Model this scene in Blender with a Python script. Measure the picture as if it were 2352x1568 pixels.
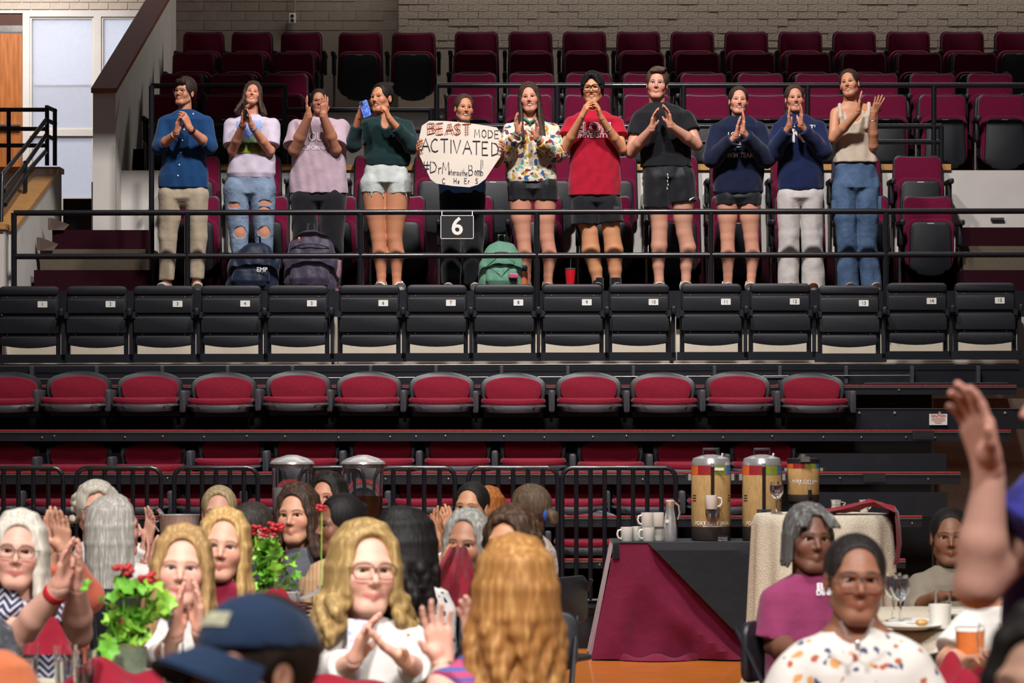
import bpy, math, random
import numpy as np
from mathutils import Vector, Matrix
from mathutils.bvhtree import BVHTree
for _o in list(bpy.data.objects): bpy.data.objects.remove(_o)
SC = bpy.context.scene
COL = SC.collection
R = random.Random(7)
# ------------------------------------------------------------------ camera
F, CX, HY, CZ = 6366.0, 1176.0, 960.0, 1.55     # focal length in pixels, image centre, horizon row, eye height
cam = bpy.data.cameras.new('camera'); CAM = bpy.data.objects.new('camera', cam); COL.objects.link(CAM)
cam.sensor_width = 36.0; cam.lens = 36.0 * F / 2352; cam.shift_y = (HY - 784) / 2352
CAM.location = (0, 0, CZ); CAM.rotation_euler = (math.pi / 2, 0, 0)
cam.clip_end = 200; cam.dof.use_dof = True; cam.dof.focus_distance = 21.5; cam.dof.aperture_fstop = 6.0
SC.camera = CAM
# ------------------------------------------------------------------ world and lamps
w = bpy.data.worlds.new('world'); SC.world = w; w.use_nodes = True
w.node_tree.nodes['Background'].inputs[0].default_value = (0.80, 0.86, 1.0, 1); w.node_tree.nodes['Background'].inputs[1].default_value = 0.055
def lamp(name, loc, target, size, watts, col=(1, 0.96, 0.9), sy=None, spread=180):
    l = bpy.data.lights.new(name, 'AREA'); l.size = size; l.energy = watts; l.color = col
    l.shape = 'RECTANGLE'; l.size_y = sy or size; l.spread = math.radians(spread)
    o = bpy.data.objects.new(name, l); COL.objects.link(o); o.location = loc
    o.rotation_euler = (Vector(target) - Vector(loc)).to_track_quat('-Z', 'Y').to_euler()
    return o
lamp('hall_flood_lamp', (-1.3, 17.2, 10.0), (-1.0, 23, 3.0), 0.5, 215, (1, 0.95, 0.93), spread=100)
lamp('hall_flood_lamp', (1.5, 17.2, 10.0), (1.2, 23, 3.0), 0.5, 260, (1, 0.95, 0.93), spread=100)
lamp('table_fill_light', (-3.0, 1.0, 9.0), (-1.0, 8.0, 0.8), 1.2, 165, (1, 0.97, 0.94), spread=62)
lamp('table_fill_light', (3.0, 1.0, 9.0), (1.0, 8.0, 0.8), 1.2, 140, (1, 0.97, 0.94), spread=62)
lamp('table_fill_light', (0.0, 6.0, 9.5), (0.0, 12.2, 0.9), 1.2, 130, (1, 0.97, 0.94), spread=62)  # extra fill added to brighten the farther guests
lamp('table_fill_light', (0.0, 14.0, 9.5), (0.0, 17.5, 0.8), 1.2, 160, (1, 0.95, 0.9), spread=70)
lamp('wall_wash_lamp', (2.6, 28.05, 7.6), (2.6, 28.7, 5.0), 0.25, 130, (1, 0.93, 0.85), sy=9.0).rotation_euler.rotate_axis('Z', math.pi / 2)
lamp('concourse_fill_light', (-5.2, 27.6, 6.9), (-5.2, 29.6, 4.6), 0.8, 42, (1, 0.95, 0.92), spread=95)  # added fill in place of daylight on the glazed wall
SC.view_settings.view_transform = 'Standard'; SC.view_settings.look = 'None'
SC.view_settings.exposure = 0.0; SC.view_settings.gamma = 1.0; SC.view_settings.use_curve_mapping = False
# ------------------------------------------------------------------ pixels to places
def at(px, py, D): return Vector(((px - CX) * D / F, D, CZ + (HY - py) * D / F))
def X(px, D): return (px - CX) * D / F
def Z(py, D): return CZ + (HY - py) * D / F
# ------------------------------------------------------------------ materials
def lin(h):
    h = h.lstrip('#'); c = [int(h[i:i + 2], 16) / 255 for i in (0, 2, 4)]
    return tuple(v / 12.92 if v <= 0.04045 else ((v + 0.055) / 1.055) ** 2.4 for v in c) + (1,)
MATS = {}
def mat(name, col, rough=0.6, metal=0.0, var=0.12, scale=30.0, bump=0.0, bscale=80.0, stretch=None, sheen=0.0, coat=0.0, trans=0.0, spec=0.5, ior=1.45, alpha=1.0):
    """principled material whose colour drifts with noise; optional noise bump"""
    if name in MATS: return MATS[name]
    m = bpy.data.materials.new(name); m.use_nodes = True; nt = m.node_tree; N = nt.nodes; L = nt.links
    b = N['Principled BSDF']; c = lin(col) if isinstance(col, str) else tuple(col)[:3] + (1,)
    tc = N.new('ShaderNodeTexCoord'); mp = N.new('ShaderNodeMapping'); L.new(tc.outputs['Object'], mp.inputs['Vector'])
    if stretch: mp.inputs['Scale'].default_value = stretch
    nz = N.new('ShaderNodeTexNoise'); nz.inputs['Scale'].default_value = scale; nz.inputs['Detail'].default_value = 4
    L.new(mp.outputs['Vector'], nz.inputs['Vector'])
    rp = N.new('ShaderNodeValToRGB')
    rp.color_ramp.elements[0].position = 0.3; rp.color_ramp.elements[1].position = 0.7
    rp.color_ramp.elements[0].color = tuple(v * (1 - var) for v in c[:3]) + (1,)
    rp.color_ramp.elements[1].color = tuple(min(1, v * (1 + var)) for v in c[:3]) + (1,)
    L.new(nz.outputs['Fac'], rp.inputs['Fac']); L.new(rp.outputs['Color'], b.inputs['Base Color'])
    b.inputs['Roughness'].default_value = rough; b.inputs['Metallic'].default_value = metal
    b.inputs['Specular IOR Level'].default_value = spec; b.inputs['IOR'].default_value = ior
    if sheen: b.inputs['Sheen Weight'].default_value = sheen
    if coat: b.inputs['Coat Weight'].default_value = coat
    if trans: b.inputs['Transmission Weight'].default_value = trans
    if alpha < 1: b.inputs['Alpha'].default_value = alpha
    if bump:
        n2 = N.new('ShaderNodeTexNoise'); n2.inputs['Scale'].default_value = bscale; n2.inputs['Detail'].default_value = 3
        L.new(mp.outputs['Vector'], n2.inputs['Vector'])
        bp = N.new('ShaderNodeBump'); bp.inputs['Strength'].default_value = bump; bp.inputs['Distance'].default_value = 0.02
        L.new(n2.outputs['Fac'], bp.inputs['Height']); L.new(bp.outputs['Normal'], b.inputs['Normal'])
    MATS[name] = m; return m
def cloth(name, col, bump=0.25, rough=0.85, **k): return mat(name, col, rough, var=k.pop('var', 0.08), scale=k.pop('scale', 12), bump=bump, bscale=k.pop('bscale', 14), sheen=0.15, spec=0.2, **k)
M_BLACK = mat('black_plastic', '#191a20', 0.45, var=0.15, bump=0.08, bscale=300)
M_BLACK2 = mat('dark_grey_plastic', '#1b1d22', 0.5, var=0.12, bump=0.06, bscale=300)
M_GREYP = mat('grey_plastic', '#3a3b40', 0.45, var=0.1, bump=0.05, bscale=200)
M_STEEL = mat('black_painted_steel', '#16171c', 0.3, var=0.2, coat=0.3)
M_DECK = mat('bleacher_black_steel', '#15171e', 0.45, var=0.25, scale=6)
M_MAROON = mat('maroon_upholstery', '#660f31', 0.9, var=0.12, scale=60, bump=0.15, bscale=400, sheen=0.06, spec=0.15)
M_RED = mat('crimson_upholstery', '#6c1224', 0.9, var=0.12, scale=60, bump=0.15, bscale=400, sheen=0.06, spec=0.15)
M_CARPET = mat('maroon_carpet', '#2c0f18', 0.95, var=0.3, scale=120, bump=0.3, bscale=300, spec=0.1)
M_REDEDGE = mat('red_carpet_edge', '#8a2a2e', 0.9, var=0.3, scale=60)
M_CHROME = mat('bright_metal', '#d4d4d4', 0.24, metal=0.75, var=0.05)
M_DULLM = mat('dull_metal', '#8d8a86', 0.35, metal=0.9, var=0.1)
M_WHITEP = mat('white_label', '#d8d6d0', 0.5, var=0.03)
M_INK = mat('black_ink', '#17171b', 0.6, var=0.05)
M_CREAM = mat('cream_wall_paint', '#c9beab', 0.8, var=0.06, scale=4)
M_CREAM2 = mat('pale_wall_paint', '#cfcac4', 0.8, var=0.05, scale=4)
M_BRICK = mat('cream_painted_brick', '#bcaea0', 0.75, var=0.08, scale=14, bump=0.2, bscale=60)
M_BRICKD = mat('shaded_cream_brick', '#8f8378', 0.8, var=0.08, scale=14, bump=0.2, bscale=60)  # darker copy of the cream brick, shade put into the colour
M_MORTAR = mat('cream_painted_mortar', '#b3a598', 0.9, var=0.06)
M_MORTARD = mat('shaded_cream_mortar', '#897d72', 0.9, var=0.06)  # darker copy of the cream mortar, shaded by colour
M_WOOD = mat('stained_wood_cap', '#8a4c2c', 0.4, var=0.22, scale=9, stretch=(6, 1, 6), coat=0.2)
M_TAN = mat('light_oak_trim', '#b8864e', 0.5, var=0.2, scale=9, stretch=(1, 6, 6))
M_FLOOR = mat('varnished_court_floor', '#b0641f', 0.28, var=0.18, scale=3, stretch=(1, 9, 1), coat=0.3)
# ------------------------------------------------------------------ mesh building
class MB:
    def __init__(s): s.v, s.f, s.m = [], [], []; s.mi = 0
    def add(s, vs, fs):
        b = len(s.v); s.v += [tuple(p) for p in vs]; s.f += [tuple(b + i for i in f) for f in fs]; s.m += [s.mi] * len(fs); return s
    def box(s, x0, x1, y0, y1, z0, z1):
        return s.add([(x0,y0,z0),(x1,y0,z0),(x1,y1,z0),(x0,y1,z0),(x0,y0,z1),(x1,y0,z1),(x1,y1,z1),(x0,y1,z1)],
                     [(0,3,2,1),(4,5,6,7),(0,1,5,4),(1,2,6,5),(2,3,7,6),(3,0,4,7)])
    def slab(s, out, y0, y1, bev=0.0, ax=1):
        """outline [(u,v)] extruded along an axis (1: u=x,v=z; 2: u=x,v=y), both faces bevelled by insetting"""
        n = len(out); cu = sum(p[0] for p in out) / n; cv = sum(p[1] for p in out) / n
        wu = max(abs(p[0] - cu) for p in out); wv = max(abs(p[1] - cv) for p in out)
        def ring(t, ins):
            r = []
            for u, v in out:
                u2 = cu + (u - cu) * (1 - ins / wu); v2 = cv + (v - cv) * (1 - ins / wv)
                r.append((u2, t, v2) if ax == 1 else (u2, v2, t))
            return r
        rs = [ring(y0, bev), ring(y0 + bev * 0.3, bev * 0.3), ring(y0 + bev, 0), ring(y1 - bev, 0), ring(y1 - bev * 0.3, bev * 0.3), ring(y1, bev)] if bev else [ring(y0, 0), ring(y1, 0)]
        vs = [p for r in rs for p in r]; fs = []
        for k in range(len(rs) - 1):
            for i in range(n):
                j = (i + 1) % n; fs.append((k*n+i, k*n+j, (k+1)*n+j, (k+1)*n+i))
        fs.append(tuple(reversed(range(n)))); fs.append(tuple((len(rs) - 1) * n + i for i in range(n)))
        if ax == 2: fs = [tuple(reversed(f)) for f in fs]
        return s.add(vs, fs)
    def tube(s, path, r, n=10, closed=False):
        path = [Vector(p) for p in path]; m = len(path); rings = []; up = None
        for i, p in enumerate(path):
            if closed: t = path[(i + 1) % m] - path[i - 1]
            else: t = path[min(i + 1, m - 1)] - path[max(i - 1, 0)]
            t.normalize()
            if up is None:
                a = Vector((0, 0, 1)) if abs(t.z) < 0.9 else Vector((0, 1, 0)); up = t.cross(a).normalized()
            up = (up - t * up.dot(t)).normalized(); q = t.cross(up)
            rr = r[i] if isinstance(r, (list, tuple)) else r
            rings.append([p + (up * math.cos(2*math.pi*k/n) + q * math.sin(2*math.pi*k/n)) * rr for k in range(n)])
        vs = [p for g in rings for p in g]; fs = []
        for k in range(m if closed else m - 1):
            k2 = (k + 1) % m
            for i in range(n):
                j = (i + 1) % n; fs.append((k*n+i, k2*n+i, k2*n+j, k*n+j)[::-1])
        if not closed: fs += [tuple(range(n))[::-1], tuple((m-1)*n+i for i in range(n))]
        return s.add(vs, fs)
    def lathe(s, prof, c=(0, 0, 0), n=24, cap=True):
        vs = [(c[0] + r * math.cos(2*math.pi*k/n), c[1] + r * math.sin(2*math.pi*k/n), c[2] + z) for r, z in prof for k in range(n)]; fs = []
        for a in range(len(prof) - 1):
            for i in range(n):
                j = (i + 1) % n; fs.append((a*n+i, a*n+j, (a+1)*n+j, (a+1)*n+i))
        if cap: fs += [tuple(range(n))[::-1], tuple((len(prof)-1)*n+i for i in range(n))]
        return s.add(vs, fs)
    def sphere(s, c, r, n=12, m=8):
        r = (r, r, r) if not isinstance(r, (tuple, list)) else r
        vs = [(c[0], c[1], c[2] - r[2])]; fs = []
        for a in range(1, m):
            t = math.pi * a / m - math.pi / 2
            vs += [(c[0] + r[0]*math.cos(t)*math.cos(2*math.pi*k/n), c[1] + r[1]*math.cos(t)*math.sin(2*math.pi*k/n), c[2] + r[2]*math.sin(t)) for k in range(n)]
        vs.append((c[0], c[1], c[2] + r[2])); T = len(vs) - 1
        for i in range(n):
            j = (i + 1) % n; fs.append((0, 1 + j, 1 + i)); fs.append((T, T - n + i, T - n + j))
            for a in range(m - 2): fs.append((1+a*n+i, 1+a*n+j, 1+(a+1)*n+j, 1+(a+1)*n+i))
        return s.add(vs, fs)
    def mesh(s, name, mats, smooth=True):
        me = bpy.data.meshes.new(name); me.from_pydata(s.v, [], s.f)
        for m in (mats if isinstance(mats, (list, tuple)) else [mats]): me.materials.append(m)
        if any(s.m): me.polygons.foreach_set('material_index', s.m)
        if smooth:
            me.polygons.foreach_set('use_smooth', [True] * len(s.f))
            try: me.set_sharp_from_angle(angle=math.radians(38))
            except Exception: pass
        me.update(); return me
def rrect(x0, x1, z0, z1, r, n=4, top=0.0, taper=0.0, dip=0.0, bulge=0.0):
    """rounded rectangle outline; taper narrows the top, dip lowers the middle of the top edge, bulge drops the middle of the bottom edge"""
    P = []; cx = (x0 + x1) / 2
    for ccx, ccz, a0 in ((x1 - r, z0 + r, -90), (x1 - r, z1 - r, 0), (x0 + r, z1 - r, 90), (x0 + r, z0 + r, 180)):
        for k in range(n + 1):
            a = math.radians(a0 + 90 * k / n); P.append((ccx + r * math.cos(a), ccz + r * math.sin(a)))
        if a0 == 0 and dip: P += [(cx + (x1 - x0) * q, z1 - dip * (1 - (2.4 * q) ** 2)) for q in (0.28, 0.12, -0.12, -0.28)]
        if a0 == 180 and bulge: P += [(cx + (x1 - x0) * q, z0 - bulge * (1 - (2.2 * q) ** 2)) for q in (-0.3, -0.15, 0, 0.15, 0.3)]
    if taper: P = [(cx + (u - cx) * (1 - taper * (v - z0) / (z1 - z0)), v) for u, v in P]
    return P
def obj(name, me, parent=None, loc=None, **props):
    o = bpy.data.objects.new(name, me); COL.objects.link(o)
    if parent: o.parent = parent
    if loc is not None: o.location = loc
    for k, v in props.items(): o[k] = v
    return o
def part(name, mb, mats, parent, smooth=True, loc=None, **props): return obj(name, mb.mesh(name, mats, smooth), parent, loc, **props)
def thing(name, label, cat, loc=(0, 0, 0), group=None, rz=0.0, me=None):
    o = bpy.data.objects.new(name, me); COL.objects.link(o); o.location = loc; o.rotation_euler[2] = rz
    if me is None: o.empty_display_size = 0.1
    o['label'] = label; o['category'] = cat
    if group: o['group'] = group
    return o
def struct(name, mb, mats, parent=None, smooth=False, loc=None):
    o = obj(name, mb.mesh(name, mats, smooth), parent, loc)
    if not parent: o['kind'] = 'structure'
    return o
def text_mesh(s, size, m, extr=0.0006, align='CENTER', sx=1.0, bold=0.0):
    cu = bpy.data.curves.new('lettering', 'FONT'); cu.body = s; cu.size = size; cu.align_x = align; cu.align_y = 'CENTER'; cu.extrude = extr; cu.offset = bold; cu.resolution_u = 3
    o = bpy.data.objects.new('lettering', cu); COL.objects.link(o)
    me = bpy.data.meshes.new_from_object(o.evaluated_get(bpy.context.evaluated_depsgraph_get()))
    bpy.data.objects.remove(o); bpy.data.curves.remove(cu)
    me.transform(Matrix.Rotation(math.pi / 2, 4, 'X') @ Matrix.Diagonal((sx, 1, 1, 1)))
    me.materials.clear(); me.materials.append(m); return me
ORD = ['first','second','third','fourth','fifth','sixth','seventh','eighth','ninth','tenth','eleventh','twelfth','thirteenth','fourteenth','fifteenth','sixteenth']
# ================================================================== the hall
floor = struct('floor', MB().box(-14, 14, -3, 34, -0.1, 0), M_FLOOR)
DECKZ = 2.60
# ---- back wall of cream bricks, and the recessed left part with shade put into its colour
def brick_wall(name, x0, x1, y, z0, z1, zb, mm, mb_, bl=0.205, bh=0.074, stag=True):
    wl = struct(name, MB().box(x0, x1, y, y + 0.2, z0, z1), mm)
    protos = [MB().slab(rrect(-l / 2, l / 2, -bh / 2 + 0.003, bh / 2 - 0.003, 0.004, 1), -0.0035, 0.004, 0.0015).mesh('brick', mb_, False) for l in (bl - 0.007, bl / 2 - 0.007)]
    k = 0; z = zb
    while z < z1 - bh:
        off = (bl / 2) * (k % 2) if stag else 0
        x = x0 + bl / 2 - off
        while x < x1:
            if x - bl / 2 < x0 - 0.001:
                o = obj('brick', protos[1], wl, (x0 + bl / 4, y + R.uniform(-0.003, 0.002), z + bh / 2))
            elif x + bl / 2 <= x1 + 0.001:
                o = obj('brick', protos[0], wl, (x, y + R.uniform(-0.003, 0.002), z + bh / 2))
            x += bl
        z += bh; k += 1
    return wl
YB = 28.45
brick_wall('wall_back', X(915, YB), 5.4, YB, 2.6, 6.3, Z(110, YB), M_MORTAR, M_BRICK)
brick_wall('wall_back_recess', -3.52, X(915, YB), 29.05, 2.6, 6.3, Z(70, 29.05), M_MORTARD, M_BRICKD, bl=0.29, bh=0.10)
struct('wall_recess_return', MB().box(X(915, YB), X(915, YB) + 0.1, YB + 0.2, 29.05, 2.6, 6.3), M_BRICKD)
ob = thing('wall_socket', 'small white double wall socket box with a conduit on the shaded brick wall', 'socket', at(672, 43, 29.0))
part('box', MB().slab(rrect(-0.035, 0.035, -0.055, 0.055, 0.008), -0.035, 0.0, 0.004), M_WHITEP, ob)
for dz in (0.024, -0.022): part('outlet', MB().slab(rrect(-0.017, 0.017, dz - 0.016, dz + 0.016, 0.012), -0.04, -0.034), M_INK, ob)
part('conduit', MB().tube([(0.02, -0.012, 0.05), (0.02, -0.012, 0.35)], 0.01, 8), M_MORTARD, ob)
# ---- sloped parapet on the left of the seating with a stained cap
px0, px1 = -3.72, -3.52
def slope(y): return 4.44 + (y - 24.6) * 0.365
pw = struct('wall_parapet', MB().add([(px0,24.6,1.0),(px1,24.6,1.0),(px1,29.1,1.0),(px0,29.1,1.0),(px0,24.6,slope(24.6)),(px1,24.6,slope(24.6)),(px1,29.1,slope(29.1)),(px0,29.1,slope(29.1))],
    [(0,3,2,1),(4,5,6,7),(0,1,5,4),(1,2,6,5),(2,3,7,6),(3,0,4,7)]), M_CREAM2)
c0, c1 = px0 - 0.012, px1 + 0.012
struct('trim_1', MB().add([(c0,24.57,slope(24.57)+.001),(c1,24.57,slope(24.57)+.001),(c1,29.1,slope(29.1)+.001),(c0,29.1,slope(29.1)+.001),(c0,24.57,slope(24.57)+.045),(c1,24.57,slope(24.57)+.045),(c1,29.1,slope(29.1)+.045),(c0,29.1,slope(29.1)+.045)],
    [(0,3,2,1),(4,5,6,7),(0,1,5,4),(1,2,6,5),(2,3,7,6),(3,0,4,7)]), M_WOOD)
# ---- glazed wall with a door at the top of the stairs
YW = 29.6
def zx(px): return X(px, YW)
def zz(py): return Z(py, YW)
gw = MB()
gw.box(-9, zx(52) , YW, YW + .2, zz(30), 6.4)
gw.box(zx(52), -3.5, YW, YW + .2, zz(38), 6.4)
gw.box(zx(52), zx(68), YW, YW + .2, 2.6, zz(38)); gw.box(zx(215), zx(232), YW, YW + .2, 2.6, zz(38))
gw.box(zx(68), -3.5, YW, YW + .2, 2.6, zz(457)); gw.box(zx(68), zx(215), YW, YW + .2, zz(312), zz(297)); gw.box(zx(232), -3.5, YW, YW + .2, zz(312), zz(297))
gw.box(-9, zx(52), YW, YW + .2, 2.6, 3.3)
gl = struct('wall_glazed', gw, M_CREAM2)
lb = MB().slab(rrect(-0.1, 0.1, -0.036, 0.036, 0.004, 1), -0.012, 0.004, 0.003).mesh('brick', M_BRICK, False)
for k in range(3):
    for i in range(9): obj('brick', lb, gl, (zx(0) + 0.02 + 0.207 * i - (0.1 if k % 2 else 0), YW - 0.002, zz(14) + 0.077 * k))
m_sky = bpy.data.materials.new('daylight_glow'); m_sky.use_nodes = True
_b = m_sky.node_tree.nodes['Principled BSDF']; _b.inputs['Base Color'].default_value = (0.6, 0.6, 0.62, 1); _b.inputs['Emission Color'].default_value = (0.86, 0.9, 1.0, 1); _b.inputs['Emission Strength'].default_value = 0.75  # emission stands in for daylight on the roller shades and outside wall
M_GLASS = mat('clear_glass', '#ffffff', 0.02, trans=1.0, var=0.0, ior=1.45)
M_SHEER = mat('frosted_window_glass', '#e4e6ee', 0.5, var=0.03, trans=0.85)
def pane(n, a, b, c, d, shade=True):
    wf = struct('window_%d' % n, MB().box(zx(a), zx(b), YW + .05, YW + .055, zz(d), zz(c)), M_SHEER)
    fr = MB(); t = 0.02
    for q in ((zx(a), zx(a) + t, zz(d), zz(c)), (zx(b) - t, zx(b), zz(d), zz(c)), (zx(a) + t, zx(b) - t, zz(c) - t, zz(c)), (zx(a) + t, zx(b) - t, zz(d), zz(d) + t)): fr.box(q[0], q[1], YW + .02, YW + .08, q[2], q[3])
    struct('window_frame', fr, M_CREAM2, wf)
    if shade: struct('roller_shade', MB().box(zx(a) + .03, zx(b) - .03, YW + .10, YW + .104, zz(196), zz(c + 2)), m_sky, wf); struct('shade_bar', MB().box(zx(a) + .03, zx(b) - .03, YW + .095, YW + .11, zz(197), zz(193)), M_CREAM2, wf)
pane(1, 68, 215, 38, 297); pane(2, 232, 330, 38, 297); pane(3, 68, 215, 312, 457, False); pane(4, 232, 330, 312, 457, False)
# what stands outside the glass: a pale facade made to glow, with a louvre and a blue door panel
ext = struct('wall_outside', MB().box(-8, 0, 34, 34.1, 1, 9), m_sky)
M_BLUE = mat('glowing_blue_panel', '#9fb4e6', 0.8, var=0.05); _q = M_BLUE.node_tree.nodes['Principled BSDF']; _q.inputs['Emission Color'].default_value = (0.45, 0.55, 0.9, 1); _q.inputs['Emission Strength'].default_value = 0.3  # emission stands in for daylight on the panel and louvre
pn = thing('notice_panel', 'pale blue tall panel with a white round mark seen through the lower window', 'panel', at(167, 440, 33.97))
part('board', MB().box(-.1, .1, -.02, .02, 0, .68), M_BLUE, pn)
part('round_mark', MB().lathe([(0.04, 0), (0.04, 0.01)], n=20), M_WHITEP, pn).matrix_local = Matrix.Translation((0, -.035, .3)) @ Matrix.Rotation(math.pi / 2, 4, 'X')
part('upper_mark', MB().slab(rrect(-.03, .03, -.04, .04, .02), -.03, -.02), M_WHITEP, pn, loc=(0, 0, .42))
part('header', MB().slab(rrect(-.09, .09, -.03, .03, .02), -.03, -.02), M_WHITEP, pn, loc=(0, 0, .63))
lv = thing('louvre_grille', 'pale grey square-celled vent grille outside behind the upper window', 'grille', at(160, 130, 33.995))
for i in range(14): part('slat', MB().box(i * .024, i * .024 + .012, -.02, 0, -.05, .05), M_BLUE, lv, False)
part('slat', MB().box(0, .33, -.016, -.004, -.003, .003), M_BLUE, lv, False)
d1 = struct('door_1', MB().box(-8.2, zx(50), YW + .03, YW + .08, 3.3, zz(75)), mat('oak_door', '#a5602a', 0.45, var=0.3, scale=5, stretch=(7, 1, .7)))
struct('door_header', MB().box(-8.2, zx(51), YW + .01, YW + .09, zz(73), zz(58)), M_DULLM, d1); struct('door_transom', MB().box(-8.2, zx(51), YW + .02, YW + .09, zz(57), zz(32)), mat('dark_transom', '#4a2418', .6), d1)
struct('door_push_bar', MB().box(-8.0, zx(46), YW - .04, YW + .02, zz(290), zz(286)), M_DULLM, d1)
# ---- left stairs with parapet, ribbed and carpeted risers
M_RIB = mat('ribbed_rubber_riser', '#5c5142', 0.8, var=0.45, scale=40, stretch=(14, 1, 0.6))
st = thing('staircase', 'maroon carpeted stairs with a ribbed riser left of the students', 'stairs', (X(200, 24), 23.8, DECKZ))
def local(o, mb): mb.v = [(a - o.location.x, b - o.location.y, c - o.location.z) for a, b, c in mb.v]; return mb
for (a, b, D, t0, t1, m) in ((78, 345, 23.9, 662, 620, M_CARPET), (92, 350, 24.2, 625, 572, M_RIB), (120, 350, 24.5, 575, 528, M_CARPET), (145, 215, 25.5, 530, 490, mat('dark_stair_carpet', '#2c1a1e', .9, bump=.3)), (145, 215, 26.0, 492, 456, mat('dark_stair_carpet', '#2c1a1e'))):
    part('step', local(st, MB().box(X(a, D), X(b, D), D, D + (.68 if D < 24 else .38 if D < 24.4 else .09 if D < 25 else 3), DECKZ - .02 if D == 23.9 else Z(t0, D), Z(t1, D))), m, st, False)
for (a, b, D, t0, t1) in ((118, 147, 24.45, 528, 500), (92, 121, 24.15, 575, 545)):
    part('stringer', local(st, MB().add([(X(a, D), D, Z(t0, D)), (X(b, D), D + .02, Z(t0, D)), (X(b, D), D + .3, Z(t1 + 10, D)), (X(a, D), D, Z(t1, D)), (X(a, D) - .03, D, Z(t0, D)), (X(a, D) - .03, D, Z(t1, D))], [(0, 1, 2, 3), (4, 0, 3, 5)])), mat('brown_stringer', '#5f5048', .9), st, False)
struct('wall_stair_landing', MB().box(X(210, 25), px1, 25.0, 25.1, 2.6, Z(418, 25)), M_CREAM2)
sw = MB(); xs0, xs1 = -4.34, -4.16
sw.add([(xs0,23.2,1),(xs1,23.2,1),(xs1,25.4,1),(xs0,25.4,1),(xs0,23.2,3.12),(xs1,23.2,3.12),(xs1,25.4,3.80),(xs0,25.4,3.80)], [(0,3,2,1),(4,5,6,7),(0,1,5,4),(1,2,6,5),(2,3,7,6),(3,0,4,7)])
sw.box(-7, xs1, 25.4, 25.6, 1, 3.80)
struct('wall_stair_side', sw, M_CREAM2)
struct('trim_2', MB().add([(xs0-.02,23.17,3.12),(xs1+.02,23.17,3.12),(xs1+.02,25.4,3.81),(xs0-.02,25.4,3.81),(xs0-.02,23.17,3.16),(xs1+.02,23.17,3.16),(xs1+.02,25.4,3.85),(xs0-.02,25.4,3.85)], [(0,3,2,1),(4,5,6,7),(0,1,5,4),(1,2,6,5),(2,3,7,6),(3,0,4,7)]).box(-7, xs1 + .02, 25.37, 25.63, 3.801, 3.85), M_TAN)
struct('wall_stair_pier', MB().box(-5.2, X(17, 22.9), 22.75, 22.95, 0.5, Z(530, 22.9)), M_CREAM2)
struct('trim_3', MB().box(-5.2, X(21, 22.9), 22.72, 22.98, Z(530, 22.9) + .001, Z(516, 22.9)), M_TAN)
def rail_thing(name, label, bars, posts, r=0.024, extra=(), cat='railing'):
    o = thing(name, label, cat, bars[0][0])
    def L(p): return tuple(Vector(p) - o.location)
    for b in bars: part('rail', MB().tube([L(p) for p in b], r, 10), M_STEEL, o)
    for p in posts: part('post', MB().tube([L(q) for q in p], r, 10), M_STEEL, o)
    for e in extra: part('small_rail', MB().tube([L(q) for q in e], r * .7, 8), M_STEEL, o)
    return o
rail_thing('stair_handrail', 'black tube handrail stepping down the wood-capped stair wall at far left', 
    [[at(-60, 252, 25.5), at(108, 252, 25.5)], [at(-60, 296, 25.5), at(108, 296, 25.5)], [at(-60, 334, 25.5), at(108, 334, 25.5)],
     [at(108, 246, 25.5), at(127, 254, 25.35)], [at(108, 276, 25.5), at(127, 284, 25.35)], [at(108, 312, 25.5), at(127, 320, 25.35)],
     [at(106, 275, 25.3), at(52, 345, 24.5), at(4, 402, 23.4), at(2, 515, 23.3)], [at(106, 310, 25.3), at(58, 378, 24.5), at(8, 438, 23.4)], [at(104, 348, 25.3), at(62, 395, 24.5), at(12, 470, 23.4)]],
    [[at(20, 252, 25.5), at(20, 380, 25.5)], [at(108, 242, 25.5), at(108, 380, 25.5)], [at(126, 252, 25.4), at(126, 380, 25.4)], [at(58, 372, 24.5), at(58, 440, 24.3)]], r=0.02)
# ---- upper seating decks
def deck(name, x0, x1, y0, y1, z0, z1, m=M_CARPET): return struct(name, MB().box(x0, x1, y0, y1, z0, z1), m)
DC, DD, DE, DF = 3.80, 4.05, 4.32, 4.60
deck('floor_student_deck', -4.1, 5.4, 22.9, 24.35, 2.3, DECKZ, mat('dark_deck_carpet', '#1d161a', .9, bump=.2))
deck('floor_lower_tier', X(345, 24.5), X(2190, 24.5), 24.36, 24.96, 2.3, 3.0)
deck('floor_upper_tier', px1, 5.4, 25.05, 25.75, 2.4, DC - .01, mat('grey_deck_paint', '#8b8580', .8))
deck('floor_upper_tier_second', X(1005, 26), 5.4, 25.76, 26.5, 2.4, DD); deck('floor_upper_tier_third', X(1005, 26), 5.4, 26.51, 27.3, 2.4, DE); deck('floor_upper_tier_top', -1.85, 5.4, 27.31, 28.44, 2.4, DF, mat('grey_deck_paint', '#8b8580'))
deck('floor_upper_left_second', px1, X(745, 26), 25.76, 26.5, 2.4, DD); deck('floor_upper_left_third', px1, X(745, 26), 26.51, 27.3, 2.4, DE); deck('floor_upper_left_top', px1, -1.86, 27.31, 29.04, 2.4, DF)
deck('floor_cross_aisle', X(745, 26), X(1005, 26), 25.76, 27.3, 2.4, 3.9, mat('grey_deck_paint', '#8b8580'))
struct('wall_tier', MB().box(px1, 5.4, 24.97, 25.04, 2.4, Z(392, 25)), M_CREAM2)
struct('trim_4', MB().box(X(380, 25), X(2182, 25), 24.94, 25.045, Z(392, 25) + .001, Z(378, 25)), M_TAN)
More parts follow.
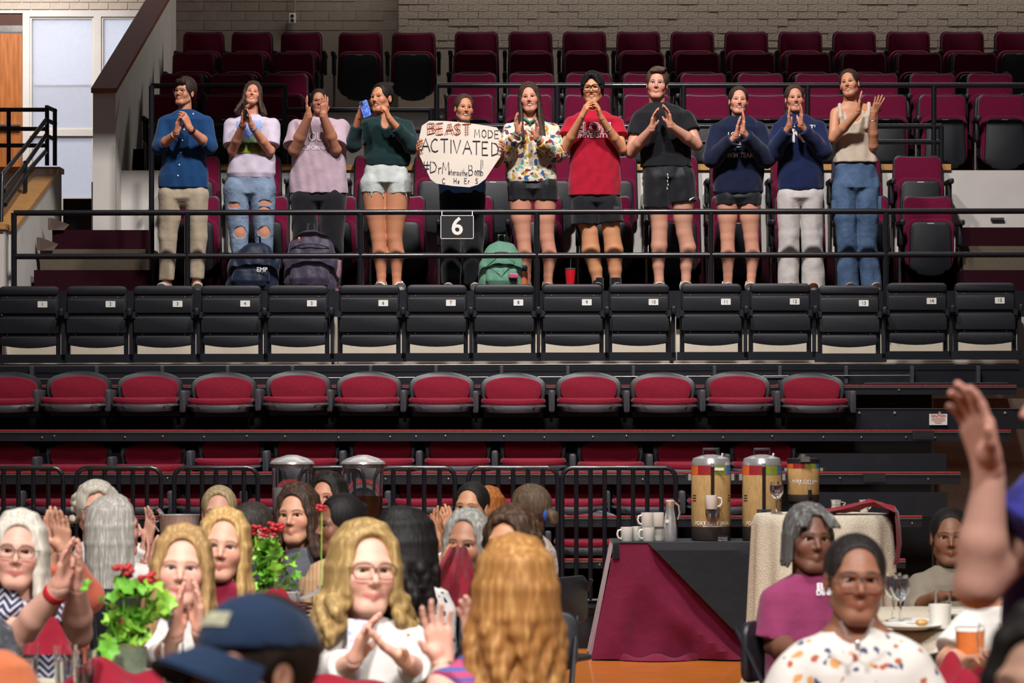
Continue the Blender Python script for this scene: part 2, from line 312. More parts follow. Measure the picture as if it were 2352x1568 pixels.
# stairs on the right
st2 = thing('staircase', 'maroon carpeted stairs with a ribbed riser at far right behind seat fifteen', 'stairs', (X(2290, 24), 23.8, DECKZ))
for (D, t0, t1, m) in ((23.9, 662, 620, M_CARPET), (24.2, 625, 565, M_RIB), (24.5, 568, 522, M_CARPET)):
    part('step', local(st2, MB().box(X(2213, D), X(2480, D), D, D + .45, DECKZ if D == 23.9 else Z(t0, D), Z(t1, D))), m, st2, False)
part('cleat', local(st2, MB().box(X(2275, 24.96), X(2305, 24.96), 24.93, 24.965, Z(505, 24.96), Z(500, 24.96))), M_DULLM, st2, False)
# ---- rails of the upper tier
YR = 25.0
zt, zm, zl = Z(196, YR), Z(290, YR), Z(326, YR); zb = Z(378, YR)
rail_thing('tier_railing', 'long black railing in front of the upper maroon seats right of the sign', 
   [[(X(1003, YR), YR, zt), (5.4, YR, zt)], [(X(1003, YR), YR, zm), (X(2162, YR), YR, zm)], [(X(1003, YR), YR, zl), (X(2162, YR), YR, zl)]],
   [[(X(p, YR), YR, zt), (X(p, YR), YR, zb)] for p in (1003, 1280, 1570, 1855, 2145)] + [[(X(2162, YR), YR, zm), (X(2162, YR), YR, zb)]])
rail_thing('tier_railing', 'tall black railing behind the heads of the two leftmost students',
   [[(X(347, YR), YR, Z(197, YR)), (X(655, YR), YR, Z(197, YR))], [(X(347, YR), YR, zm), (X(655, YR), YR, zm)], [(X(347, YR), YR, zl), (X(655, YR), YR, zl)]],
   [[(X(655, YR), YR, Z(197, YR)), (X(655, YR), YR, zb)], [at(348, 197, 24.0), at(348, 664, 24.0)]])
rail_thing('tier_railing', 'short low black railing behind the heads of the pink shirt and dark sweater students',
   [[(X(661, YR), YR, Z(253, YR)), (X(990, YR), YR, Z(253, YR))], [(X(661, YR), YR, Z(300, YR)), (X(990, YR), YR, Z(300, YR))], [(X(661, YR), YR, zl), (X(990, YR), YR, zl)]],
   [[(X(990, YR), YR, Z(250, YR)), (X(990, YR), YR, zb)]])
# ---- railing in front of the students, with the section sign
YF = 22.78
fr = rail_thing('deck_railing', 'long black two-bar railing in front of the standing students',
   [[(X(32, YF), YF, Z(489, YF)), (5.2, YF, Z(484, YF))], [(X(32, YF), YF, Z(589, YF)), (5.2, YF, Z(584, YF))]],
   [[(X(p, YF), YF, Z(489, YF)), (X(p, YF), YF, Z(730, YF))] for p in (32, 430, 828, 1233, 1633, 2035)])
sg = thing('section_sign', 'black square sign with a white number 6 hanging from the front railing', 'sign', (X(1050, YF - .035), YF - .035, Z(522, YF)))
part('panel', MB().box(-.136, .136, -.004, .004, -.097, .097), M_INK, sg, False)
bd = MB()
for q in ((-.136, .136, .092, .097), (-.136, .136, -.097, -.092), (-.136, -.131, -.097, .097), (.131, .136, -.097, .097)): bd.box(q[0], q[1], -.006, -.0045, q[2], q[3])
part('border', bd, M_WHITEP, sg, False)
part_o = obj('numeral', text_mesh('6', .20, M_WHITEP, bold=.004), sg, (0, -.0055, 0))
for dx in (-.125, .125): part('hook', MB().tube([(dx, 0, .095), (dx, .01, .13)], .004, 6), M_CHROME, sg)
# ---- student deck edge, cream riser and what carries the numbered row
struct('wall_deck_edge', MB().box(-4.4, 5.4, 22.82, 22.9, Z(730, 22.85), DECKZ - .001), M_DECK)
struct('wall_deck_riser', MB().box(-5.2, 5.4, 22.92, 23.0, 0, 2.29), M_CREAM)
for px in (769, 1545, 2345):
    struct('trim_%d' % (5 + px // 700), MB().box(X(px - 7, 22.6), X(px + 7, 22.6), 22.55, 22.65, Z(842, 22.6), Z(728, 22.6)), M_CREAM)
# ---- the telescopic bleachers
def fascia(label, D, ytop, ybot, x0, x1, depth, bolts, ends=True, lip=True):
    o = thing('bleacher_deck', label, 'bleacher', (0, D, Z(ytop, D)))
    h = (ybot - ytop) * D / F
    part('beam', MB().box(x0, x1, 0, .05, -h, -.004), M_DECK, o, False)
    part('tread', MB().box(x0, x1, .051, depth, -.03, 0), M_CARPET, o, False)
    if lip:
        part('carpet_edge', MB().box(x0, x1, -.004, .06, .001, .012), M_REDEDGE, o, False)
        part('nosing', MB().box(x0, x1, -.006, -.0005, -.012, -.002), M_DULLM, o, False)
    bm = MB().lathe([(.008, 0), (.008, .004), (.004, .006)], n=8); bm.v = [(a, -c, b) for a, b, c in bm.v]; bme = bm.mesh('bolt', M_DULLM)
    for px, py in bolts: obj('bolt', bme, o, (X(px, D), -.001, Z(py, D) - o.location.z))
    return o
XL = -4.6
def bl(y, n, seed): q = random.Random(seed); return [(60 + i * 2200 / n + q.uniform(-40, 40), y + q.uniform(-2, 2)) for i in range(n)]
fascia('black bleacher deck just behind the row of four-to-a-bay red oval seats', 20.6, 887, 906, XL, 3.75, .9, bl(897, 14, 1))
fascia('black bleacher deck with a red edge below the upper row of open red oval seats', 19.95, 990, 1013, XL, X(2322, 19.95), .6, bl(1003, 22, 2))
fascia('black bleacher deck with a red edge level with the tops of the crowd barriers', 19.45, 1087, 1112, XL, X(2206, 19.45), .5, bl(1100, 14, 3))
fascia('black bleacher deck seen through the middle of the crowd barrier bars', 19.0, 1188, 1210, XL, X(2118, 19.0), .45, bl(1200, 12, 4))
fascia('lowest black bleacher deck near the foot of the crowd barriers', 18.68, 1287, 1305, XL, X(2080, 18.68), .35, bl(1298, 10, 5))
struct('wall_bleacher_base', MB().box(XL, X(2080, 18.7), 18.66, 18.72, 0, Z(1385, 18.7)), M_DECK)
struct('wall_bleacher_inner', MB().box(XL, X(2140, 20.9), 20.9, 21.0, 0, 1.75), mat('bleacher_inner_black', '#0d0e13', .8))
for (x0_, x1_, D, y0_, y1_) in ((XL, X(1960, 20.5), 20.62, 960, 990), (XL, X(2060, 19.9), 19.97, 1040, 1086), (XL, X(2000, 19.5), 19.47, 1150, 1188)):
    struct('wall_bleacher_back', MB().box(x0_, x1_, D + .1, D + .14, Z(y1_, D), Z(y0_, D)), mat('bleacher_inner_black', '#0d0e13'))
# big end panels at right with the caution notice
ep = thing('bleacher_end_panel', 'wide black steel panel carrying the caution notice right of the oval seats', 'panel', at(1964, 985, 20.35))
part('sheet', MB().box(0, 1.3, 0, .03, 0, .15), M_DECK, ep, False); part('top_edge', MB().box(0, 1.3, -.006, 0, .147, .152), M_DULLM, ep, False)
bme = MB().lathe([(.01, 0), (.01, .008)], n=8); bme.v = [(a, -c, b) for a, b, c in bme.v]; bme = bme.mesh('bolt', M_CHROME)
for x_ in (.03, .29, .62, 1.1): obj('bolt', bme, ep, (x_, 0, .12))
cs = thing('caution_notice', 'white caution notice with red lettering on the black end panel', 'sign', at(2155, 963, 20.33))
part('plate', MB().box(-.066, .066, -.003, .003, -.041, .041), M_WHITEP, cs, False)
M_REDINK = mat('red_ink', '#b53a2a', .6)
obj('heading', text_mesh('CAUTION', .024, M_REDINK, bold=.0006), cs, (0, -.004, .027))
for k, ww in enumerate((.05, .05, .05, .032, .024)): part('text_line', MB().box(-ww, ww, -.0036, -.003, .008 - k * .0095, .0115 - k * .0095), M_REDINK, cs, False)
ep2 = thing('bleacher_end_panel', 'lower black steel panel behind the smallest coffee urn', 'panel', at(1852, 1083, 19.8))
part('sheet', MB().box(0, 1.0, 0, .03, 0, .13), M_DECK, ep2, False)
ep3 = thing('bleacher_end_panel', 'lowest black steel panel above the cocktail table napkins', 'panel', at(1880, 1186, 19.35))
part('sheet', MB().box(0, .9, 0, .03, 0, .17), M_DECK, ep3, False)
for (px, py, D, lb_) in ((2120, 998, 19.9, 'black latch bracket on the deck edge below the caution notice'), (2008, 1096, 19.4, 'black latch bracket on the deck edge right of the small urn')):
    o = thing('latch_bracket', lb_, 'bracket', at(px, py, D)); part('plate', MB().box(-.077, .077, -.02, .0, -.03, .03), M_BLACK2, o, False)
    for dx in (-.05, -.02, .01, .045): part('hole', MB().tube([(dx, -.022, -.008), (dx, -.019, -.008)], .008, 8), M_INK, o)
# dark fascia wall with stubby uprights above the oval seat row
Yd = 21.6
struct('wall_dark_fascia', MB().box(XL, 4.2, Yd, Yd + .05, Z(890, Yd), Z(836, Yd)), M_DECK)
uf = [('upright_bracket', p) for p in (75, 224, 374, 524, 673, 852, 1002, 1152, 1304, 1454, 1640, 1790, 1942, 2093, 2245)]
ub = MB().slab(rrect(-.014, .014, -.07, .07, .004, 1), -.06, 0, .003).mesh('bar', M_GREYP, False)
for i, (n_, p) in enumerate(uf):
    o = thing(n_, 'stubby grey upright bracket behind the oval seats, %s from the left' % ORD[i], 'bracket', at(p, 861, Yd - .002), 'upright brackets on the dark fascia'); obj('bar', ub, o); part('foot', MB().box(-.03, .03, -.05, 0, -.075, -.07), M_DULLM, o, False)
lg = rail_thing('ledge_rod', 'thin bright rod along the dark fascia above the oval seats', [[at(-40, 871, Yd - .07), at(2090, 862, Yd - .07)]], [], r=.005, cat='rod')
for ch in lg.children: ch.data.materials[0] = M_DULLM
lg = rail_thing('ledge_rod', 'second thin rod just under the numbered seats', [[at(-40, 841, Yd - .03), at(2340, 833, Yd - .03)]], [], r=.004, cat='rod')
for ch in lg.children: ch.data.materials[0] = M_DULLM
rail_thing('folded_handrail', 'black folded handrail tube lying on the deck right of the oval seats', [[at(1985, 882, 20.68), at(2316, 882, 20.68)]], [], r=.014)
rail_thing('folded_handrail', 'short black folded tube behind the last two oval seats', [[at(1740, 868, 21.0), at(1825, 868, 21.0)]], [], r=.014)
struct('wall_right_dark', MB().box(X(2140, 21.2), 6, 21.1, 21.2, 0, 1.7), mat('dark_beige_wall', '#5d4c42', .85))  # plain dark beige wall
# unseen blockers added above the frame to keep the flood lamps off the top rows
struct('light_blocker', MB().box(-0.6, 9, 22.4, 22.6, 7.1, 10.5), M_CREAM2)
struct('light_blocker_low', MB().box(-12, -0.6, 22.4, 22.6, 5.75, 10.5), M_CREAM2)
struct('ceiling', MB().box(-12, 12, 14, 29.5, 10.5, 10.7), M_CREAM2)
# ================================================================== seats
def inst(kit, name, label, cat, loc, group, skip=(), rz=0.0, s=1.0):
    o = thing(name, label, cat, loc, group, rz)
    if s != 1.0: o.scale = (s, s, s)
    made = {}
    for pn_, me, par in kit:
        if pn_ in skip: continue
        made[pn_] = obj(pn_.split('|')[0], me, made.get(par, o) if par else o)
    return o
# -- tip-up seat of the upper tiers; origin on its deck, faces -y
def upper_kit(w_):
    h = w_ / 2
    back = MB().slab(rrect(-h + .012, h - .012, .40, .885, .05, 4, dip=.008, taper=.07), .10, .165, .022)
    shell = MB().slab(rrect(-h, h, .30, .90, .055, 4, dip=.008, taper=.07), .14, .19, .012)
    cush = MB().slab(rrect(-h + .022, h - .022, .24, .69, .09, 5, bulge=.03), -.01, .075, .03)
    pan = MB().slab(rrect(-h + .045, h - .045, .23, .66, .06, 4, bulge=.045, taper=.08), -.045, 0, .02)
    lab = MB().slab(rrect(-.03, .03, .636, .648, .005, 2), -.0445, -.03)
    arm = MB().slab(rrect(-h - .045, -h + .0, .62, .67, .015, 2), -.16, .15, .012).slab(rrect(-h - .04, -h - .005, .45, .63, .01, 1), -.06, .1, .006)
    leg = MB().tube([(-h - .022, .04, 0), (-h - .022, .04, .47)], .013, 8)
    foot = MB().box(-h - .05, -h + .006, -.05, .14, 0, .02)
    arm2 = MB().slab(rrect(h, h + .045, .62, .67, .015, 2), -.16, .15, .012).slab(rrect(h + .005, h + .04, .45, .63, .01, 1), -.06, .1, .006)
    return [('back_shell', shell.mesh('back_shell', M_BLACK), None), ('backrest', back.mesh('backrest', M_MAROON), None), ('seat_cushion', cush.mesh('seat_cushion', M_MAROON), None),
            ('seat_pan', pan.mesh('seat_pan', M_BLACK2), None), ('row_label', lab.mesh('row_label', M_WHITEP), 'seat_pan'), ('armrest', arm.mesh('armrest', M_BLACK), None),
            ('leg', leg.mesh('leg', M_DULLM), None), ('foot', foot.mesh('foot', M_BLACK), None), ('armrest|2', arm2.mesh('armrest', M_BLACK), None)]
UK, UKN = upper_kit(.47), upper_kit(.445)
def upper_row(centers, D, ytop, label, kit=UK, hgt=.90):
    zt_ = Z(ytop, D)
    for i, c in enumerate(centers):
        nm = 'leftmost' if i == 0 else ('rightmost' if i == len(centers) - 1 else '%s from the left' % ORD[i])
        inst(kit, 'tip_up_seat', label % nm, 'seat', (X(c, D), D, zt_ - hgt), 'maroon tip-up seats of the tiers', skip=() if i == len(centers) - 1 else ('armrest|2',))
T_ = 'maroon tip-up seat, %s '
upper_row([1094 + 124.6 * k for k in range(11)], 27.8, 67, T_ + 'of the top row right of the socket wall')
upper_row([1092 + 128 * k for k in range(10)], 27.1, 115, T_ + 'of the second highest right row')
upper_row([1088 + 132.4 * k for k in range(10)], 26.3, 163, T_ + 'of the third highest right-hand row')
upper_row([1078 + 136.5 * k for k in range(10)], 25.45, 212, T_ + 'of the right row just behind the long railing')
upper_row([464, 576, 690], 27.8, 68, T_ + 'of the top row in the dark left block', UKN)
upper_row([441, 555, 672], 27.1, 114, T_ + 'of the dark left block second row', UKN)
upper_row([413, 531, 655], 26.3, 163, T_ + 'of the dark left block third row', UKN)
upper_row([395, 518, 642], 25.45, 212, T_ + 'of the dark left block by the railing', UKN)
upper_row([826, 949], 27.8, 69, T_ + 'of the lone pair above the cross aisle')
upper_row([445, 586, 727, 868, 1006, 1132, 1267, 1408, 1549, 1690, 1831, 1972, 2113], 24.7, 353, T_ + 'of the higher row behind the students')
upper_row([286, 444, 602, 760, 918, 1076, 1235, 1395, 1553, 1692, 1840, 1989, 2136][1:], 24.1, 446, T_ + 'of the lower row behind the students')
# -- folded numbered seats
s_ = 22.4 / F
def numbered_kit():
    h = .245; k = []
    zt0 = 0.0
    def zy(py): return (655 - py) * s_      # heights below the seat top
    k.append(('cushion', MB().slab(rrect(-h + .01, h - .01, zy(725), -.004, .05, 4), .045, .10, .02).mesh('cushion', M_RED), None))
    k.append(('back_frame', MB().slab(rrect(-h, h, zy(722), zy(657), .04, 4), .0, .05, .015).mesh('back_frame', M_BLACK), None))
    k.append(('upper_panel', MB().slab(rrect(-h + .012, h - .012, zy(720), zy(687), .012, 2), -.02, .004, .006).mesh('upper_panel', M_BLACK2), None))
    k.append(('lid', MB().slab(rrect(-h + .006, h - .006, zy(677), zy(660), .02, 3), -.015, .01, .007).mesh('lid', M_BLACK), None))
    k.append(('middle_panel', MB().slab(rrect(-h + .004, h - .004, zy(766), zy(729), .012, 2), -.02, .03, .006).mesh('middle_panel', M_BLACK2), None))
    k.append(('lower_panel', MB().slab(rrect(-h + .02, h - .02, zy(794), zy(773), .018, 3, bulge=.02), -.02, .03, .006).mesh('lower_panel', M_BLACK2), None))
    k.append(('recess', MB().box(-h + .03, h - .03, -.002, .03, zy(790), zy(676)).mesh('recess', M_INK, False), None))
    sc_ = MB().lathe([(.004, 0), (.004, .004)], n=6); sc_.v = [(a, -c, b) for a, b, c in sc_.v]; sm = sc_.mesh('screw', M_CHROME)
    k += [('hinge', MB().box(-h - .012, -h + .02, -.03, .03, zy(732), zy(718)).mesh('hinge', M_BLACK), None), ('hinge|2', MB().box(h - .02, h + .012, -.03, .03, zy(732), zy(718)).mesh('hinge', M_BLACK), None)]
    for j, sx in enumerate((-1, 1)):
        k.append(('leg|%d' % j, MB().box(sx * (h - .01) - .018, sx * (h - .01) + .018, .02, .06, zy(826), zy(724)).mesh('leg', M_STEEL, False), None))
        k.append(('bolt|%d' % j, MB().box(sx * (h - .01) - .011, sx * (h - .01) + .011, .012, .02, zy(822), zy(817)).mesh('bolt', M_DULLM, False), None))
    k.append(('armrest', MB().slab(rrect(h + .012, h + .05, zy(727), zy(709), .012, 2), -.11, .08, .012).box(h + .018, h + .046, .0, .05, zy(826), zy(726)).mesh('armrest', M_BLACK), None))
    k.append(('base_rail', MB().box(-h - .03, h + .055, .0, .07, zy(833), zy(814)).mesh('base_rail', M_DECK, False), None))
    return k, sm
NK, SCREW = numbered_kit()
for i, c in enumerate((66, 222, 376, 531, 684, 848, 1003, 1158, 1315, 1468, 1634, 1792, 1950, 2106, 2262)):
    o = inst(NK, 'numbered_seat', 'folded black plastic seat with number plate %s in the front row' % ['one','two','three','four','five','six','seven','eight','nine','ten','eleven','twelve','thirteen','fourteen','fifteen'][i], 'seat', (X(c, 22.4), 22.4, Z(655 - i * .6 + (5 if i == 12 else 0), 22.4)), 'numbered folded seats')
    for dx in (-.17, .17):
        for py in (683, 769): obj('screw', SCREW, o, (dx, -.004, (655 - py) * s_))
    pl = part('number_plate', MB().slab(rrect(-.039, .039, -.025, .025, .004, 2), -.003, 0), M_WHITEP, o, loc=(.115, -.021, (655 - 699) * s_))
    obj('number', text_mesh(str(i + 1), .038, M_INK, bold=-.0002), pl, (0, -.0045, 0))
    if i in (12, 14): o.rotation_euler[0] = -.06
# -- open oval seats of the bleachers; origin at the front middle of the seat at its underside
def oval_kit():
    def arch(w_, h0, h1, n=14):
        P = [(-w_ * .80, 0), (w_ * .80, 0), (w_ * .97, h0 * .55), (w_, h0)]
        P += [(w_ * math.cos(t), h0 + (h1 - h0) * math.sin(t) ** .8) for t in [math.pi * k / n for k in range(1, n)]] + [(-w_, h0), (-w_ * .97, h0 * .55)]
        return P
    def bend(mb, q):
        mb.v = [(x, y - q * (x / .24) ** 2 + .03 * (max(0, z) / .275) ** 2, z) for x, y, z in mb.v]; return mb
    shell = bend(MB().slab(arch(.243, .16, .275), .40, .45, .018), .07)
    cush = bend(MB().slab([(u, v + .035) for u, v in arch(.212, .12, .205)], .355, .41, .022), .06)
    seat = MB().slab(rrect(-.235, .235, 0, .40, .07, 5, bulge=.03), .022, .075, .02, ax=2)
    seat.v = [(x, y, z + .016 * (x / .22) ** 2 - .01) for x, y, z in seat.v]
    tray = MB().slab(rrect(-.24, .24, -.004, .42, .075, 5, bulge=.032), -.035, .03, .022, ax=2)
    tray.v = [(x * (1 - .10 * (z < -.01)), y, z + .010 * (x / .24) ** 2) for x, y, z in tray.v]
    arm = MB().slab(rrect(-.298, -.252, -.03, .135, .014, 2), .08, .40, .012)
    brk = MB().box(-.285, -.265, .36, .46, -.10, .05)
    arm2 = MB().slab(rrect(.252, .298, -.03, .135, .014, 2), .08, .40, .012)
    leg = MB().tube([(-.2, .42, -.02), (-.2, .44, -.12)], .014, 8).tube([(.2, .42, -.02), (.2, .44, -.12)], .014, 8).box(-.22, .22, .38, .46, -.06, -.02)
    return [('seat_tray', tray.mesh('seat_tray', M_GREYP), None), ('seat_cushion', seat.mesh('seat_cushion', M_RED), None), ('back_shell', shell.mesh('back_shell', M_BLACK), None), ('back_cushion', cush.mesh('back_cushion', M_RED), 'back_shell'),
            ('armrest', arm.mesh('armrest', M_GREYP), None), ('bracket', brk.mesh('bracket', M_BLACK, False), None), ('armrest|2', arm2.mesh('armrest', M_GREYP), None), ('frame', leg.mesh('frame', M_STEEL), None)]
OK = oval_kit()
def oval_row(cs_, D, yb_, label, dys=None):
    for i, c in enumerate(cs_):
        nm = 'leftmost' if i == 0 else ('rightmost' if i == len(cs_) - 1 else '%s from the left' % ORD[i])
        inst(OK, 'oval_seat', label % nm, 'seat', (X(c, D), D, Z(yb_ + (dys[i] if dys else 0), D) + .03), 'open red oval bleacher seats', skip=() if i == len(cs_) - 1 else ('armrest|2',))
oval_row([0, 164, 330, 503, 677, 842, 1012, 1179, 1355, 1528, 1703, 1876], 20.1, 946, 'red oval seat, %s of the upper bleacher row', [2, 0, 0, 2, -2, 0, 1, 3, 1, 2, 0, 3])
oval_row([-5, 164, 338, 520, 696, 873, 1050, 1225, 1405, 1583, 1762], 19.72, 1088, 'red oval seat, %s of the row behind the barrier tops', [14, 14, 14, 0, 0, 0, 0, 0, 8, 8, 8])
oval_row([-42, 132, 306, 478, 645, 812, 980, 1150, 1318, 1486, 1660], 19.28, 1182, 'red oval seat, %s of the row seen through barrier bars')
oval_row([1005, 1180, 1352], 18.86, 1276, 'open red oval seat, %s of the lowest bleacher row')
# -- crowd barriers in front of the bleachers
YC = 18.52
def barrier(x0, x1, label):
    ax, bx = X(x0, YC), X(x1, YC); zt_, zb_ = Z(1074, YC), Z(1378, YC); r = .07
    o = thing('crowd_barrier', label, 'barrier', ((ax + bx) / 2, YC, zb_)); wd = (bx - ax) / 2; H = zt_ - zb_
    path = [(-wd, 0, -zb_ + .004), (-wd, 0, 0), (-wd, 0, H - r)] + [(-wd + r - r * math.cos(t), 0, H - r + r * math.sin(t)) for t in (.5, 1.05)] + [(-wd + r, 0, H), (wd - r, 0, H)] + [(wd - r + r * math.sin(t), 0, H - r + r * math.cos(t)) for t in (.5, 1.05)] + [(wd, 0, H - r), (wd, 0, 0), (wd, 0, -zb_ + .004)]
    part('frame', MB().tube(path, .016, 10), M_STEEL, o); part('bottom_rail', MB().tube([(-wd, 0, 0), (wd, 0, 0)], .013, 8), M_STEEL, o)
    n = max(2, round(2 * wd / .094)); bar = MB().tube([(0, 0, 0), (0, 0, H)], .0155, 8).mesh('bar', M_STEEL)
    for k in range(1, n): obj('bar', bar, o, (-wd + 2 * wd * k / n, 0, 0))
    part('base_strip', MB().box(-wd, wd, -.012, .012, -.05, -.03), M_DECK, o, False)
for x0_, x1_, nm in ((-60, 145, 'black tube crowd barrier at the far left edge'), (175, 370, 'black tube crowd barrier behind the white curly haired woman'), (400, 592, 'black tube crowd barrier left of the drink dispensers'),
                     (690, 838, 'black tube crowd barrier behind the two drink dispensers'), (868, 1045, 'black tube crowd barrier right of the drink dispensers'), (1076, 1281, 'black tube crowd barrier behind the man with raised hands'), (1291, 1552, 'wide black tube crowd barrier left of the coffee urns')):
    barrier(x0_, x1_, nm)
# ================================================================== soft solids: blended distance fields meshed with surface nets
A3 = lambda p: np.array(p, dtype=np.float64)
def cone(a, b, ra, rb=None, k=0.02, q=1.0, flat=None, op=1, qd=None):
    """tapered capsule; q squashes it along qd (default y); flat='b' ends it square at b"""
    return dict(t='cone', a=A3(a), b=A3(b), ra=ra, rb=ra if rb is None else rb, k=k, q=q, flat=flat, op=op, qd=None if qd is None else A3(qd) / np.linalg.norm(A3(qd)))
def ell(c, r, k=0.02, rot=None, op=1): return dict(t='ell', a=A3(c), r=A3(r if hasattr(r, '__len__') else (r, r, r)), k=k, rot=None if rot is None else np.array(rot), op=op)
def loft(rows, k=0.03, ex=2.3, cut=(True, True)):
    """stack of ellipses (z, cx, cy, half width, half depth), z rising"""
    rows = sorted(rows); return dict(t='loft', rows=np.array(rows), k=k, ex=ex, cut=cut, op=1)
def half(p, n, op=-1, k=0.004): return dict(t='half', a=A3(p), n=A3(n) / np.linalg.norm(A3(n)), op=op, k=k)
def bounds(ps):
    lo, hi = np.full(3, 1e9), np.full(3, -1e9)
    for p in ps:
        if p['op'] < 0 or p['t'] == 'half': continue
        if p['t'] == 'cone':
            r = max(p['ra'], p['rb']) * max(1, p['q']); l, h_ = np.minimum(p['a'], p['b']) - r, np.maximum(p['a'], p['b']) + r
        elif p['t'] == 'ell':
            r = p['r'] if p['rot'] is None else np.full(3, p['r'].max()); l, h_ = p['a'] - r, p['a'] + r
        else:
            q = p['rows']; l = np.array([(q[:, 1] - q[:, 3]).min(), (q[:, 2] - q[:, 4]).min(), q[0, 0]]); h_ = np.array([(q[:, 1] + q[:, 3]).max(), (q[:, 2] + q[:, 4]).max(), q[-1, 0]])
        p['lo'], p['hi'] = l, h_; lo = np.minimum(lo, l); hi = np.maximum(hi, h_)
    return lo, hi
def field(p, x, y, z):
    if p['t'] == 'cone':
        a, ab = p['a'], p['b'] - p['a']; L2 = max(ab @ ab, 1e-12)
        dx, dy, dz = x - a[0], y - a[1], z - a[2]
        t0 = (dx * ab[0] + dy * ab[1] + dz * ab[2]) / L2; t = np.clip(t0, 0, 1)
        ex, ey, ez = dx - t * ab[0], dy - t * ab[1], dz - t * ab[2]
        if p['q'] != 1:
            qd = p['qd'] if p['qd'] is not None else np.array((0, 1.0, 0)); s_ = (ex * qd[0] + ey * qd[1] + ez * qd[2]) * (1 / p['q'] - 1)
            ex, ey, ez = ex + s_ * qd[0], ey + s_ * qd[1], ez + s_ * qd[2]
        d = np.sqrt(ex * ex + ey * ey + ez * ez) - (p['ra'] + (p['rb'] - p['ra']) * t)
        if p['flat']:
            L = math.sqrt(L2)
            if 'b' in p['flat']: d = np.maximum(d, (t0 - 1) * L)
            if 'a' in p['flat']: d = np.maximum(d, -t0 * L)
        return d * min(1, p['q'])
    if p['t'] == 'ell':
        dx, dy, dz = x - p['a'][0], y - p['a'][1], z - p['a'][2]
        if p['rot'] is not None:
            m = p['rot']; dx, dy, dz = (m[0][0]*dx + m[1][0]*dy + m[2][0]*dz, m[0][1]*dx + m[1][1]*dy + m[2][1]*dz, m[0][2]*dx + m[1][2]*dy + m[2][2]*dz)
        r = p['r']; k0 = np.sqrt((dx/r[0])**2 + (dy/r[1])**2 + (dz/r[2])**2); k1 = np.sqrt((dx/r[0]**2)**2 + (dy/r[1]**2)**2 + (dz/r[2]**2)**2)
        return k0 * (k0 - 1) / np.maximum(k1, 1e-6)
    if p['t'] == 'half': return -((x - p['a'][0]) * p['n'][0] + (y - p['a'][1]) * p['n'][1] + (z - p['a'][2]) * p['n'][2])   # removes the side n points to
    q = p['rows']; cx, cy, a, b = [np.interp(z, q[:, 0], q[:, i]) for i in (1, 2, 3, 4)]; e = p['ex']
    d = ((np.abs((x - cx) / a) ** e + np.abs((y - cy) / b) ** e) ** (1 / e) - 1) * np.minimum(a, b)
    if p['cut'][0]: d = np.maximum(d, q[0, 0] - z)
    if p['cut'][1]: d = np.maximum(d, z - q[-1, 0])
    return d
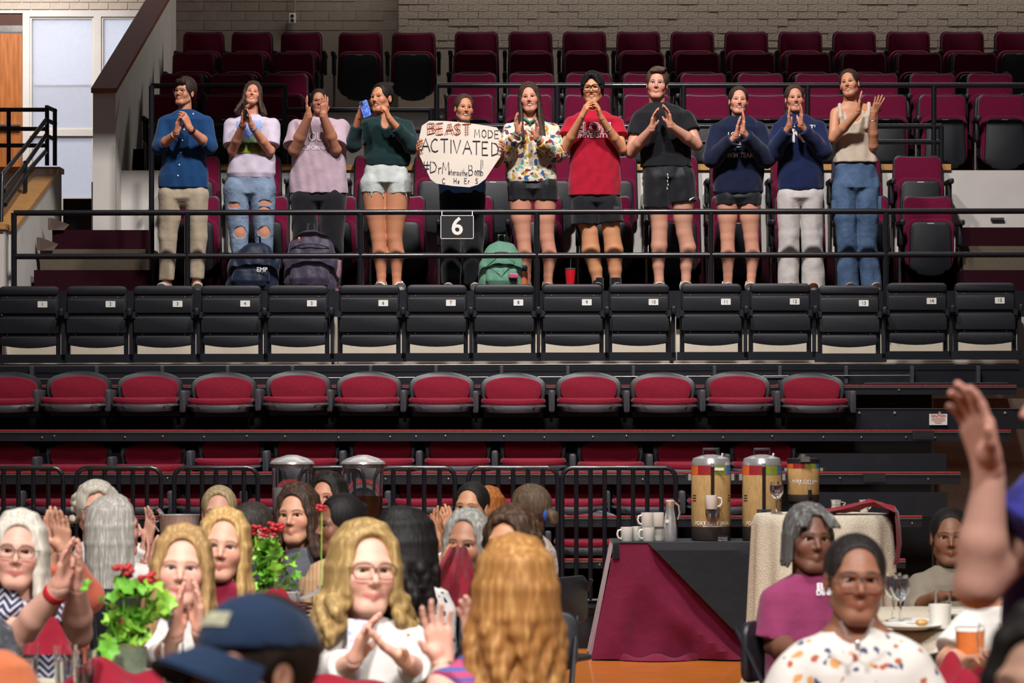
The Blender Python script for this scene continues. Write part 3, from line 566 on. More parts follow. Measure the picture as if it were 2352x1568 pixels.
def solid(ps, h, warp=None):
    """mesh the blended solids at voxel size h -> vertices, quads"""
    lo, hi = bounds(ps); lo = lo - 2.5 * h; hi = hi + 2.5 * h
    n = np.maximum(np.ceil((hi - lo) / h).astype(int) + 1, 4)
    ax = [lo[i] + h * np.arange(n[i]) for i in range(3)]
    D = np.full(n, 0.2)
    for p in ps:
        if p['op'] < 0 or p['t'] == 'half': sl = [slice(0, n[i]) for i in range(3)] if p['t'] == 'half' else None
        if p['t'] != 'half':
            if p['op'] < 0:
                r = p['r'].max() if p['t'] == 'ell' else max(p['ra'], p['rb']); a0 = np.minimum(p['a'], p.get('b', p['a'])) - r; a1 = np.maximum(p['a'], p.get('b', p['a'])) + r
            else: a0, a1 = p['lo'], p['hi']
            m = p['k'] + 3 * h
            i0 = np.clip(np.floor((a0 - m - lo) / h).astype(int), 0, n); i1 = np.clip(np.ceil((a1 + m - lo) / h).astype(int) + 1, 0, n)
            if (i1 <= i0).any(): continue
            sl = [slice(i0[i], i1[i]) for i in range(3)]
        sl = tuple(sl)
        f = field(p, ax[0][sl[0]][:, None, None], ax[1][sl[1]][None, :, None], ax[2][sl[2]][None, None, :])
        d = D[sl]; k = max(p['k'], 1e-6)
        if p['op'] > 0: e = np.maximum(k - np.abs(d - f), 0) / k; D[sl] = np.minimum(d, f) - e * e * k * 0.25
        else: f = -f; e = np.maximum(k - np.abs(d - f), 0) / k; D[sl] = np.maximum(d, f) + e * e * k * 0.25
    if warp is not None: D = D + warp(ax[0][:, None, None], ax[1][None, :, None], ax[2][None, None, :])
    S = D < 0; cnt = np.zeros(n - 1, np.int8)
    for i in (0, 1):
        for j in (0, 1):
            for k in (0, 1): cnt += S[i:n[0]-1+i, j:n[1]-1+j, k:n[2]-1+k]
    I = np.argwhere((cnt > 0) & (cnt < 8)); idx = np.full(n - 1, -1, np.int64); idx[tuple(I.T)] = np.arange(len(I))
    cv = {}
    for i in (0, 1):
        for j in (0, 1):
            for k in (0, 1): cv[(i, j, k)] = D[I[:, 0] + i, I[:, 1] + j, I[:, 2] + k]
    acc = np.zeros((len(I), 3)); num = np.zeros(len(I))
    for c in cv:
        for a in range(3):
            if c[a]: continue
            c2 = list(c); c2[a] = 1; v0, v1 = cv[c], cv[tuple(c2)]; m = (v0 < 0) != (v1 < 0)
            t = np.where(m, v0 / np.where(m, v0 - v1, 1), 0); P = np.zeros((len(I), 3)); P[:] = c; P[:, a] += t
            acc += P * m[:, None]; num += m
    V = lo + h * (I + acc / np.maximum(num, 1)[:, None]); Q = []
    for a in range(3):
        b, c = (a + 1) % 3, (a + 2) % 3
        s0 = [slice(None)] * 3; s1 = [slice(None)] * 3; s0[a] = slice(0, -1); s1[a] = slice(1, None)
        E = np.argwhere(S[tuple(s0)] != S[tuple(s1)]); E = E[(E[:, b] > 0) & (E[:, c] > 0) & (E[:, b] < n[b] - 1) & (E[:, c] < n[c] - 1)]
        ins = S[tuple(E.T)]
        def cell(db, dc): e = E.copy(); e[:, b] += db; e[:, c] += dc; return idx[tuple(e.T)]
        q = np.stack([cell(-1, -1), cell(0, -1), cell(0, 0), cell(-1, 0)], 1)
        q[~ins] = q[~ins][:, ::-1]; Q.append(q)
    Q = np.concatenate(Q); Q = Q[(Q >= 0).all(1)]
    return V, Q
def np_mesh(name, V, Q, mats, col=None, midx=None):
    me = bpy.data.meshes.new(name); me.vertices.add(len(V)); me.vertices.foreach_set('co', V.astype(np.float32).ravel())
    me.loops.add(Q.size); me.loops.foreach_set('vertex_index', Q.astype(np.int32).ravel())
    me.polygons.add(len(Q)); me.polygons.foreach_set('loop_start', np.arange(0, Q.size, 4, dtype=np.int32)); 
    try: me.polygons.foreach_set('loop_total', np.full(len(Q), 4, np.int32))
    except Exception: pass
    me.polygons.foreach_set('use_smooth', np.ones(len(Q), bool))
    for m in (mats if isinstance(mats, (list, tuple)) else [mats]): me.materials.append(m)
    if midx is not None: me.polygons.foreach_set('material_index', midx.astype(np.int32))
    if col is not None:
        at_ = me.color_attributes.new('tint', 'FLOAT_COLOR', 'POINT'); at_.data.foreach_set('color', np.concatenate([col, np.ones((len(V), 1))], 1).astype(np.float32).ravel())
    me.update(calc_edges=True); me.validate(); return me
def folds(amp, f=(38, 30, 24), seed=0):
    q = np.random.RandomState(seed); ph = q.uniform(0, 6, 6); g = q.uniform(.7, 1.3, 6)
    return lambda x, y, z: amp * (np.sin(x * 62 * g[0] + z * 9 * g[1] + y * 15 + ph[0]) * np.sin(z * 8 * g[2] + x * 6 + ph[1]) + .6 * np.sin(x * 48 * g[3] - z * 26 * g[4] + y * 20 + ph[2]) * np.sin(z * 11 + x * 14 + ph[3]))
# ---- skin material reads the tint stored on the body
def tint_mat(name, rough=.5, sss=.08, bump=.05):
    m = bpy.data.materials.new(name); m.use_nodes = True; N, L = m.node_tree.nodes, m.node_tree.links; b = N['Principled BSDF']
    a = N.new('ShaderNodeVertexColor'); a.layer_name = 'tint'; nz = N.new('ShaderNodeTexNoise'); nz.inputs['Scale'].default_value = 60
    tc = N.new('ShaderNodeTexCoord'); L.new(tc.outputs['Object'], nz.inputs['Vector'])
    mr = N.new('ShaderNodeMapRange'); mr.inputs[3].default_value = .93; mr.inputs[4].default_value = 1.07; L.new(nz.outputs['Fac'], mr.inputs[0])
    mx = N.new('ShaderNodeVectorMath'); mx.operation = 'SCALE'; L.new(a.outputs['Color'], mx.inputs[0]); L.new(mr.outputs[0], mx.inputs['Scale'])
    L.new(mx.outputs[0], b.inputs['Base Color']); b.inputs['Roughness'].default_value = rough; b.inputs['Specular IOR Level'].default_value = .35
    if sss: b.inputs['Subsurface Weight'].default_value = sss; b.inputs['Subsurface Radius'].default_value = (.012, .005, .003)
    return m
M_SKIN = tint_mat('skin'); M_TINT = tint_mat('printed_fabric', .85, 0)
M_EYEW = mat('eye_white', '#e6e0da', .25, var=.02); M_PUP = mat('pupil', '#0c0a0a', .15, var=0); M_TEETH = mat('teeth', '#ece6da', .3, var=.02)
IRIS = {'brown': mat('iris_brown', '#3a2114', .2), 'blue': mat('iris_blue', '#4a6a86', .2), 'green': mat('iris_green', '#5a6a48', .2)}
EYE = {}
def eye_mesh(c):
    if c not in EYE:
        mb = MB(); n = 14; ang = [0, 18, 40, 60, 90, 130, 180]; r = .0125
        for i in range(len(ang) - 1):
            mb.mi = 0 if i == 0 else (1 if i == 1 else 2)
            a0, a1 = math.radians(ang[i]), math.radians(ang[i + 1])
            vs = [(r * math.sin(a) * math.cos(2*math.pi*k/n), -r * math.cos(a), r * math.sin(a) * math.sin(2*math.pi*k/n)) for a in (a0, a1) for k in range(n)]
            mb.add(vs, [(k, (k + 1) % n, n + (k + 1) % n, n + k) for k in range(n)])
        EYE[c] = mb.mesh('eye', [M_PUP, IRIS[c], M_EYEW])
    return EYE[c]
EX, EY_, EZ = .031, -.068, .004        # eye centre in the head
HEADS = {}
def head_template(smile, fine, squint=False):
    key = (smile, fine, squint)
    if key in HEADS: return HEADS[key]
    ps = [ell((0, .014, .03), (.075, .095, .088), .03), ell((0, -.03, -.035), (.060, .060, .082), .035), ell((0, -.066, -.098), (.022, .018, .016), .03)]
    for s in (-1, 1):
        ps += [cone((s * .05, .0, -.06), (s * .022, -.062, -.098), .019, .016, .025), ell((s * .041, -.06, -.026 + .004 * smile), (.022, .020, .022), .025),
               cone((s * .010, -.079, .024), (s * .044, -.070, .022), .009, .007, .02)]
    ps += [cone((0, -.082, .012), (0, -.104, -.026), .0070, .0092, .012), ell((-.011, -.092, -.031), (.0068, .008, .0065), .008), ell((.011, -.092, -.031), (.0068, .008, .0065), .008)]
    sp = 1.42 if smile else 1.0; up = .009 if smile else .005
    for s in (-1, 1):
        ps += [cone((0, -.0870, -.0605), (s * .029 * (sp if smile else 1) ** .5, -.0735, -.066 + up), .0046, .003, .008), cone((0, -.0855, -.070 - .006 * smile), (s * .028 * (sp if smile else 1) ** .5, -.0730, -.067 + up), .0052, .003, .008)]
    if smile: ps.append(ell((0, -.094, -.0625), (.033, .021, .0096), .003, op=-1))
    for s in (-1, 1):
        ps.append(ell((s * EX, EY_ - .020, EZ - .001), (.0150, .018, .0040 if squint else .0066), .004, op=-1))
        ps += [ell((s * .078, .012, -.006), (.008, .018, .031), .008), ell((s * .086, .008, -.004), (.006, .010, .020), .004, op=-1)]
    V, Q = solid(ps, .0030 if fine else .0040)
    x, y, z = V.T; ax_ = np.abs(x)
    W = {}
    front = y < -.05
    lipz = np.where(ax_ < .04, -.065 + up * (ax_ / .03) ** 2, 0)
    W['lip'] = np.clip(1.3 - np.sqrt((x / ((.026 if smile else .030) * sp ** .5)) ** 2 + ((z - lipz) / (.0072 + .0045 * smile)) ** 2), 0, 1) * 3 * front; W['lip'] = np.clip(W['lip'], 0, 1)
    bz = .0255 - .0035 * ((ax_ - .03) / .016) ** 2
    W['brow'] = np.clip(1.6 - np.abs(z - bz) / .0028, 0, 1) * (ax_ > .013) * (ax_ < .049) * front
    W['lash'] = np.clip(1.5 - np.abs(np.sqrt(((ax_ - EX) / .0165) ** 2 + ((z - EZ) / (.0052 if squint else .0078)) ** 2) - 1) / .18, 0, 1) * front * (z > EZ - .001)
    W['blush'] = np.exp(-((ax_ - .042) / .018) ** 2 - ((z + .028) / .018) ** 2) * front + .7 * np.exp(-(x / .013) ** 2 - ((z + .028) / .012) ** 2) * front
    W['mouth'] = ((ax_ < .025) & (np.abs(z + .0645) < .005) & (y > -.086) & front) * 1.0 * smile
    W['stub'] = np.clip((-.035 - z) / .03, 0, 1) * (y < .01) * (1 - W['lip'])
    HEADS[key] = (V, Q, W); return HEADS[key]
def hand_prims(w_, f, n, right, curl=.25, spread=.12, s=1.0, thumb=.6, fist=False):
    f = A3(f) / np.linalg.norm(A3(f)); n = A3(n); n = n - f * (n @ f); n /= np.linalg.norm(n)
    t = np.cross(f, n) * (1 if right else -1); w_ = A3(w_); ps = []
    base = w_ + f * .012 * s
    for i, (off, ln, r) in enumerate(((.031, .074, .0096), (.0105, .082, .0098), (-.0100, .076, .0094), (-.0295, .060, .0084))):
        kn = base + (f * (.088 - .006 * abs(i - 1)) + t * off) * s
        ps.append(cone(base + t * off * .55 * s, kn, .0145 * s, .0125 * s, .014))
        a = off * spread * 26; d = f * math.cos(a) + t * math.sin(a); p = kn; c = curl * (1 + .12 * i) * (1.0 if not fist else 1); ang = c * .5
        for j, fr in enumerate((.46, .30, .24)):
            ang_ = ang; dd = d * math.cos(ang_) + n * math.sin(ang_); p2 = p + dd * ln * fr * s
            ps.append(cone(p, p2, r * s * (1 - .08 * j), r * s * (.92 - .08 * j), .004)); p = p2; ang += c
    th = base + (f * .022 + t * .026 + n * .008) * s; d = t * thumb + f * (1.05 - thumb) + n * .25; d /= np.linalg.norm(d)
    p2 = th + d * .036 * s; d2 = d * .75 + f * .55; d2 /= np.linalg.norm(d2); p3 = p2 + d2 * .028 * s
    ps += [cone(th, p2, .0135 * s, .0112 * s, .014), cone(p2, p3, .0108 * s, .0088 * s, .004), ell(base + (t * .020 + f * .03 + n * .010) * s, np.array((.02, .02, .02)) * s, .012)]
    return ps
def rot_euler(yaw, pitch, roll):
    """yaw >0 turns the face to image right, pitch >0 tips it up, roll >0 leans the crown to image right (degrees)"""
    return Matrix.Rotation(math.radians(yaw), 3, 'Z') @ Matrix.Rotation(-math.radians(pitch), 3, 'X') @ Matrix.Rotation(math.radians(roll), 3, 'Y')
HAIRM = {}
def hair_mat(col, col2=None, wavy=0):
    key = (col, col2, wavy)
    if key in HAIRM: return HAIRM[key]
    m = bpy.data.materials.new('hair'); m.use_nodes = True; N, L = m.node_tree.nodes, m.node_tree.links; b = N['Principled BSDF']
    tc = N.new('ShaderNodeTexCoord'); mp = N.new('ShaderNodeMapping'); mp.inputs['Scale'].default_value = (1, 1, .12) if not wavy else (1, 1, .12); L.new(tc.outputs['Object'], mp.inputs[0])
    nz = N.new('ShaderNodeTexNoise'); nz.inputs['Scale'].default_value = 110 if not wavy else 80; nz.inputs['Detail'].default_value = 5; L.new(mp.outputs[0], nz.inputs['Vector'])
    rp = N.new('ShaderNodeValToRGB'); c = lin(col); c2 = lin(col2) if col2 else tuple(min(1, v * 1.7) for v in c[:3]) + (1,)
    rp.color_ramp.elements[0].position = .25; rp.color_ramp.elements[1].position = .80; rp.color_ramp.elements[0].color = tuple(v * .7 for v in c[:3]) + (1,); rp.color_ramp.elements[1].color = c2
    e = rp.color_ramp.elements.new(.5); e.color = c
    L.new(nz.outputs['Fac'], rp.inputs[0]); L.new(rp.outputs[0], b.inputs['Base Color']); b.inputs['Roughness'].default_value = .62; b.inputs['Specular IOR Level'].default_value = .25
    bp = N.new('ShaderNodeBump'); bp.inputs['Strength'].default_value = .35; bp.inputs['Distance'].default_value = .01; L.new(nz.outputs['Fac'], bp.inputs['Height']); L.new(bp.outputs[0], b.inputs['Normal'])
    HAIRM[key] = m; return m
def hair_prims(style, rs, opt):
    """hair in head coordinates (face towards -y)"""
    def skull(t=.010, top=.0): return [ell((0, .020, .036 + top / 2), (.080 + t, .098 + t, .090 + t + top / 2), .02)]
    def face(z0=-.030, w_=.068, h=.108, y=-.085, d=.078): return ell((0, y, z0), (w_, d, h), .006, op=-1)
    ps = []; H = opt.get
    if style in ('short', 'crop', 'tousled', 'side', 'floppy'):
        t = {'short': .009, 'crop': .005, 'tousled': .012, 'side': .010, 'floppy': .013}[style]
        ps = skull(t, {'short': .008, 'tousled': .02, 'crop': 0, 'side': .014, 'floppy': .014}[style])
        if style == 'tousled':
            for k in range(34):
                a = rs.uniform(0, 6.28); q = rs.uniform(.0, .9); ps.append(ell((.075 * q * math.cos(a), -.02 + .085 * q * math.sin(a), .128 - .05 * q * q + rs.uniform(-.006, .008)), (.018, .018, .014), .008))
        ps += [half((0, .01, -.075), (0, -.15, -1), -1), face(-.032, .070, .106), ell((0, -.098, .052), (.062, .058, .050), .006, op=-1)]
        ps.append(ell((0, -.045, -.075), (.095, .06, .068), .006, op=-1))
        for s in (-1, 1): ps.append(ell((s * .09, .008, -.02), (.02, .03, .045), .006, op=-1))
        if style == 'tousled': ps += [ell((-.03 + .02 * k, -.082, .09 - .004 * (k % 2)), (.02, .02, .024), .01) for k in range(4)]
        if style == 'floppy':
            for s in (-1, 1): ps += [cone((s * .012, -.085, .105), (s * .062, -.068, .035), .014, .012, .012), cone((s * .04, -.07, .10), (s * .078, -.03, .0), .016, .013, .014), cone((s * .078, -.03, .01), (s * .08, .0, -.045), .012, .008, .01)]
            ps += [cone((0, .09, .03), (0, .085, -.07), .04, .03, .02)]
        if style == 'side': ps += [cone((-.045, -.072, .098), (.045, -.074, .104), .013, .016, .012), ell((.02, -.04, .118), (.055, .05, .018), .012)]
    elif style in ('bun', 'back', 'pony'):
        ps = skull(.007, .006) + [half((0, .03, -.055), (0, -.55, -1), -1), face(-.030, .071, .108), ell((0, -.098, .056), (.062, .060, .052), .006, op=-1), ell((0, -.05, -.08), (.1, .075, .075), .006, op=-1)]
        for s in (-1, 1): ps.append(ell((s * .09, .006, -.015), (.022, .032, .04), .006, op=-1))
        if style == 'bun':
            bx, by, bz = H('bun', (.045, .06, .125)); ps.append(ell((bx, by, bz), (.034, .034, .03), .008))
            for k in range(10): a = k * .63; ps.append(ell((bx + .026 * math.cos(a), by + .02 * math.sin(2 * a), bz + .022 * math.sin(a)), .014, .004))
        elif style == 'pony':
            p = H('tail', [(.0, .10, .03), (.05, .115, -.02), (.055, .11, -.09)])
            for a, b in zip(p[:-1], p[1:]): ps.append(cone(a, b, .026, .022, .015))
        else: ps.append(ell((0, .105, -.0), (.032, .026, .032), .02))
    elif style in ('long', 'bob', 'wavy', 'curly', 'locs', 'afro'):
        t = {'long': .009, 'bob': .012, 'wavy': .014, 'curly': .016, 'locs': .010, 'afro': .02}[style]
        ps = skull(t, .006) + [half((0, .02, -.085), (0, -.1, -1), -1)]
        L = H('len', .26); wd = H('wide', .085); n = H('n', 22); fr = H('front', .5); back = H('back', True)
        opening = [face(H('fz', -.042), H('fw', .064), .108), ell((0, -.097, H('fz', -.042) + .088), (H('fw', .064) * .88, .060, .052), .006, op=-1)]
        if style in ('long', 'wavy', 'bob'):
            strands = []
            for k in range(n):
                u = k / (n - 1) * 2 - 1                       # -1 image-left front, 0 back, 1 image-right front
                a = u * math.radians(H('arc', 128)); x0, y0 = math.sin(a) * (.074 + t), .015 + math.cos(a) * (.092 + t)
                if not back and abs(u) < .45: continue
                p = [(x0 * .10, y0 * .15 - .012, .130), (x0 * .52, y0 * .55 - .004, .118), (x0 * .86, y0 * .9, .075), (x0 * 1.0, y0, .01), (x0 * 1.06, y0, -.06)]
                Lk = L * rs.uniform(.88, 1.05); x1 = x0 / (.074 + t) * wd * rs.uniform(.9, 1.12); sway = rs.uniform(-.012, .012)
                ns = 8 if style == 'wavy' else 3
                for j in range(1, ns + 1):
                    q = j / ns; wv = (H('wave', .016) * math.sin(q * H('wf', 9) + k * 1.7) if style == 'wavy' else .004 * math.sin(q * 5 + k))
                    yy = y0 + (H('yend', y0) - y0) * q if abs(u) > fr else y0
                    p.append((x0 * 1.06 + (x1 - x0) * q + wv + sway * q, yy + wv * .6 - .012 * q, -.06 - (Lk - .06) * q))
                r0 = H('r', .017)
                for j in range(len(p) - 1): strands.append(cone(p[j], p[j + 1], r0 * (.62, .75, .9, 1, 1, .97, .94, .9, .86, .82, .78, .74, .7)[j], r0 * (.75, .9, 1, 1, .97, .94, .9, .86, .82, .78, .74, .7, .66)[j], .009))
            ps = ps + opening + strands
        elif style == 'curly':
            ps += opening; q = H('vol', 1.0)
            for k in range(H('n', 220)):
                a = rs.uniform(-math.pi, math.pi); v = rs.uniform(-.75, 1.0); u = math.sqrt(max(0, 1 - v * v)) if v > 0 else 1.0
                fx, fy = math.sin(a), math.cos(a)
                if fy < -.25 and v < H('fringe', .62): continue
                rr = 1.0 + (H('flare', .35) * max(0, -v))
                zc = .03 + (.098 * v if v > 0 else H('drop', .16) * v)
                ps.append(ell((fx * u * (.080 + .016 * q) * rr, .018 + fy * u * (.100 + .016 * q), zc), np.array((1, 1, 1.2)) * rs.uniform(.010, .016) * q, .005))
        elif style == 'afro':
            ps += [ell((0, .03, .045), (.105, .11, .10), .02)] + opening
            for k in range(120):
                v3 = np.random.RandomState(k).normal(size=3); v3 /= np.linalg.norm(v3)
                if v3[1] < -.3 and v3[2] < .55 or v3[2] < -.5: continue
                ps.append(ell((v3[0] * .105, .03 + v3[1] * .11, .045 + v3[2] * .10), .014, .006))
        elif style == 'locs':
            ps += opening
            for k in range(34):
                a = math.radians(rs.uniform(-125, 125)); x0, y0 = math.sin(a) * .08, .015 + math.cos(a) * .098; L_ = rs.uniform(.6, 1) * L
                p = [(x0 * .3, y0 * .35 - .02, .128), (x0 * .9, y0 * .9, .085), (x0 * 1.12, y0 * 1.05, .02), (x0 * 1.16, y0 * 1.05, .02 - L_)]
                for j in range(3): ps.append(cone(p[j], p[j + 1], .0078, .0072, .002))
            for k in (0, 1, 2, 6, 7, 8):
                x0 = -.06 + .015 * k; p = [(x0 * .5, -.02, .125), (x0 * .9, -.082, .088), (x0 * 1.15 + (.012 if x0 > 0 else -.012), -.094, .05)]
                for j in range(2): ps.append(cone(p[j], p[j + 1], .0085, .008, .003))
    return ps
def glasses(par, col, w_=.026, hgt=.020, Mx=None, r=.0016):
    g = MB(); z0 = EZ - .003; y0 = -.100; r = .0030 if col == '#111114' else r
    for s in (-1, 1):
        pts = [(s * EX + w_ * math.copysign(abs(math.cos(a)) ** .7, math.cos(a)), y0 + .006 * (abs(s * EX + w_ * math.cos(a)) / .05) ** 2, z0 + hgt * math.copysign(abs(math.sin(a)) ** .7, math.sin(a))) for a in [2 * math.pi * k / 20 for k in range(20)]]
        g.tube(pts, r, 6, True); g.tube([(s * (EX + w_), y0 + .008, z0 + .008), (s * .077, -.06, z0 + .009), (s * .08, .012, z0 + .006)], r * .9, 6)
    g.tube([(-EX + w_ - .002, y0, z0 + .006), (0, y0 - .004, z0 + .009), (EX - w_ + .002, y0, z0 + .006)], r, 6)
    g.v = [tuple(Mx @ Vector(v)) for v in g.v]
    return part('glasses', g, mat('glasses_' + col, col, .3), par)
# ================================================================== people
def person(label, D, hd, skin, hair, arms, garments, smile=0, squint=False, eyes='brown', glass=None, brow='#2e2018', stub=0, neck=.054, arm_r=1.0, hs=.94, legs=(), shoes=None, z0=None,
           vb=.007, vh=.0045, fine=False, hopt=None, hv=.005, seed=0, neck_to=None, chest=None, extra=None, lipc=.55, base=None, prop=None, noface=False):
    s = F / D; rs = random.Random(seed)
    def P(px, py, dy=0.0): d = D + dy; return A3(at(px, py, d))
    def r_(px): return px / s
    cx, yt, yc, yaw, pit, rol = hd
    sc = (yc - yt) / s / .245; cen = P(cx, yc - .118 * sc * s * math.cos(math.radians(pit))); Rm = rot_euler(yaw, pit, rol); Rn = np.array(Rm)
    bx = base or (X(cx, D), D, z0 if z0 is not None else 0.0)
    root = thing('person', label, 'person', bx); O = A3(bx)
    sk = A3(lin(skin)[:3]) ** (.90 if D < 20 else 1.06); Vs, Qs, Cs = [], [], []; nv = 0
    def put(V, Q, C):
        nonlocal nv
        Vs.append(V); Qs.append(Q + nv); Cs.append(C); nv += len(V)
    V, Q, W = head_template(smile, fine, squint)
    col = np.tile(sk, (len(V), 1)); w_ = W['blush'][:, None]; col = col * (1 - w_ * A3((-.04, .20, .20)))
    w_ = W['lip'][:, None]; col = col * (1 - w_ * lipc * A3((.35, 1.0, .9))); w_ = W['stub'][:, None] * stub; col = col * (1 - w_) + w_ * A3(lin('#2a221e')[:3])
    bc = A3(lin(brow)[:3]); w_ = np.clip(W['brow'] * .85, 0, 1)[:, None]; col = col * (1 - w_) + w_ * bc; w_ = (W['lash'] * .8)[:, None]; col = col * (1 - w_) + w_ * bc * .5
    col = col * (1 - W['mouth'][:, None] * .85)
    put(V * sc @ Rn.T + cen, Q, col)
    def H(p): return A3(p) * sc @ Rn.T + cen
    # neck and limbs
    nb = P(*neck_to) if neck_to else P(cx, yc + 26, .02)
    ps = [cone(H((0, .022, -.06)), nb, neck * sc, neck * 1.12, .03)]
    if chest is None: ps.append(ell(nb + A3((0, -.0, -.05)), (.105, .06, .055), .04))
    else: ps += [loft([(Z(py, D), (X(xl, D) + X(xr, D)) / 2, D + .01, r_(xr - xl) / 2, dp) for py, xl, xr, dp in chest], .03)]
    hands = []
    for a in arms:
        sh, elb, wr, tip = [P(*q) for q in a['p'][:4]]; g = a.get('r', 1.0) * arm_r
        ps += [cone(sh + A3((0, 0, -.026)), elb, .043 * g, .040 * g, .02), cone(elb, elb + (wr - elb) * .4, .040 * g, .041 * g, .012), cone(elb + (wr - elb) * .4, wr, .041 * g, .0265 * g, .012)]
        f = tip - wr
        hp = hand_prims(wr, f, a['n'], a['right'], a.get('curl', .22), a.get('spread', .10), a.get('hs', hs), a.get('thumb', .6))
        d_ = (wr - elb) / np.linalg.norm(wr - elb)
        hands.append([cone(wr - d_ * .05, wr + f / np.linalg.norm(f) * .015, .029 * g, .0255 * g, .015, flat='a')] + hp)
    if legs:
        pv = sum([P(l[0][0], l[0][1]) for l in legs]) / len(legs) + A3((0, .02, .15)); ps.append(cone(nb + A3((0, .01, -.06)), pv, .06, .07, .03))
        for l in legs: ps.append(cone(pv, P(l[0][0], l[0][1]), .05, min(.05, r_(l[0][2])), .02))
    for lg in legs:
        q = [P(*([c[0], c[1]] + ([c[3]] if len(c) > 3 else [0]))) for c in lg]
        for i in range(len(q) - 1): ps.append(cone(q[i], q[i + 1], r_(lg[i][2]), r_(lg[i + 1][2]), .015))
    V, Q = solid(ps, vb); put(V, Q, np.tile(sk, (len(V), 1)))
    for hp in hands:
        V, Q = solid(hp, vh); put(V, Q, np.tile(sk * A3((1.02, .94, .92)), (len(V), 1)))
    body = obj('body', np_mesh('body', np.concatenate(Vs) - O, np.concatenate(Qs), M_SKIN, np.concatenate(Cs)), root)
    HM = Matrix.Translation(Vector(cen - O)) @ Rm.to_4x4() @ Matrix.Scale(sc, 4)
    for sgn in (-1, 1):
        e = obj('eye', eye_mesh(eyes), root); e.matrix_local = HM @ Matrix.Translation((sgn * EX, EY_ + .0005, EZ - .001))
    if smile:
        t = MB().sphere((0, -.0625, -.061), (.031, .0218, .0088), 16, 8); t.v = [tuple(HM @ Vector(v)) for v in t.v]; part('teeth', t, M_TEETH, root)
    if glass: glasses(root, glass[0], *(glass[1:] or (.026, .020)), Mx=HM)
    if hair:
        st, c1 = hair[0], hair[1]; c2 = hair[2] if len(hair) > 2 else None
        V, Q = solid(hair_prims(st, rs, hopt or {}), hv)
        obj('hair', np_mesh('hair', V * sc @ Rn.T + cen - O, Q, hair_mat(c1, c2, 1 if st in ('wavy', 'curly', 'afro', 'locs') else 0)), root)
    # garments
    ctx = dict(P=P, r=r_, D=D, O=O, root=root, H=H, arms=arms, HM=HM, cen=cen, sc=sc, arm_r=arm_r)
    for g in garments:
        gp = []
        T = None
        if 'rows' in g:
            T = []
            for row in g['rows']:
                py, xl, xr = row[:3]; a_ = r_(xr - xl) / 2; b_ = row[3] if len(row) > 3 else min(g.get('dmax', .125), max(.07, a_ * .60))
                T.append((Z(py, D), (X(xl, D) + X(xr, D)) / 2, D + .01 + (row[4] if len(row) > 4 else 0), a_, b_))
            if g.get('legs') and not g.get('seated'):
                q = min(T); T.append((q[0] - .07, q[1], q[2], q[3] * .45, .06))
            gp.append(loft(T, .035, g.get('ex', 2.3)))
        sl = g.get('sl')
        if sl is not None:
            for ai, a in enumerate(arms):
                sh, elb, wr, tip = [P(*q) for q in a['p'][:4]]; so = g.get('so', .014); k = sl[ai] if hasattr(sl, '__len__') else sl; ar = a.get('r', 1.0) * arm_r
                if k <= 0: continue
                e2 = sh + (elb - sh) * min(k, 1); gp.append(cone(sh + A3((0, 0, -.022)), e2, .046 * ar + so * .7, .043 * ar + so * g.get('flare', 1.15), .03, flat='b' if k <= 1 else None))
                if k > 1: e3 = elb + (wr - elb) * (k - 1); gp.append(cone(elb, e3, .043 * ar + so, (.033 if k > 1.7 else .041) * ar + so * .8, .02, flat='b'))
                if g.get('cuff') and k > 1: u = (wr - elb) / np.linalg.norm(wr - elb); gp.append(cone(e3 - u * .03, e3, .034 * ar + so * .7, .034 * ar + so * .7, .004, flat='ab'))
        for lg in g.get('legs', ()):
            q = [P(*([c[0], c[1]] + ([c[3]] if len(c) > 3 else [0]))) for c in lg]
            for i in range(len(q) - 1): gp.append(cone(q[i], q[i + 1], r_(lg[i][2]), r_(lg[i + 1][2]), .012, q=g.get('lq', 1.0), flat='b' if i == len(q) - 2 else None))
        for c in g.get('holes', ()): gp.append(ell(P(c[0], c[1], c[4] if len(c) > 4 else -.12), (r_(c[2]), .10, r_(c[3])), .003, op=-1))
        if g.get('vneck'): v = g['vneck']; gp.append(ell(P(v[0], v[1], -.10), (r_(v[2]), .11, r_(v[3])), .004, op=-1))
        if g.get('more'): gp += g['more'](ctx)
        V, Q = solid(gp, g.get('v', .008), folds(g.get('fold', .0035), seed=seed + len(g['name'])))
        if not g['name'].endswith('none'): go = obj(g['name'], np_mesh(g['name'], V - O, Q, g['m']), root)
        for me, px, py in g.get('print', ()):        # flat print laid on the front of the garment
            T2 = np.array(sorted(T)); c = P(px, py); co = np.empty(len(me.vertices) * 3, np.float32); me.vertices.foreach_get('co', co); co = co.reshape(-1, 3).astype(float)
            x, z = co[:, 0] + c[0], co[:, 2] + c[2]; cx_, cy_, a_, b_ = [np.interp(z, T2[:, 0], T2[:, i]) for i in (1, 2, 3, 4)]
            e = g.get('ex', 2.3); y = cy_ - b_ * np.maximum(0, 1 - np.abs((x - cx_) / a_) ** e) ** (1 / e) - .007 + co[:, 1]
            me.vertices.foreach_set('co', (np.stack([x, y, z], 1) - O).astype(np.float32).ravel()); me.update(); obj(g.get('pname', 'print'), me, go)
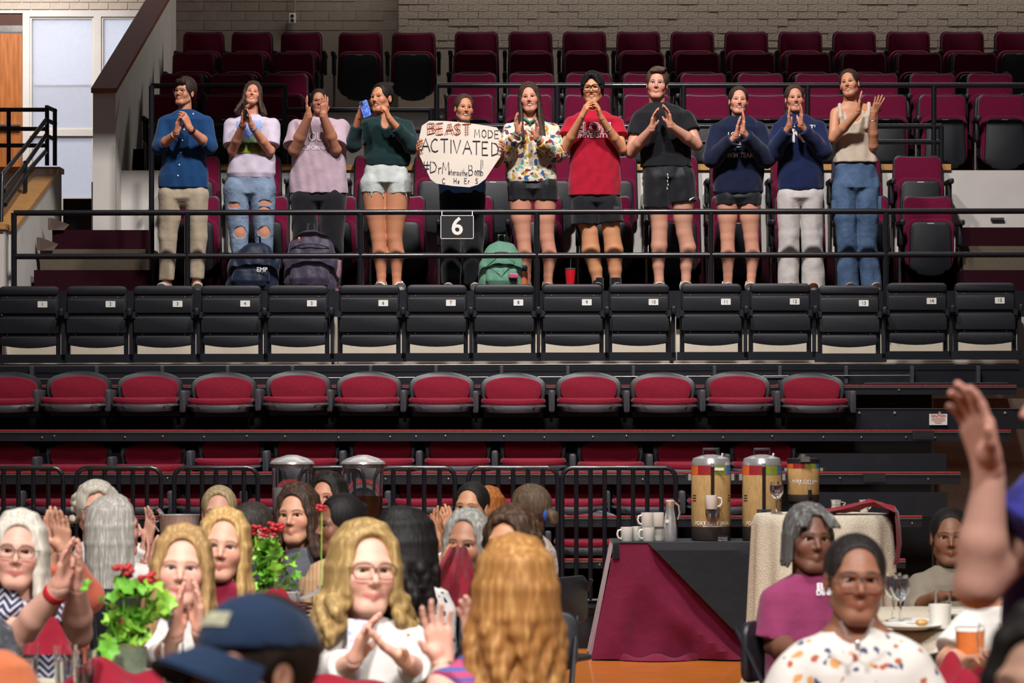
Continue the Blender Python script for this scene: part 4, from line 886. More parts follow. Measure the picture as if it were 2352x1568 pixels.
    # shoes
    for sh in (shoes or ()):
        px, py, c, tx = sh[:4]; kk = sh[4] if len(sh) > 4 else 1.0
        a = P(px, py, .05); a[2] = O[2] + .045; t = a + A3((tx, -.17, -.012)) * kk
        V, Q = solid([cone(a, t, .046 * kk, .042 * kk, .02), cone(a, a + A3((0, .0, .05)), .044, .042, .02, flat='b'), half((0, 0, O[2] + .004), (0, 0, -1))], .007)
        zr = V[:, 2] - O[2]; cc = np.where((zr < .026)[:, None], A3(lin('#d8d4cc')[:3]), A3(lin(c)[:3])); lace = ((np.sin(V[:, 1] * 190) > .55) & (zr > .06) & (np.abs(V[:, 0] - a[0]) < .025))[:, None]
        obj('shoe', np_mesh('shoe', V - O, Q, M_TINT, np.where(lace, A3(lin('#a8a49c')[:3]), cc)), root)
    if extra: extra(ctx)
    return root, ctx
def band(ctx, ai, t, r, h, m, name):
    """a band round the wrist of arm ai, a share t back from the wrist to the elbow"""
    a = ctx['arms'][ai]['p']; el, wr = ctx['P'](*a[1]), ctx['P'](*a[2]); u = (wr - el) / np.linalg.norm(wr - el); c = wr - u * t - ctx['O']
    part(name, MB().tube([tuple(c - u * h), tuple(c - u * h * .5), tuple(c + u * h * .5), tuple(c + u * h)], [r * .94, r, r, r * .94], 16), m, ctx['root'])
def flat_print(shape, m):
    """outline polygons in metres [(x,z)...] -> mesh densely split so it can follow the cloth"""
    import bmesh
    bm = bmesh.new()
    for poly in shape: bm.faces.new([bm.verts.new((x, 0, z)) for x, z in poly])
    bmesh.ops.triangulate(bm, faces=bm.faces[:]); bmesh.ops.subdivide_edges(bm, edges=bm.edges[:], cuts=2, use_grid_fill=True)
    me = bpy.data.meshes.new('print'); bm.to_mesh(me); bm.free(); me.materials.append(m); return me
def grid_print(w_, h_, m, n=10, rag=0.0):
    q = np.random.RandomState(3); mb = MB(); vs = []; fs = []
    for j in range(n + 1):
        for i in range(n + 1):
            e = rag if (i in (0, n) or j in (0, n)) else 0
            vs.append((w_ * (i / n - .5) + q.uniform(-e, e), 0, h_ * (j / n - .5) + q.uniform(-e, e)))
    for j in range(n):
        for i in range(n): a = j * (n + 1) + i; fs.append((a, a + 1, a + n + 2, a + n + 1))
    return mb.add(vs, fs).mesh('print', m, True)
# ------------------------------------------------------------------ the standing students
DS = 23.12
M_WHITEPR = mat('white_print', '#d6d2d4', .8); M_NAVYT = cloth('navy_fleece', '#0d1732', .3); M_NAVY2 = cloth('royal_navy_fleece', '#101d42', .3)
M_BLKC = cloth('black_cotton', '#14151a', .3); M_BLKN = cloth('black_nylon', '#17181c', .3, rough=.55); M_JEAN = mat('light_blue_denim', '#7688a0', .85, var=.28, scale=9, bump=.35, bscale=30, spec=.2)
M_JEAN2 = mat('mid_blue_denim', '#455a76', .85, var=.35, scale=7, bump=.35, bscale=26, spec=.2)
SIX = dict(right=True, n=(1, -.15, 0)); SIY = dict(right=False, n=(-1, -.15, 0))
def A(right, p, n, **k): return dict(right=right, p=p, n=n, **k)
# 1 blue shirt
def ex1(c):
    band(c, 0, .03, .034, .006, mat('beige_beads', '#b8b0a0', .5), 'bracelet'); band(c, 1, .025, .035, .012, mat('oxblood_strap', '#4a1a22', .5), 'watch_strap')
M_DENIMS = cloth('blue_denim_shirt', '#113a66', .3)
def g1more(c):
    P = c['P']; return [cone(P(404, 262, -.05), P(424, 254, .06), .020, .016, .01), cone(P(447, 262, -.05), P(430, 254, .06), .020, .016, .01)]
r1, c1 = person('student in a blue button-up shirt, khaki trousers and round glasses, clapping', DS, (424, 181, 244, -28, 6, 3), '#c08a70', ('tousled', '#2e211a'),
    [A(True, [(379, 276), (366, 338, -.10), (405, 306, -.27), (413, 262, -.30)], (1, -.35, 0), curl=.3), A(False, [(474, 276), (482, 336, -.10), (436, 296, -.28), (420, 258, -.30)], (-.8, .5, 0), curl=.45)],
    [dict(name='shirt', m=M_DENIMS, rows=[(252, 408, 446), (262, 388, 466), (276, 374, 482), (320, 376, 474), (370, 371, 474), (405, 364, 478), (432, 364, 478), (441, 392, 456)], sl=1.3, so=.016, more=g1more),
     dict(name='trousers', m=cloth('khaki_twill', '#a89a84', .35), rows=[(400, 376, 468, .09), (430, 369, 474, .105), (456, 365, 477, .11)], legs=[[(391, 448, 28), (390, 500, 24), (386, 545, 21), (383, 643, 17)], [(450, 448, 29), (453, 500, 24), (455, 545, 21), (452, 640, 17)]], v=.009)],
    glass=('#3a2a24', .027, .024), legs=[[(395, 452, 15), (386, 545, 13), (383, 645, 10), (383, 662, 11)], [(446, 452, 15), (454, 545, 13), (452, 645, 10), (451, 662, 11)]], shoes=[(382, 662, '#d9d2cc', -.02), (452, 662, '#d9d2cc', .03)], z0=DECKZ, neck=.054, arm_r=1.02, hs=1.0, seed=1, extra=ex1)
btn = MB().lathe([(.007, 0), (.007, .003)], n=8); btn.v = [(a, -c, b) for a, b, c in btn.v]; btn = btn.mesh('button', M_WHITEP)
def snap(root, pname, px, py, off=.002):
    ch = [c for c in root.children if c.name.split('.')[0] == pname][0]; bv = BVHTree.FromPolygons([v.co for v in ch.data.vertices], [p.vertices for p in ch.data.polygons])
    o_ = Vector((0, 0, CZ)) - root.location; d_ = (Vector(at(px, py, DS)) - Vector((0, 0, CZ))).normalized(); h_ = bv.ray_cast(o_, d_)[0]; return h_ - d_ * off if h_ else Vector(at(px, py, DS - .12)) - root.location
for px, py in ((423, 297), (419, 322), (416, 350), (412, 378), (409, 403), (444, 261)): obj('button', btn, r1, snap(r1, 'shirt', px, py))
# 2 white tee, ripped jeans, phone
def photo_mat():
    m = bpy.data.materials.new('landscape_print'); m.use_nodes = True; N, L = m.node_tree.nodes, m.node_tree.links; b = N['Principled BSDF']; b.inputs['Roughness'].default_value = .8
    tc = N.new('ShaderNodeTexCoord'); sx = N.new('ShaderNodeSeparateXYZ'); L.new(tc.outputs['Generated'], sx.inputs[0])
    nz = N.new('ShaderNodeTexNoise'); nz.inputs['Scale'].default_value = 7; nz.inputs['Detail'].default_value = 6; L.new(tc.outputs['Generated'], nz.inputs['Vector'])
    ad = N.new('ShaderNodeMath'); ad.operation = 'MULTIPLY_ADD'; ad.inputs[1].default_value = .5; L.new(nz.outputs['Fac'], ad.inputs[0]); L.new(sx.outputs['Z'], ad.inputs[2])
    rp = N.new('ShaderNodeValToRGB'); e = rp.color_ramp.elements; e[0].position = .28; e[0].color = lin('#8f9a30'); e[1].position = 1.1 if False else 1.0; e[1].color = lin('#8fa8e0')
    for p, c in ((.42, '#4a6a24'), (.52, '#2c4426'), (.66, '#5f7a4c'), (.78, '#41518a'), (.86, '#5a78c8')): q = e.new(p); q.color = lin(c)
    L.new(ad.outputs[0], rp.inputs[0]); L.new(rp.outputs[0], b.inputs['Base Color']); return m
M_LILAC = cloth('white_cotton', '#bdb4c4', .3)
def ex2(c):
    P = c['P']; band(c, 0, .02, .031, .004, M_INK, 'bracelet'); band(c, 1, .03, .033, .012, mat('grey_strap', '#8a8a90', .5), 'watch_strap')
    o = c['root']; p = MB().slab(rrect(-.035, .035, -.075, .075, .012, 3), -.004, .004, .002).mesh('phone', M_INK)
jl, jr = [(545, 436, 33), (545, 490, 27), (549, 535, 22), (553, 600, 17), (558, 655, 15)], [(602, 436, 32), (604, 490, 27), (606, 535, 22), (608, 600, 18), (606, 655, 16)]
r2, c2 = person('student in a white landscape print tee and ripped jeans holding a phone', DS, (580, 187, 244, 4, 14, 6), '#c68d74', ('long', '#3a2a22'),
    [A(True, [(530, 283), (534, 347, -.08), (559, 284, -.27), (561, 240, -.30)], (1, -.4, 0), curl=.35), A(False, [(627, 283), (620, 347, -.08), (578, 289, -.26), (567, 243, -.30)], (-1, -.2, 0), curl=.08)],
    [dict(name='tee_shirt', m=M_LILAC, rows=[(264, 556, 604), (272, 538, 620), (284, 526, 632), (330, 531, 628), (370, 526, 632), (398, 521, 634), (410, 527, 628)], sl=.80, so=.024, flare=1.5, pname='landscape_print', print=[(grid_print(.21, .27, photo_mat(), 12, .006), 574, 316)]),
     dict(name='jeans', m=M_JEAN, rows=[(388, 532, 626, .09), (410, 524, 630, .11), (445, 513, 635, .12)], legs=[jl, jr], holes=[(535, 471, 13, 8), (552, 533, 18, 15), (608, 465, 16, 6), (608, 480, 16, 5), (606, 532, 18, 14)], v=.007)],
    smile=1, squint=True, legs=[[(a, b, r - 2) for a, b, r in jl[:4]] + [(558, 662, 10)], [(a, b, r - 2) for a, b, r in jr[:4]] + [(606, 662, 10)]], shoes=[(558, 662, '#d9d2cc', -.02), (606, 662, '#d9d2cc', .02)], z0=DECKZ, seed=2, extra=ex2, hopt=dict(len=.20, wide=.13, r=.018, arc=118, fw=.066))
def phone(label, px, py, D, rz, rx, col):
    o = thing('smartphone', label, 'phone', at(px, py, D)); o.rotation_euler = (rx, 0, rz)
    part('case', MB().slab(rrect(-.036, .036, -.074, .074, .012, 3), -.005, .004, .002), col, o); part('camera_bump', MB().slab(rrect(.002, .03, .035, .068, .008, 3), .003, .007), M_INK, o); part('screen', MB().slab(rrect(-.033, .033, -.07, .07, .01, 3), -.006, -.0045), M_INK, o); return o
phone('black smartphone pressed between the palms of the ripped jeans student', 563, 254, DS - .315, 1.35, 0, M_BLACK)
# 3 pink tee
M_PINK = cloth('washed_pink_cotton', '#a8939f', .3)
r3, c3 = person('student in an oversized pale pink tee and black trousers, hands before her face', DS, (733, 205, 262, 2, 2, -4), '#a9775f', ('back', '#17120f'),
    [A(True, [(682, 288), (676, 345, -.10), (709, 268, -.25), (702, 226, -.27)], (1, .1, 0), curl=.15, r=1.25), A(False, [(784, 288), (771, 343, -.10), (742, 266, -.26), (746, 224, -.28)], (-.6, .8, 0), curl=.15, r=1.25)],
    [dict(name='tee_shirt', m=M_PINK, rows=[(270, 710, 760), (277, 692, 778), (290, 672, 796), (340, 672, 795), (400, 666, 798), (445, 664, 800)], sl=.86, so=.026, flare=1.7, print=[(text_mesh('I YOUR', .105, M_WHITEPR, extr=0, sx=.8), 722, 318), (text_mesh('CALIFORNIA', .045, M_WHITEPR, extr=0), 720, 343)], pname='lettering'),
     dict(name='trousers', m=M_BLKC, rows=[(430, 680, 784, .10), (462, 668, 795, .12)], legs=[[(700, 458, 33), (702, 560, 26), (706, 655, 20)], [(763, 458, 33), (763, 560, 26), (764, 655, 20)]], v=.009)],
    glass=('#3a3048', .027, .022), legs=[[(704, 455, 14), (704, 600, 12), (706, 662, 11)], [(760, 455, 14), (763, 600, 12), (768, 662, 11)]], shoes=[(706, 664, '#d9d2cc', -.01), (769, 660, '#d9d2cc', .015)], z0=DECKZ, seed=3, neck=.054)
# 4 dark green sweater, denim shorts
l4, r4_ = [(858, 428, 29), (862, 490, 24.5), (869, 546, 17), (873, 585, 17.5), (876, 634, 10.5), (876, 662, 11)], [(915, 428, 30), (909, 490, 25.5), (906, 546, 17.5), (911, 585, 18), (911, 632, 10.5), (912, 662, 11)]
def fray(c):
    P = c['P']; q = random.Random(4); return [cone(P(x, 440 + q.uniform(-2, 3), -.10 * math.sqrt(max(.05, 1 - ((x - (858 if x < 886 else 916)) / 31) ** 2))), P(x + q.uniform(-3, 3), 449 + q.uniform(-4, 4), -.10 * math.sqrt(max(.05, 1 - ((x - (858 if x < 886 else 916)) / 31) ** 2))), .005, .003, .004) for x in range(832, 946, 4)]
M_SWEAT = cloth('dark_teal_knit', '#0f2a2c', .35)
r4, c4 = person('student in a cropped dark teal sweater and pale denim shorts raising a phone', DS, (876, 191, 261, -32, 4, -3), '#bb8263', ('bun', '#15110f'),
    [A(True, [(836, 286), (812, 330, -.08), (823, 272, -.20), (832, 236, -.24)], (.9, .3, 0), curl=1.0, thumb=.35), A(False, [(932, 286), (946, 334, -.10), (895, 274, -.27), (882, 240, -.29)], (-.9, .2, 0), curl=1.15, thumb=.35)],
    [dict(name='sweater', m=M_SWEAT, rows=[(268, 856, 912), (276, 838, 930), (290, 830, 940), (335, 836, 940), (365, 836, 942), (381, 842, 938)], sl=1.72, so=.024, vneck=(886, 275, 13, 22)),
     dict(name='denim_shorts', m=mat('bleached_denim', '#aab0ae', .85, var=.12, scale=10, bump=.3, bscale=30, spec=.2), rows=[(369, 846, 926), (390, 836, 936), (420, 831, 944, .13)], legs=[[(858, 422, 31), (858, 443, 30)], [(915, 422, 31), (917, 445, 31)]], more=fray, v=.006)],
    smile=1, legs=[l4, r4_], shoes=[(876, 660, '#dcd8d0', -.01, 1.05), (914, 662, '#dcd8d0', .03, 1.05)], z0=DECKZ, seed=4, hopt=dict(bun=(.03, .07, .115)))
M_TIE = mat('blue_white_tie_dye', '#4a6ac8', .5, var=.9, scale=60)
phone('blue and white patterned smartphone raised by the teal sweater student', 839, 250, DS - .30, 2.9, .2, M_TIE).rotation_euler[1] = .35
# 5 sign holder
r5, c5 = person('student in a blue tee and black trousers holding a handmade poster', DS, (1066, 217, 281, 14, 2, 4), '#b98263', ('back', '#3b2a20'),
    [A(True, [(1016, 312), (985, 372, -.12), (962, 358, -.30), (957, 322, -.40)], (1, .1, 0), curl=.55, thumb=.3), A(False, [(1112, 312), (1140, 374, -.12), (1154, 360, -.30), (1160, 324, -.40)], (-1, .1, 0), curl=.55, thumb=.3)],
    [dict(name='tee_shirt', m=cloth('sky_blue_cotton', '#4a7ab0', .3), rows=[(292, 1042, 1090), (300, 1020, 1110), (315, 1008, 1120), (370, 1012, 1118), (425, 1008, 1116), (445, 1008, 1114)], sl=.8, so=.02),
     dict(name='trousers', m=M_BLKC, rows=[(425, 1018, 1108, .09), (455, 1012, 1112, .115)], legs=[[(1036, 452, 28), (1036, 560, 23), (1036, 655, 23)], [(1087, 452, 28), (1087, 560, 23), (1088, 655, 23)]], v=.009)],
    smile=1, legs=[[(1040, 452, 14), (1036, 600, 12), (1034, 662, 11)], [(1083, 452, 14), (1088, 600, 12), (1092, 662, 11)]], shoes=[(1033, 660, '#cfc8bc', -.01), (1092, 662, '#d9d2cc', .0)], z0=DECKZ, seed=5)
# 6 dinosaur hoodie
def dino_mat():
    m = bpy.data.materials.new('dinosaur_print_fleece'); m.use_nodes = True; N, L = m.node_tree.nodes, m.node_tree.links; b = N['Principled BSDF']; b.inputs['Roughness'].default_value = .9
    tc = N.new('ShaderNodeTexCoord'); nz = N.new('ShaderNodeTexNoise'); nz.inputs['Scale'].default_value = 16; nz.inputs['Detail'].default_value = 2; L.new(tc.outputs['Object'], nz.inputs['Vector'])
    mx = N.new('ShaderNodeVectorMath'); mx.operation = 'MULTIPLY_ADD'; mx.inputs[1].default_value = (.09, .09, .09); L.new(nz.outputs['Color'], mx.inputs[0]); L.new(tc.outputs['Object'], mx.inputs[2])
    vo = N.new('ShaderNodeTexVoronoi'); vo.inputs['Scale'].default_value = 28; L.new(mx.outputs[0], vo.inputs['Vector'])
    wn = N.new('ShaderNodeSeparateColor'); L.new(vo.outputs['Color'], wn.inputs[0]); rp = N.new('ShaderNodeValToRGB'); rp.color_ramp.interpolation = 'CONSTANT'; e = rp.color_ramp.elements
    e[0].color = lin('#b9b2a0'); e[1].position = .26; e[1].color = lin('#a98222')
    for p, c in ((.46, '#c4bca8'), (.54, '#2f4c86'), (.66, '#5b9a92'), (.77, '#7a2620'), (.94, '#c4bca8')): q = e.new(p); q.color = lin(c)
    L.new(wn.outputs[0], rp.inputs[0]); 
    lt = N.new('ShaderNodeMath'); lt.operation = 'GREATER_THAN'; lt.inputs[1].default_value = .62; L.new(vo.outputs['Distance'], lt.inputs[0])
    mm = N.new('ShaderNodeMix'); mm.data_type = 'RGBA'; L.new(lt.outputs[0], mm.inputs[0]); L.new(rp.outputs[0], mm.inputs[6]); mm.inputs[7].default_value = lin('#cfc8b4'); L.new(mm.outputs[2], b.inputs['Base Color']); return m
def ex6(c): band(c, 0, .015, .034, .008, mat('mint_cuff', '#5a9a90', .9), 'cuff'); band(c, 1, .015, .034, .008, mat('mint_cuff', '#5a9a90', .9), 'cuff')
def col6(c): P = c['P']; return []
l6, r6_ = [(1195, 448, 28), (1197, 500, 23), (1202, 546, 16.5), (1206, 588, 16.5), (1209, 636, 10), (1209, 662, 11)], [(1252, 448, 28), (1252, 500, 23), (1256, 546, 16.5), (1263, 588, 17), (1259, 634, 10), (1259, 662, 11)]
r6, c6 = person('student with very long brown hair in a colourful dinosaur print fleece, clapping', DS, (1216, 191, 260, -3, 3, -5), '#c38d76', ('long', '#35261f'),
    [A(True, [(1172, 294), (1160, 352, -.09), (1191, 305, -.27), (1181, 264, -.30)], (1, -.3, 0), curl=.3), A(False, [(1268, 294), (1282, 352, -.09), (1232, 317, -.27), (1236, 270, -.30)], (-1, -.3, 0), curl=.25)],
    [dict(name='fleece', m=dino_mat(), rows=[(274, 1196, 1244), (283, 1178, 1262), (297, 1166, 1276), (340, 1166, 1276), (390, 1161, 1278), (412, 1160, 1280), (420, 1166, 1276)], sl=1.80, so=.030),
     dict(name='shorts', m=M_BLKN, rows=[(412, 1176, 1270, .09), (435, 1168, 1281, .12)], legs=[[(1195, 430, 30), (1196, 461, 29)], [(1252, 430, 31), (1252, 461, 30)]], v=.007)],
    smile=1, legs=[l6, r6_], shoes=[(1208, 660, '#a89878', -.02), (1258, 660, '#a89878', -.01)], z0=DECKZ, seed=6, extra=ex6, hopt=dict(len=.36, wide=.085, r=.013, arc=122, n=30, fw=.058, yend=-.10, front=.72))
part('collar', MB().tube([tuple(c6['P'](1204, 272, -.06) - c6['O']), tuple(c6['P'](1217, 282, -.125) - c6['O']), tuple(c6['P'](1232, 272, -.06) - c6['O'])], .014, 8), mat('mint_collar', '#3f7a66', .9), r6)
# 7 red tee
def varsity(c):  # outlined block lettering
    pass
M_REDT = cloth('red_cotton', '#9c0c28', .3)
l7, r7_ = [(1344, 505, 22), (1354, 532, 19), (1357, 575, 21), (1368, 620, 15), (1373, 648, 12), (1374, 664, 12)], [(1402, 505, 22), (1404, 532, 19.5), (1410, 575, 21.5), (1413, 620, 15), (1414, 648, 12), (1415, 664, 12)]
def ex7(c): band(c, 1, .10, .037, .003, M_CHROME, 'bracelet')
r7, c7 = person('student in a red university tee, black shorts and thick black glasses, clapping', DS, (1361, 168, 241, -8, 2, -2), '#c08a66', ('floppy', '#0f0e10'),
    [A(True, [(1312, 280), (1297, 343, -.10), (1335, 270, -.27), (1349, 240, -.30)], (.8, .3, 0), curl=.6), A(False, [(1416, 280), (1429, 343, -.10), (1383, 275, -.27), (1372, 238, -.30)], (-.9, .1, 0), curl=.35)],
    [dict(name='tee_shirt', m=M_REDT, rows=[(254, 1338, 1388), (261, 1322, 1402), (275, 1306, 1424), (320, 1310, 1424), (380, 1308, 1425), (430, 1306, 1425), (450, 1306, 1424)], sl=.55, so=.026, flare=1.4, pname='lettering',
        print=[(text_mesh('ELON', .115, M_WHITEPR, extr=0, bold=.004), 1362, 297), (text_mesh('ELON', .113, mat('deep_red_print', '#7c0f24', .8), extr=-.0, bold=-.002), 1362, 297), (text_mesh('UNIVERSITY', .052, M_WHITEPR, extr=0, bold=.001), 1359, 315)]),
     dict(name='shorts', m=M_BLKC, rows=[(435, 1318, 1414, .09), (465, 1314, 1422, .12)], legs=[[(1343, 465, 31), (1343, 516, 30)], [(1396, 465, 30), (1401, 512, 31)]], v=.008)],
    smile=1, squint=True, glass=('#111114', .029, .023), legs=[l7, r7_], shoes=[(1374, 662, '#17171b', -.01), (1415, 662, '#17171b', .01)], z0=DECKZ, neck=.052, hs=1.0, seed=7, extra=ex7, brow='#15100e')
me_ = r7.children[-1]
for ch in r7.children:
    if ch.name.startswith('tee_shirt'):
        for g in ch.children:
            if g.data.materials[0].name == 'deep_red_print': g.location.y -= .002
for gx, gy, rr in ((1373, 646, 12.5), (1414, 646, 12.5)):
    a_ = c7['P'](gx, gy) - c7['O']; part('sock', MB().tube([tuple(a_ + A3((0, 0, .03))), tuple(a_), tuple(a_ - A3((0, 0, .06)))], c7['r'](rr) + .004, 14), M_BLKC, r7)
part('shorts_tag', MB().box(-.025, .025, -.002, .002, -.012, .012), M_GREYP, r7, False, loc=Vector(at(1416, 477, DS - .11)) - r7.location)
# 8 black tee
l8, r8_ = [(1512, 465, 25), (1515, 518, 18.5), (1514, 565, 18.5), (1512, 610, 13.5), (1514, 642, 10.5), (1514, 662, 11)], [(1568, 455, 27), (1569, 500, 22), (1572, 535, 18), (1580, 570, 18.5), (1576, 612, 13.5), (1576, 638, 10.5), (1575, 662, 11)]
r8, c8 = person('tall student in a black tee and black shorts, clapping', DS, (1509, 157, 229, -6, 2, 3), '#c08f7a', ('side', '#4a3a30'),
    [A(True, [(1467, 272), (1449, 350, -.06), (1496, 297, -.26), (1504, 255, -.28)], (1, -.35, 0), curl=.2, r=1.12), A(False, [(1578, 268), (1600, 333, -.08), (1540, 289, -.27), (1533, 252, -.29)], (-1, -.35, 0), curl=.22, r=1.12)],
    [dict(name='tee_shirt', m=M_BLKC, rows=[(236, 1490, 1536), (245, 1474, 1562), (262, 1456, 1588), (310, 1462, 1590), (350, 1470, 1588), (384, 1472, 1588)], sl=.52, so=.018, flare=1.2, dmax=.14),
     dict(name='shorts', m=M_BLKN, rows=[(378, 1476, 1584), (410, 1475, 1592, .13)], legs=[[(1510, 410, 34), (1509, 479, 30)], [(1562, 410, 34), (1568, 465, 31)]], v=.008)],
    eyes='blue', legs=[l8, r8_], shoes=[(1514, 660, '#d8d4ca', -.005, 1.05), (1575, 658, '#d8d4ca', -.01, 1.15)], z0=DECKZ, neck=.060, hs=1.02, arm_r=1.08, seed=8)
dr = MB()
for k, (x, y) in enumerate(((1533, 398), (1534, 405), (1533, 413), (1534, 421), (1532, 430))): p = snap(r8, 'shorts', x, y); dr.tube([p, p + Vector((.003, 0, -.018))], .004, 6)
part('drawstring', dr, M_WHITEP, r8)
sw_ = flat_print([[(-.032, .006), (-.026, .010), (-.022, .002), (-.012, -.002), (.036, .016), (-.008, -.016), (-.026, -.014)]], M_WHITEP); obj('sport_mark', sw_, r8, snap(r8, 'shorts', 1586, 456, .006))
# 9 navy sweatshirt
l9, r9_ = [(1671, 462, 26), (1671, 500, 22), (1671, 545, 16), (1672, 585, 16.5), (1672, 634, 10), (1671, 662, 11)], [(1722, 462, 26), (1722, 500, 22), (1725, 545, 16.5), (1729, 585, 16.5), (1726, 634, 10), (1724, 662, 11)]
r9, c9 = person('student in a navy swim team sweatshirt and short black shorts, clapping', DS, (1696, 199, 264, 2, 3, 2), '#c8927c', ('back', '#33241e'),
    [A(True, [(1645, 296), (1637, 364, -.10), (1690, 314, -.28), (1696, 278, -.30)], (1, -.1, 0), curl=.12), A(False, [(1748, 296), (1760, 364, -.10), (1706, 304, -.29), (1709, 268, -.30)], (-1, -.1, 0), curl=.12)],
    [dict(name='sweatshirt', m=M_NAVYT, rows=[(267, 1672, 1724), (277, 1654, 1742), (294, 1640, 1756), (340, 1642, 1754), (400, 1638, 1754), (440, 1638, 1752), (447, 1644, 1746)], sl=1.88, so=.032, pname='lettering', print=[(text_mesh('LOU  RIS', .052, M_WHITEPR, extr=0, bold=.001), 1697, 312), (text_mesh('SWIM TEAM', .058, M_WHITEPR, extr=0, sx=.8, bold=.001), 1695, 360),
        (flat_print([[(-.02, .0), (-.012, .03), (0, .004)], [(0, .004), (.012, .032), (.022, .002)], [(-.028, -.012), (0, -.018), (.026, -.010), (.0, -.008)]], M_WHITEPR), 1694, 337)]),
     dict(name='shorts', m=M_BLKN, rows=[(440, 1650, 1742, .09), (455, 1645, 1748, .115)], legs=[[(1671, 455, 28), (1671, 471, 27)], [(1722, 455, 28), (1722, 471, 27)]], v=.007)],
    smile=1, squint=True, legs=[l9, r9_], shoes=[(1670, 662, '#d8d2c8', .0), (1724, 662, '#d8d2c8', -.02)], z0=DECKZ, seed=9)
# 10 blue sweatshirt, white trousers
def ex10(c):
    P = c['P']; part('necklace', MB().tube([tuple(P(1810, 264, -.06) - c['O']), tuple(P(1824, 288, -.135) - c['O']), tuple(P(1838, 264, -.06) - c['O'])], .0025, 5).sphere(tuple(P(1825, 291, -.138) - c['O']), .009), M_CHROME, c['root'])
r10, c10 = person('student in a royal blue sweatshirt and wide white trousers, clapping', DS, (1825, 195, 259, 2, 3, -2), '#c08a72', ('pony', '#3a2922'),
    [A(True, [(1790, 290), (1776, 350, -.10), (1813, 291, -.27), (1811, 256, -.29)], (1, -.1, 0), curl=.12), A(False, [(1880, 288), (1890, 347, -.10), (1839, 288, -.27), (1842, 250, -.29)], (-1, -.1, 0), curl=.12)],
    [dict(name='sweatshirt', m=M_NAVY2, rows=[(262, 1802, 1852), (272, 1792, 1868), (288, 1783, 1888), (330, 1785, 1888), (400, 1785, 1892), (432, 1786, 1891), (439, 1790, 1886)], sl=1.86, so=.028, pname='lettering', print=[(text_mesh('N', .155, M_WHITEPR, extr=0, bold=.004), 1831, 316), (text_mesh('TI', .06, M_WHITEPR, extr=0, bold=.001), 1864, 296), (text_mesh('S', .04, M_WHITEPR, extr=0), 1796, 306)]),
     dict(name='trousers', m=cloth('white_linen', '#b4aeaa', .35), rows=[(425, 1796, 1882, .09), (455, 1787, 1889, .115)], legs=[[(1811, 450, 27), (1812, 540, 24), (1811, 662, 25)], [(1864, 450, 27), (1865, 540, 24), (1869, 666, 27)]], v=.009)],
    smile=1, legs=[[(1815, 452, 14), (1811, 600, 12), (1811, 662, 11)], [(1860, 452, 14), (1866, 600, 12), (1869, 662, 11)]], shoes=[(1811, 664, '#b07a5c', .0), (1866, 664, '#b07a5c', -.01)], z0=DECKZ, seed=10, extra=ex10, hopt=dict(tail=[(0, .10, .0), (-.05, .1, -.05), (-.06, .09, -.12)]))
# 11 tank top
def straps(c): P = c['P']; return [cone(P(1929, 240, .0), P(1931, 268, -.085), .017, .017, .012), cone(P(1931, 268, -.085), P(1937, 292, -.085), .018, .026, .02), cone(P(1996, 238, .0), P(1994, 266, -.085), .017, .017, .012), cone(P(1994, 266, -.085), P(1988, 292, -.085), .018, .026, .02)]
def ex11(c): band(c, 1, .05, .032, .004, M_DULLM, 'bracelet')
r11, c11 = person('student in a cream tank top and blue cargo jeans, clapping with spread fingers', DS, (1951, 159, 225, -20, 6, -8), '#bf8a6c', ('bun', '#33231e'),
    [A(True, [(1918, 256), (1914, 318, -.10), (1971, 257, -.28), (1977, 214, -.30)], (.9, -.1, 0), curl=.06, spread=.2), A(False, [(2004, 254), (2006, 335, -.08), (2005, 262, -.20), (2026, 213, -.24)], (-.5, .9, 0), curl=.06, spread=.28, thumb=.85)],
    [dict(name='tank_top', m=cloth('cream_rib', '#b5a796', .35), rows=[(256, 1932, 1994, .095), (282, 1924, 2002, .105), (320, 1920, 2008, .10), (350, 1917, 2014), (374, 1914, 2020)], more=straps, vneck=(1963, 250, 21, 31)),
     dict(name='cargo_jeans', m=M_JEAN2, rows=[(368, 1922, 2010, .09), (400, 1915, 2017), (432, 1912, 2022, .125)], legs=[[(1938, 430, 28), (1942, 500, 27), (1946, 560, 24), (1948, 660, 26)], [(1992, 430, 29), (1992, 500, 27), (1991, 560, 23), (2002, 662, 24)]], v=.007, fold=.005)],
    smile=1, legs=[[(1942, 430, 14), (1946, 600, 12), (1948, 662, 11)], [(1988, 430, 14), (1994, 600, 12), (2000, 662, 11)]], shoes=[(1948, 664, '#a89c90', .0), (2003, 664, '#a89c90', .02)], z0=DECKZ, seed=11, extra=ex11, chest=[(238, 1935, 1990, .05), (250, 1912, 2012, .062), (275, 1922, 2001, .078), (330, 1926, 1998, .07)], hopt=dict(bun=(.03, .1, .03)))
for (x, y, sx) in ((1918, 475, -1), (2015, 466, 1)): part('cargo_pocket', MB().slab(rrect(-.032, .032, -.055, .055, .008, 2), -.03, .03, .006), M_JEAN2, r11, loc=Vector(at(x, y, DS - .03)) - r11.location)
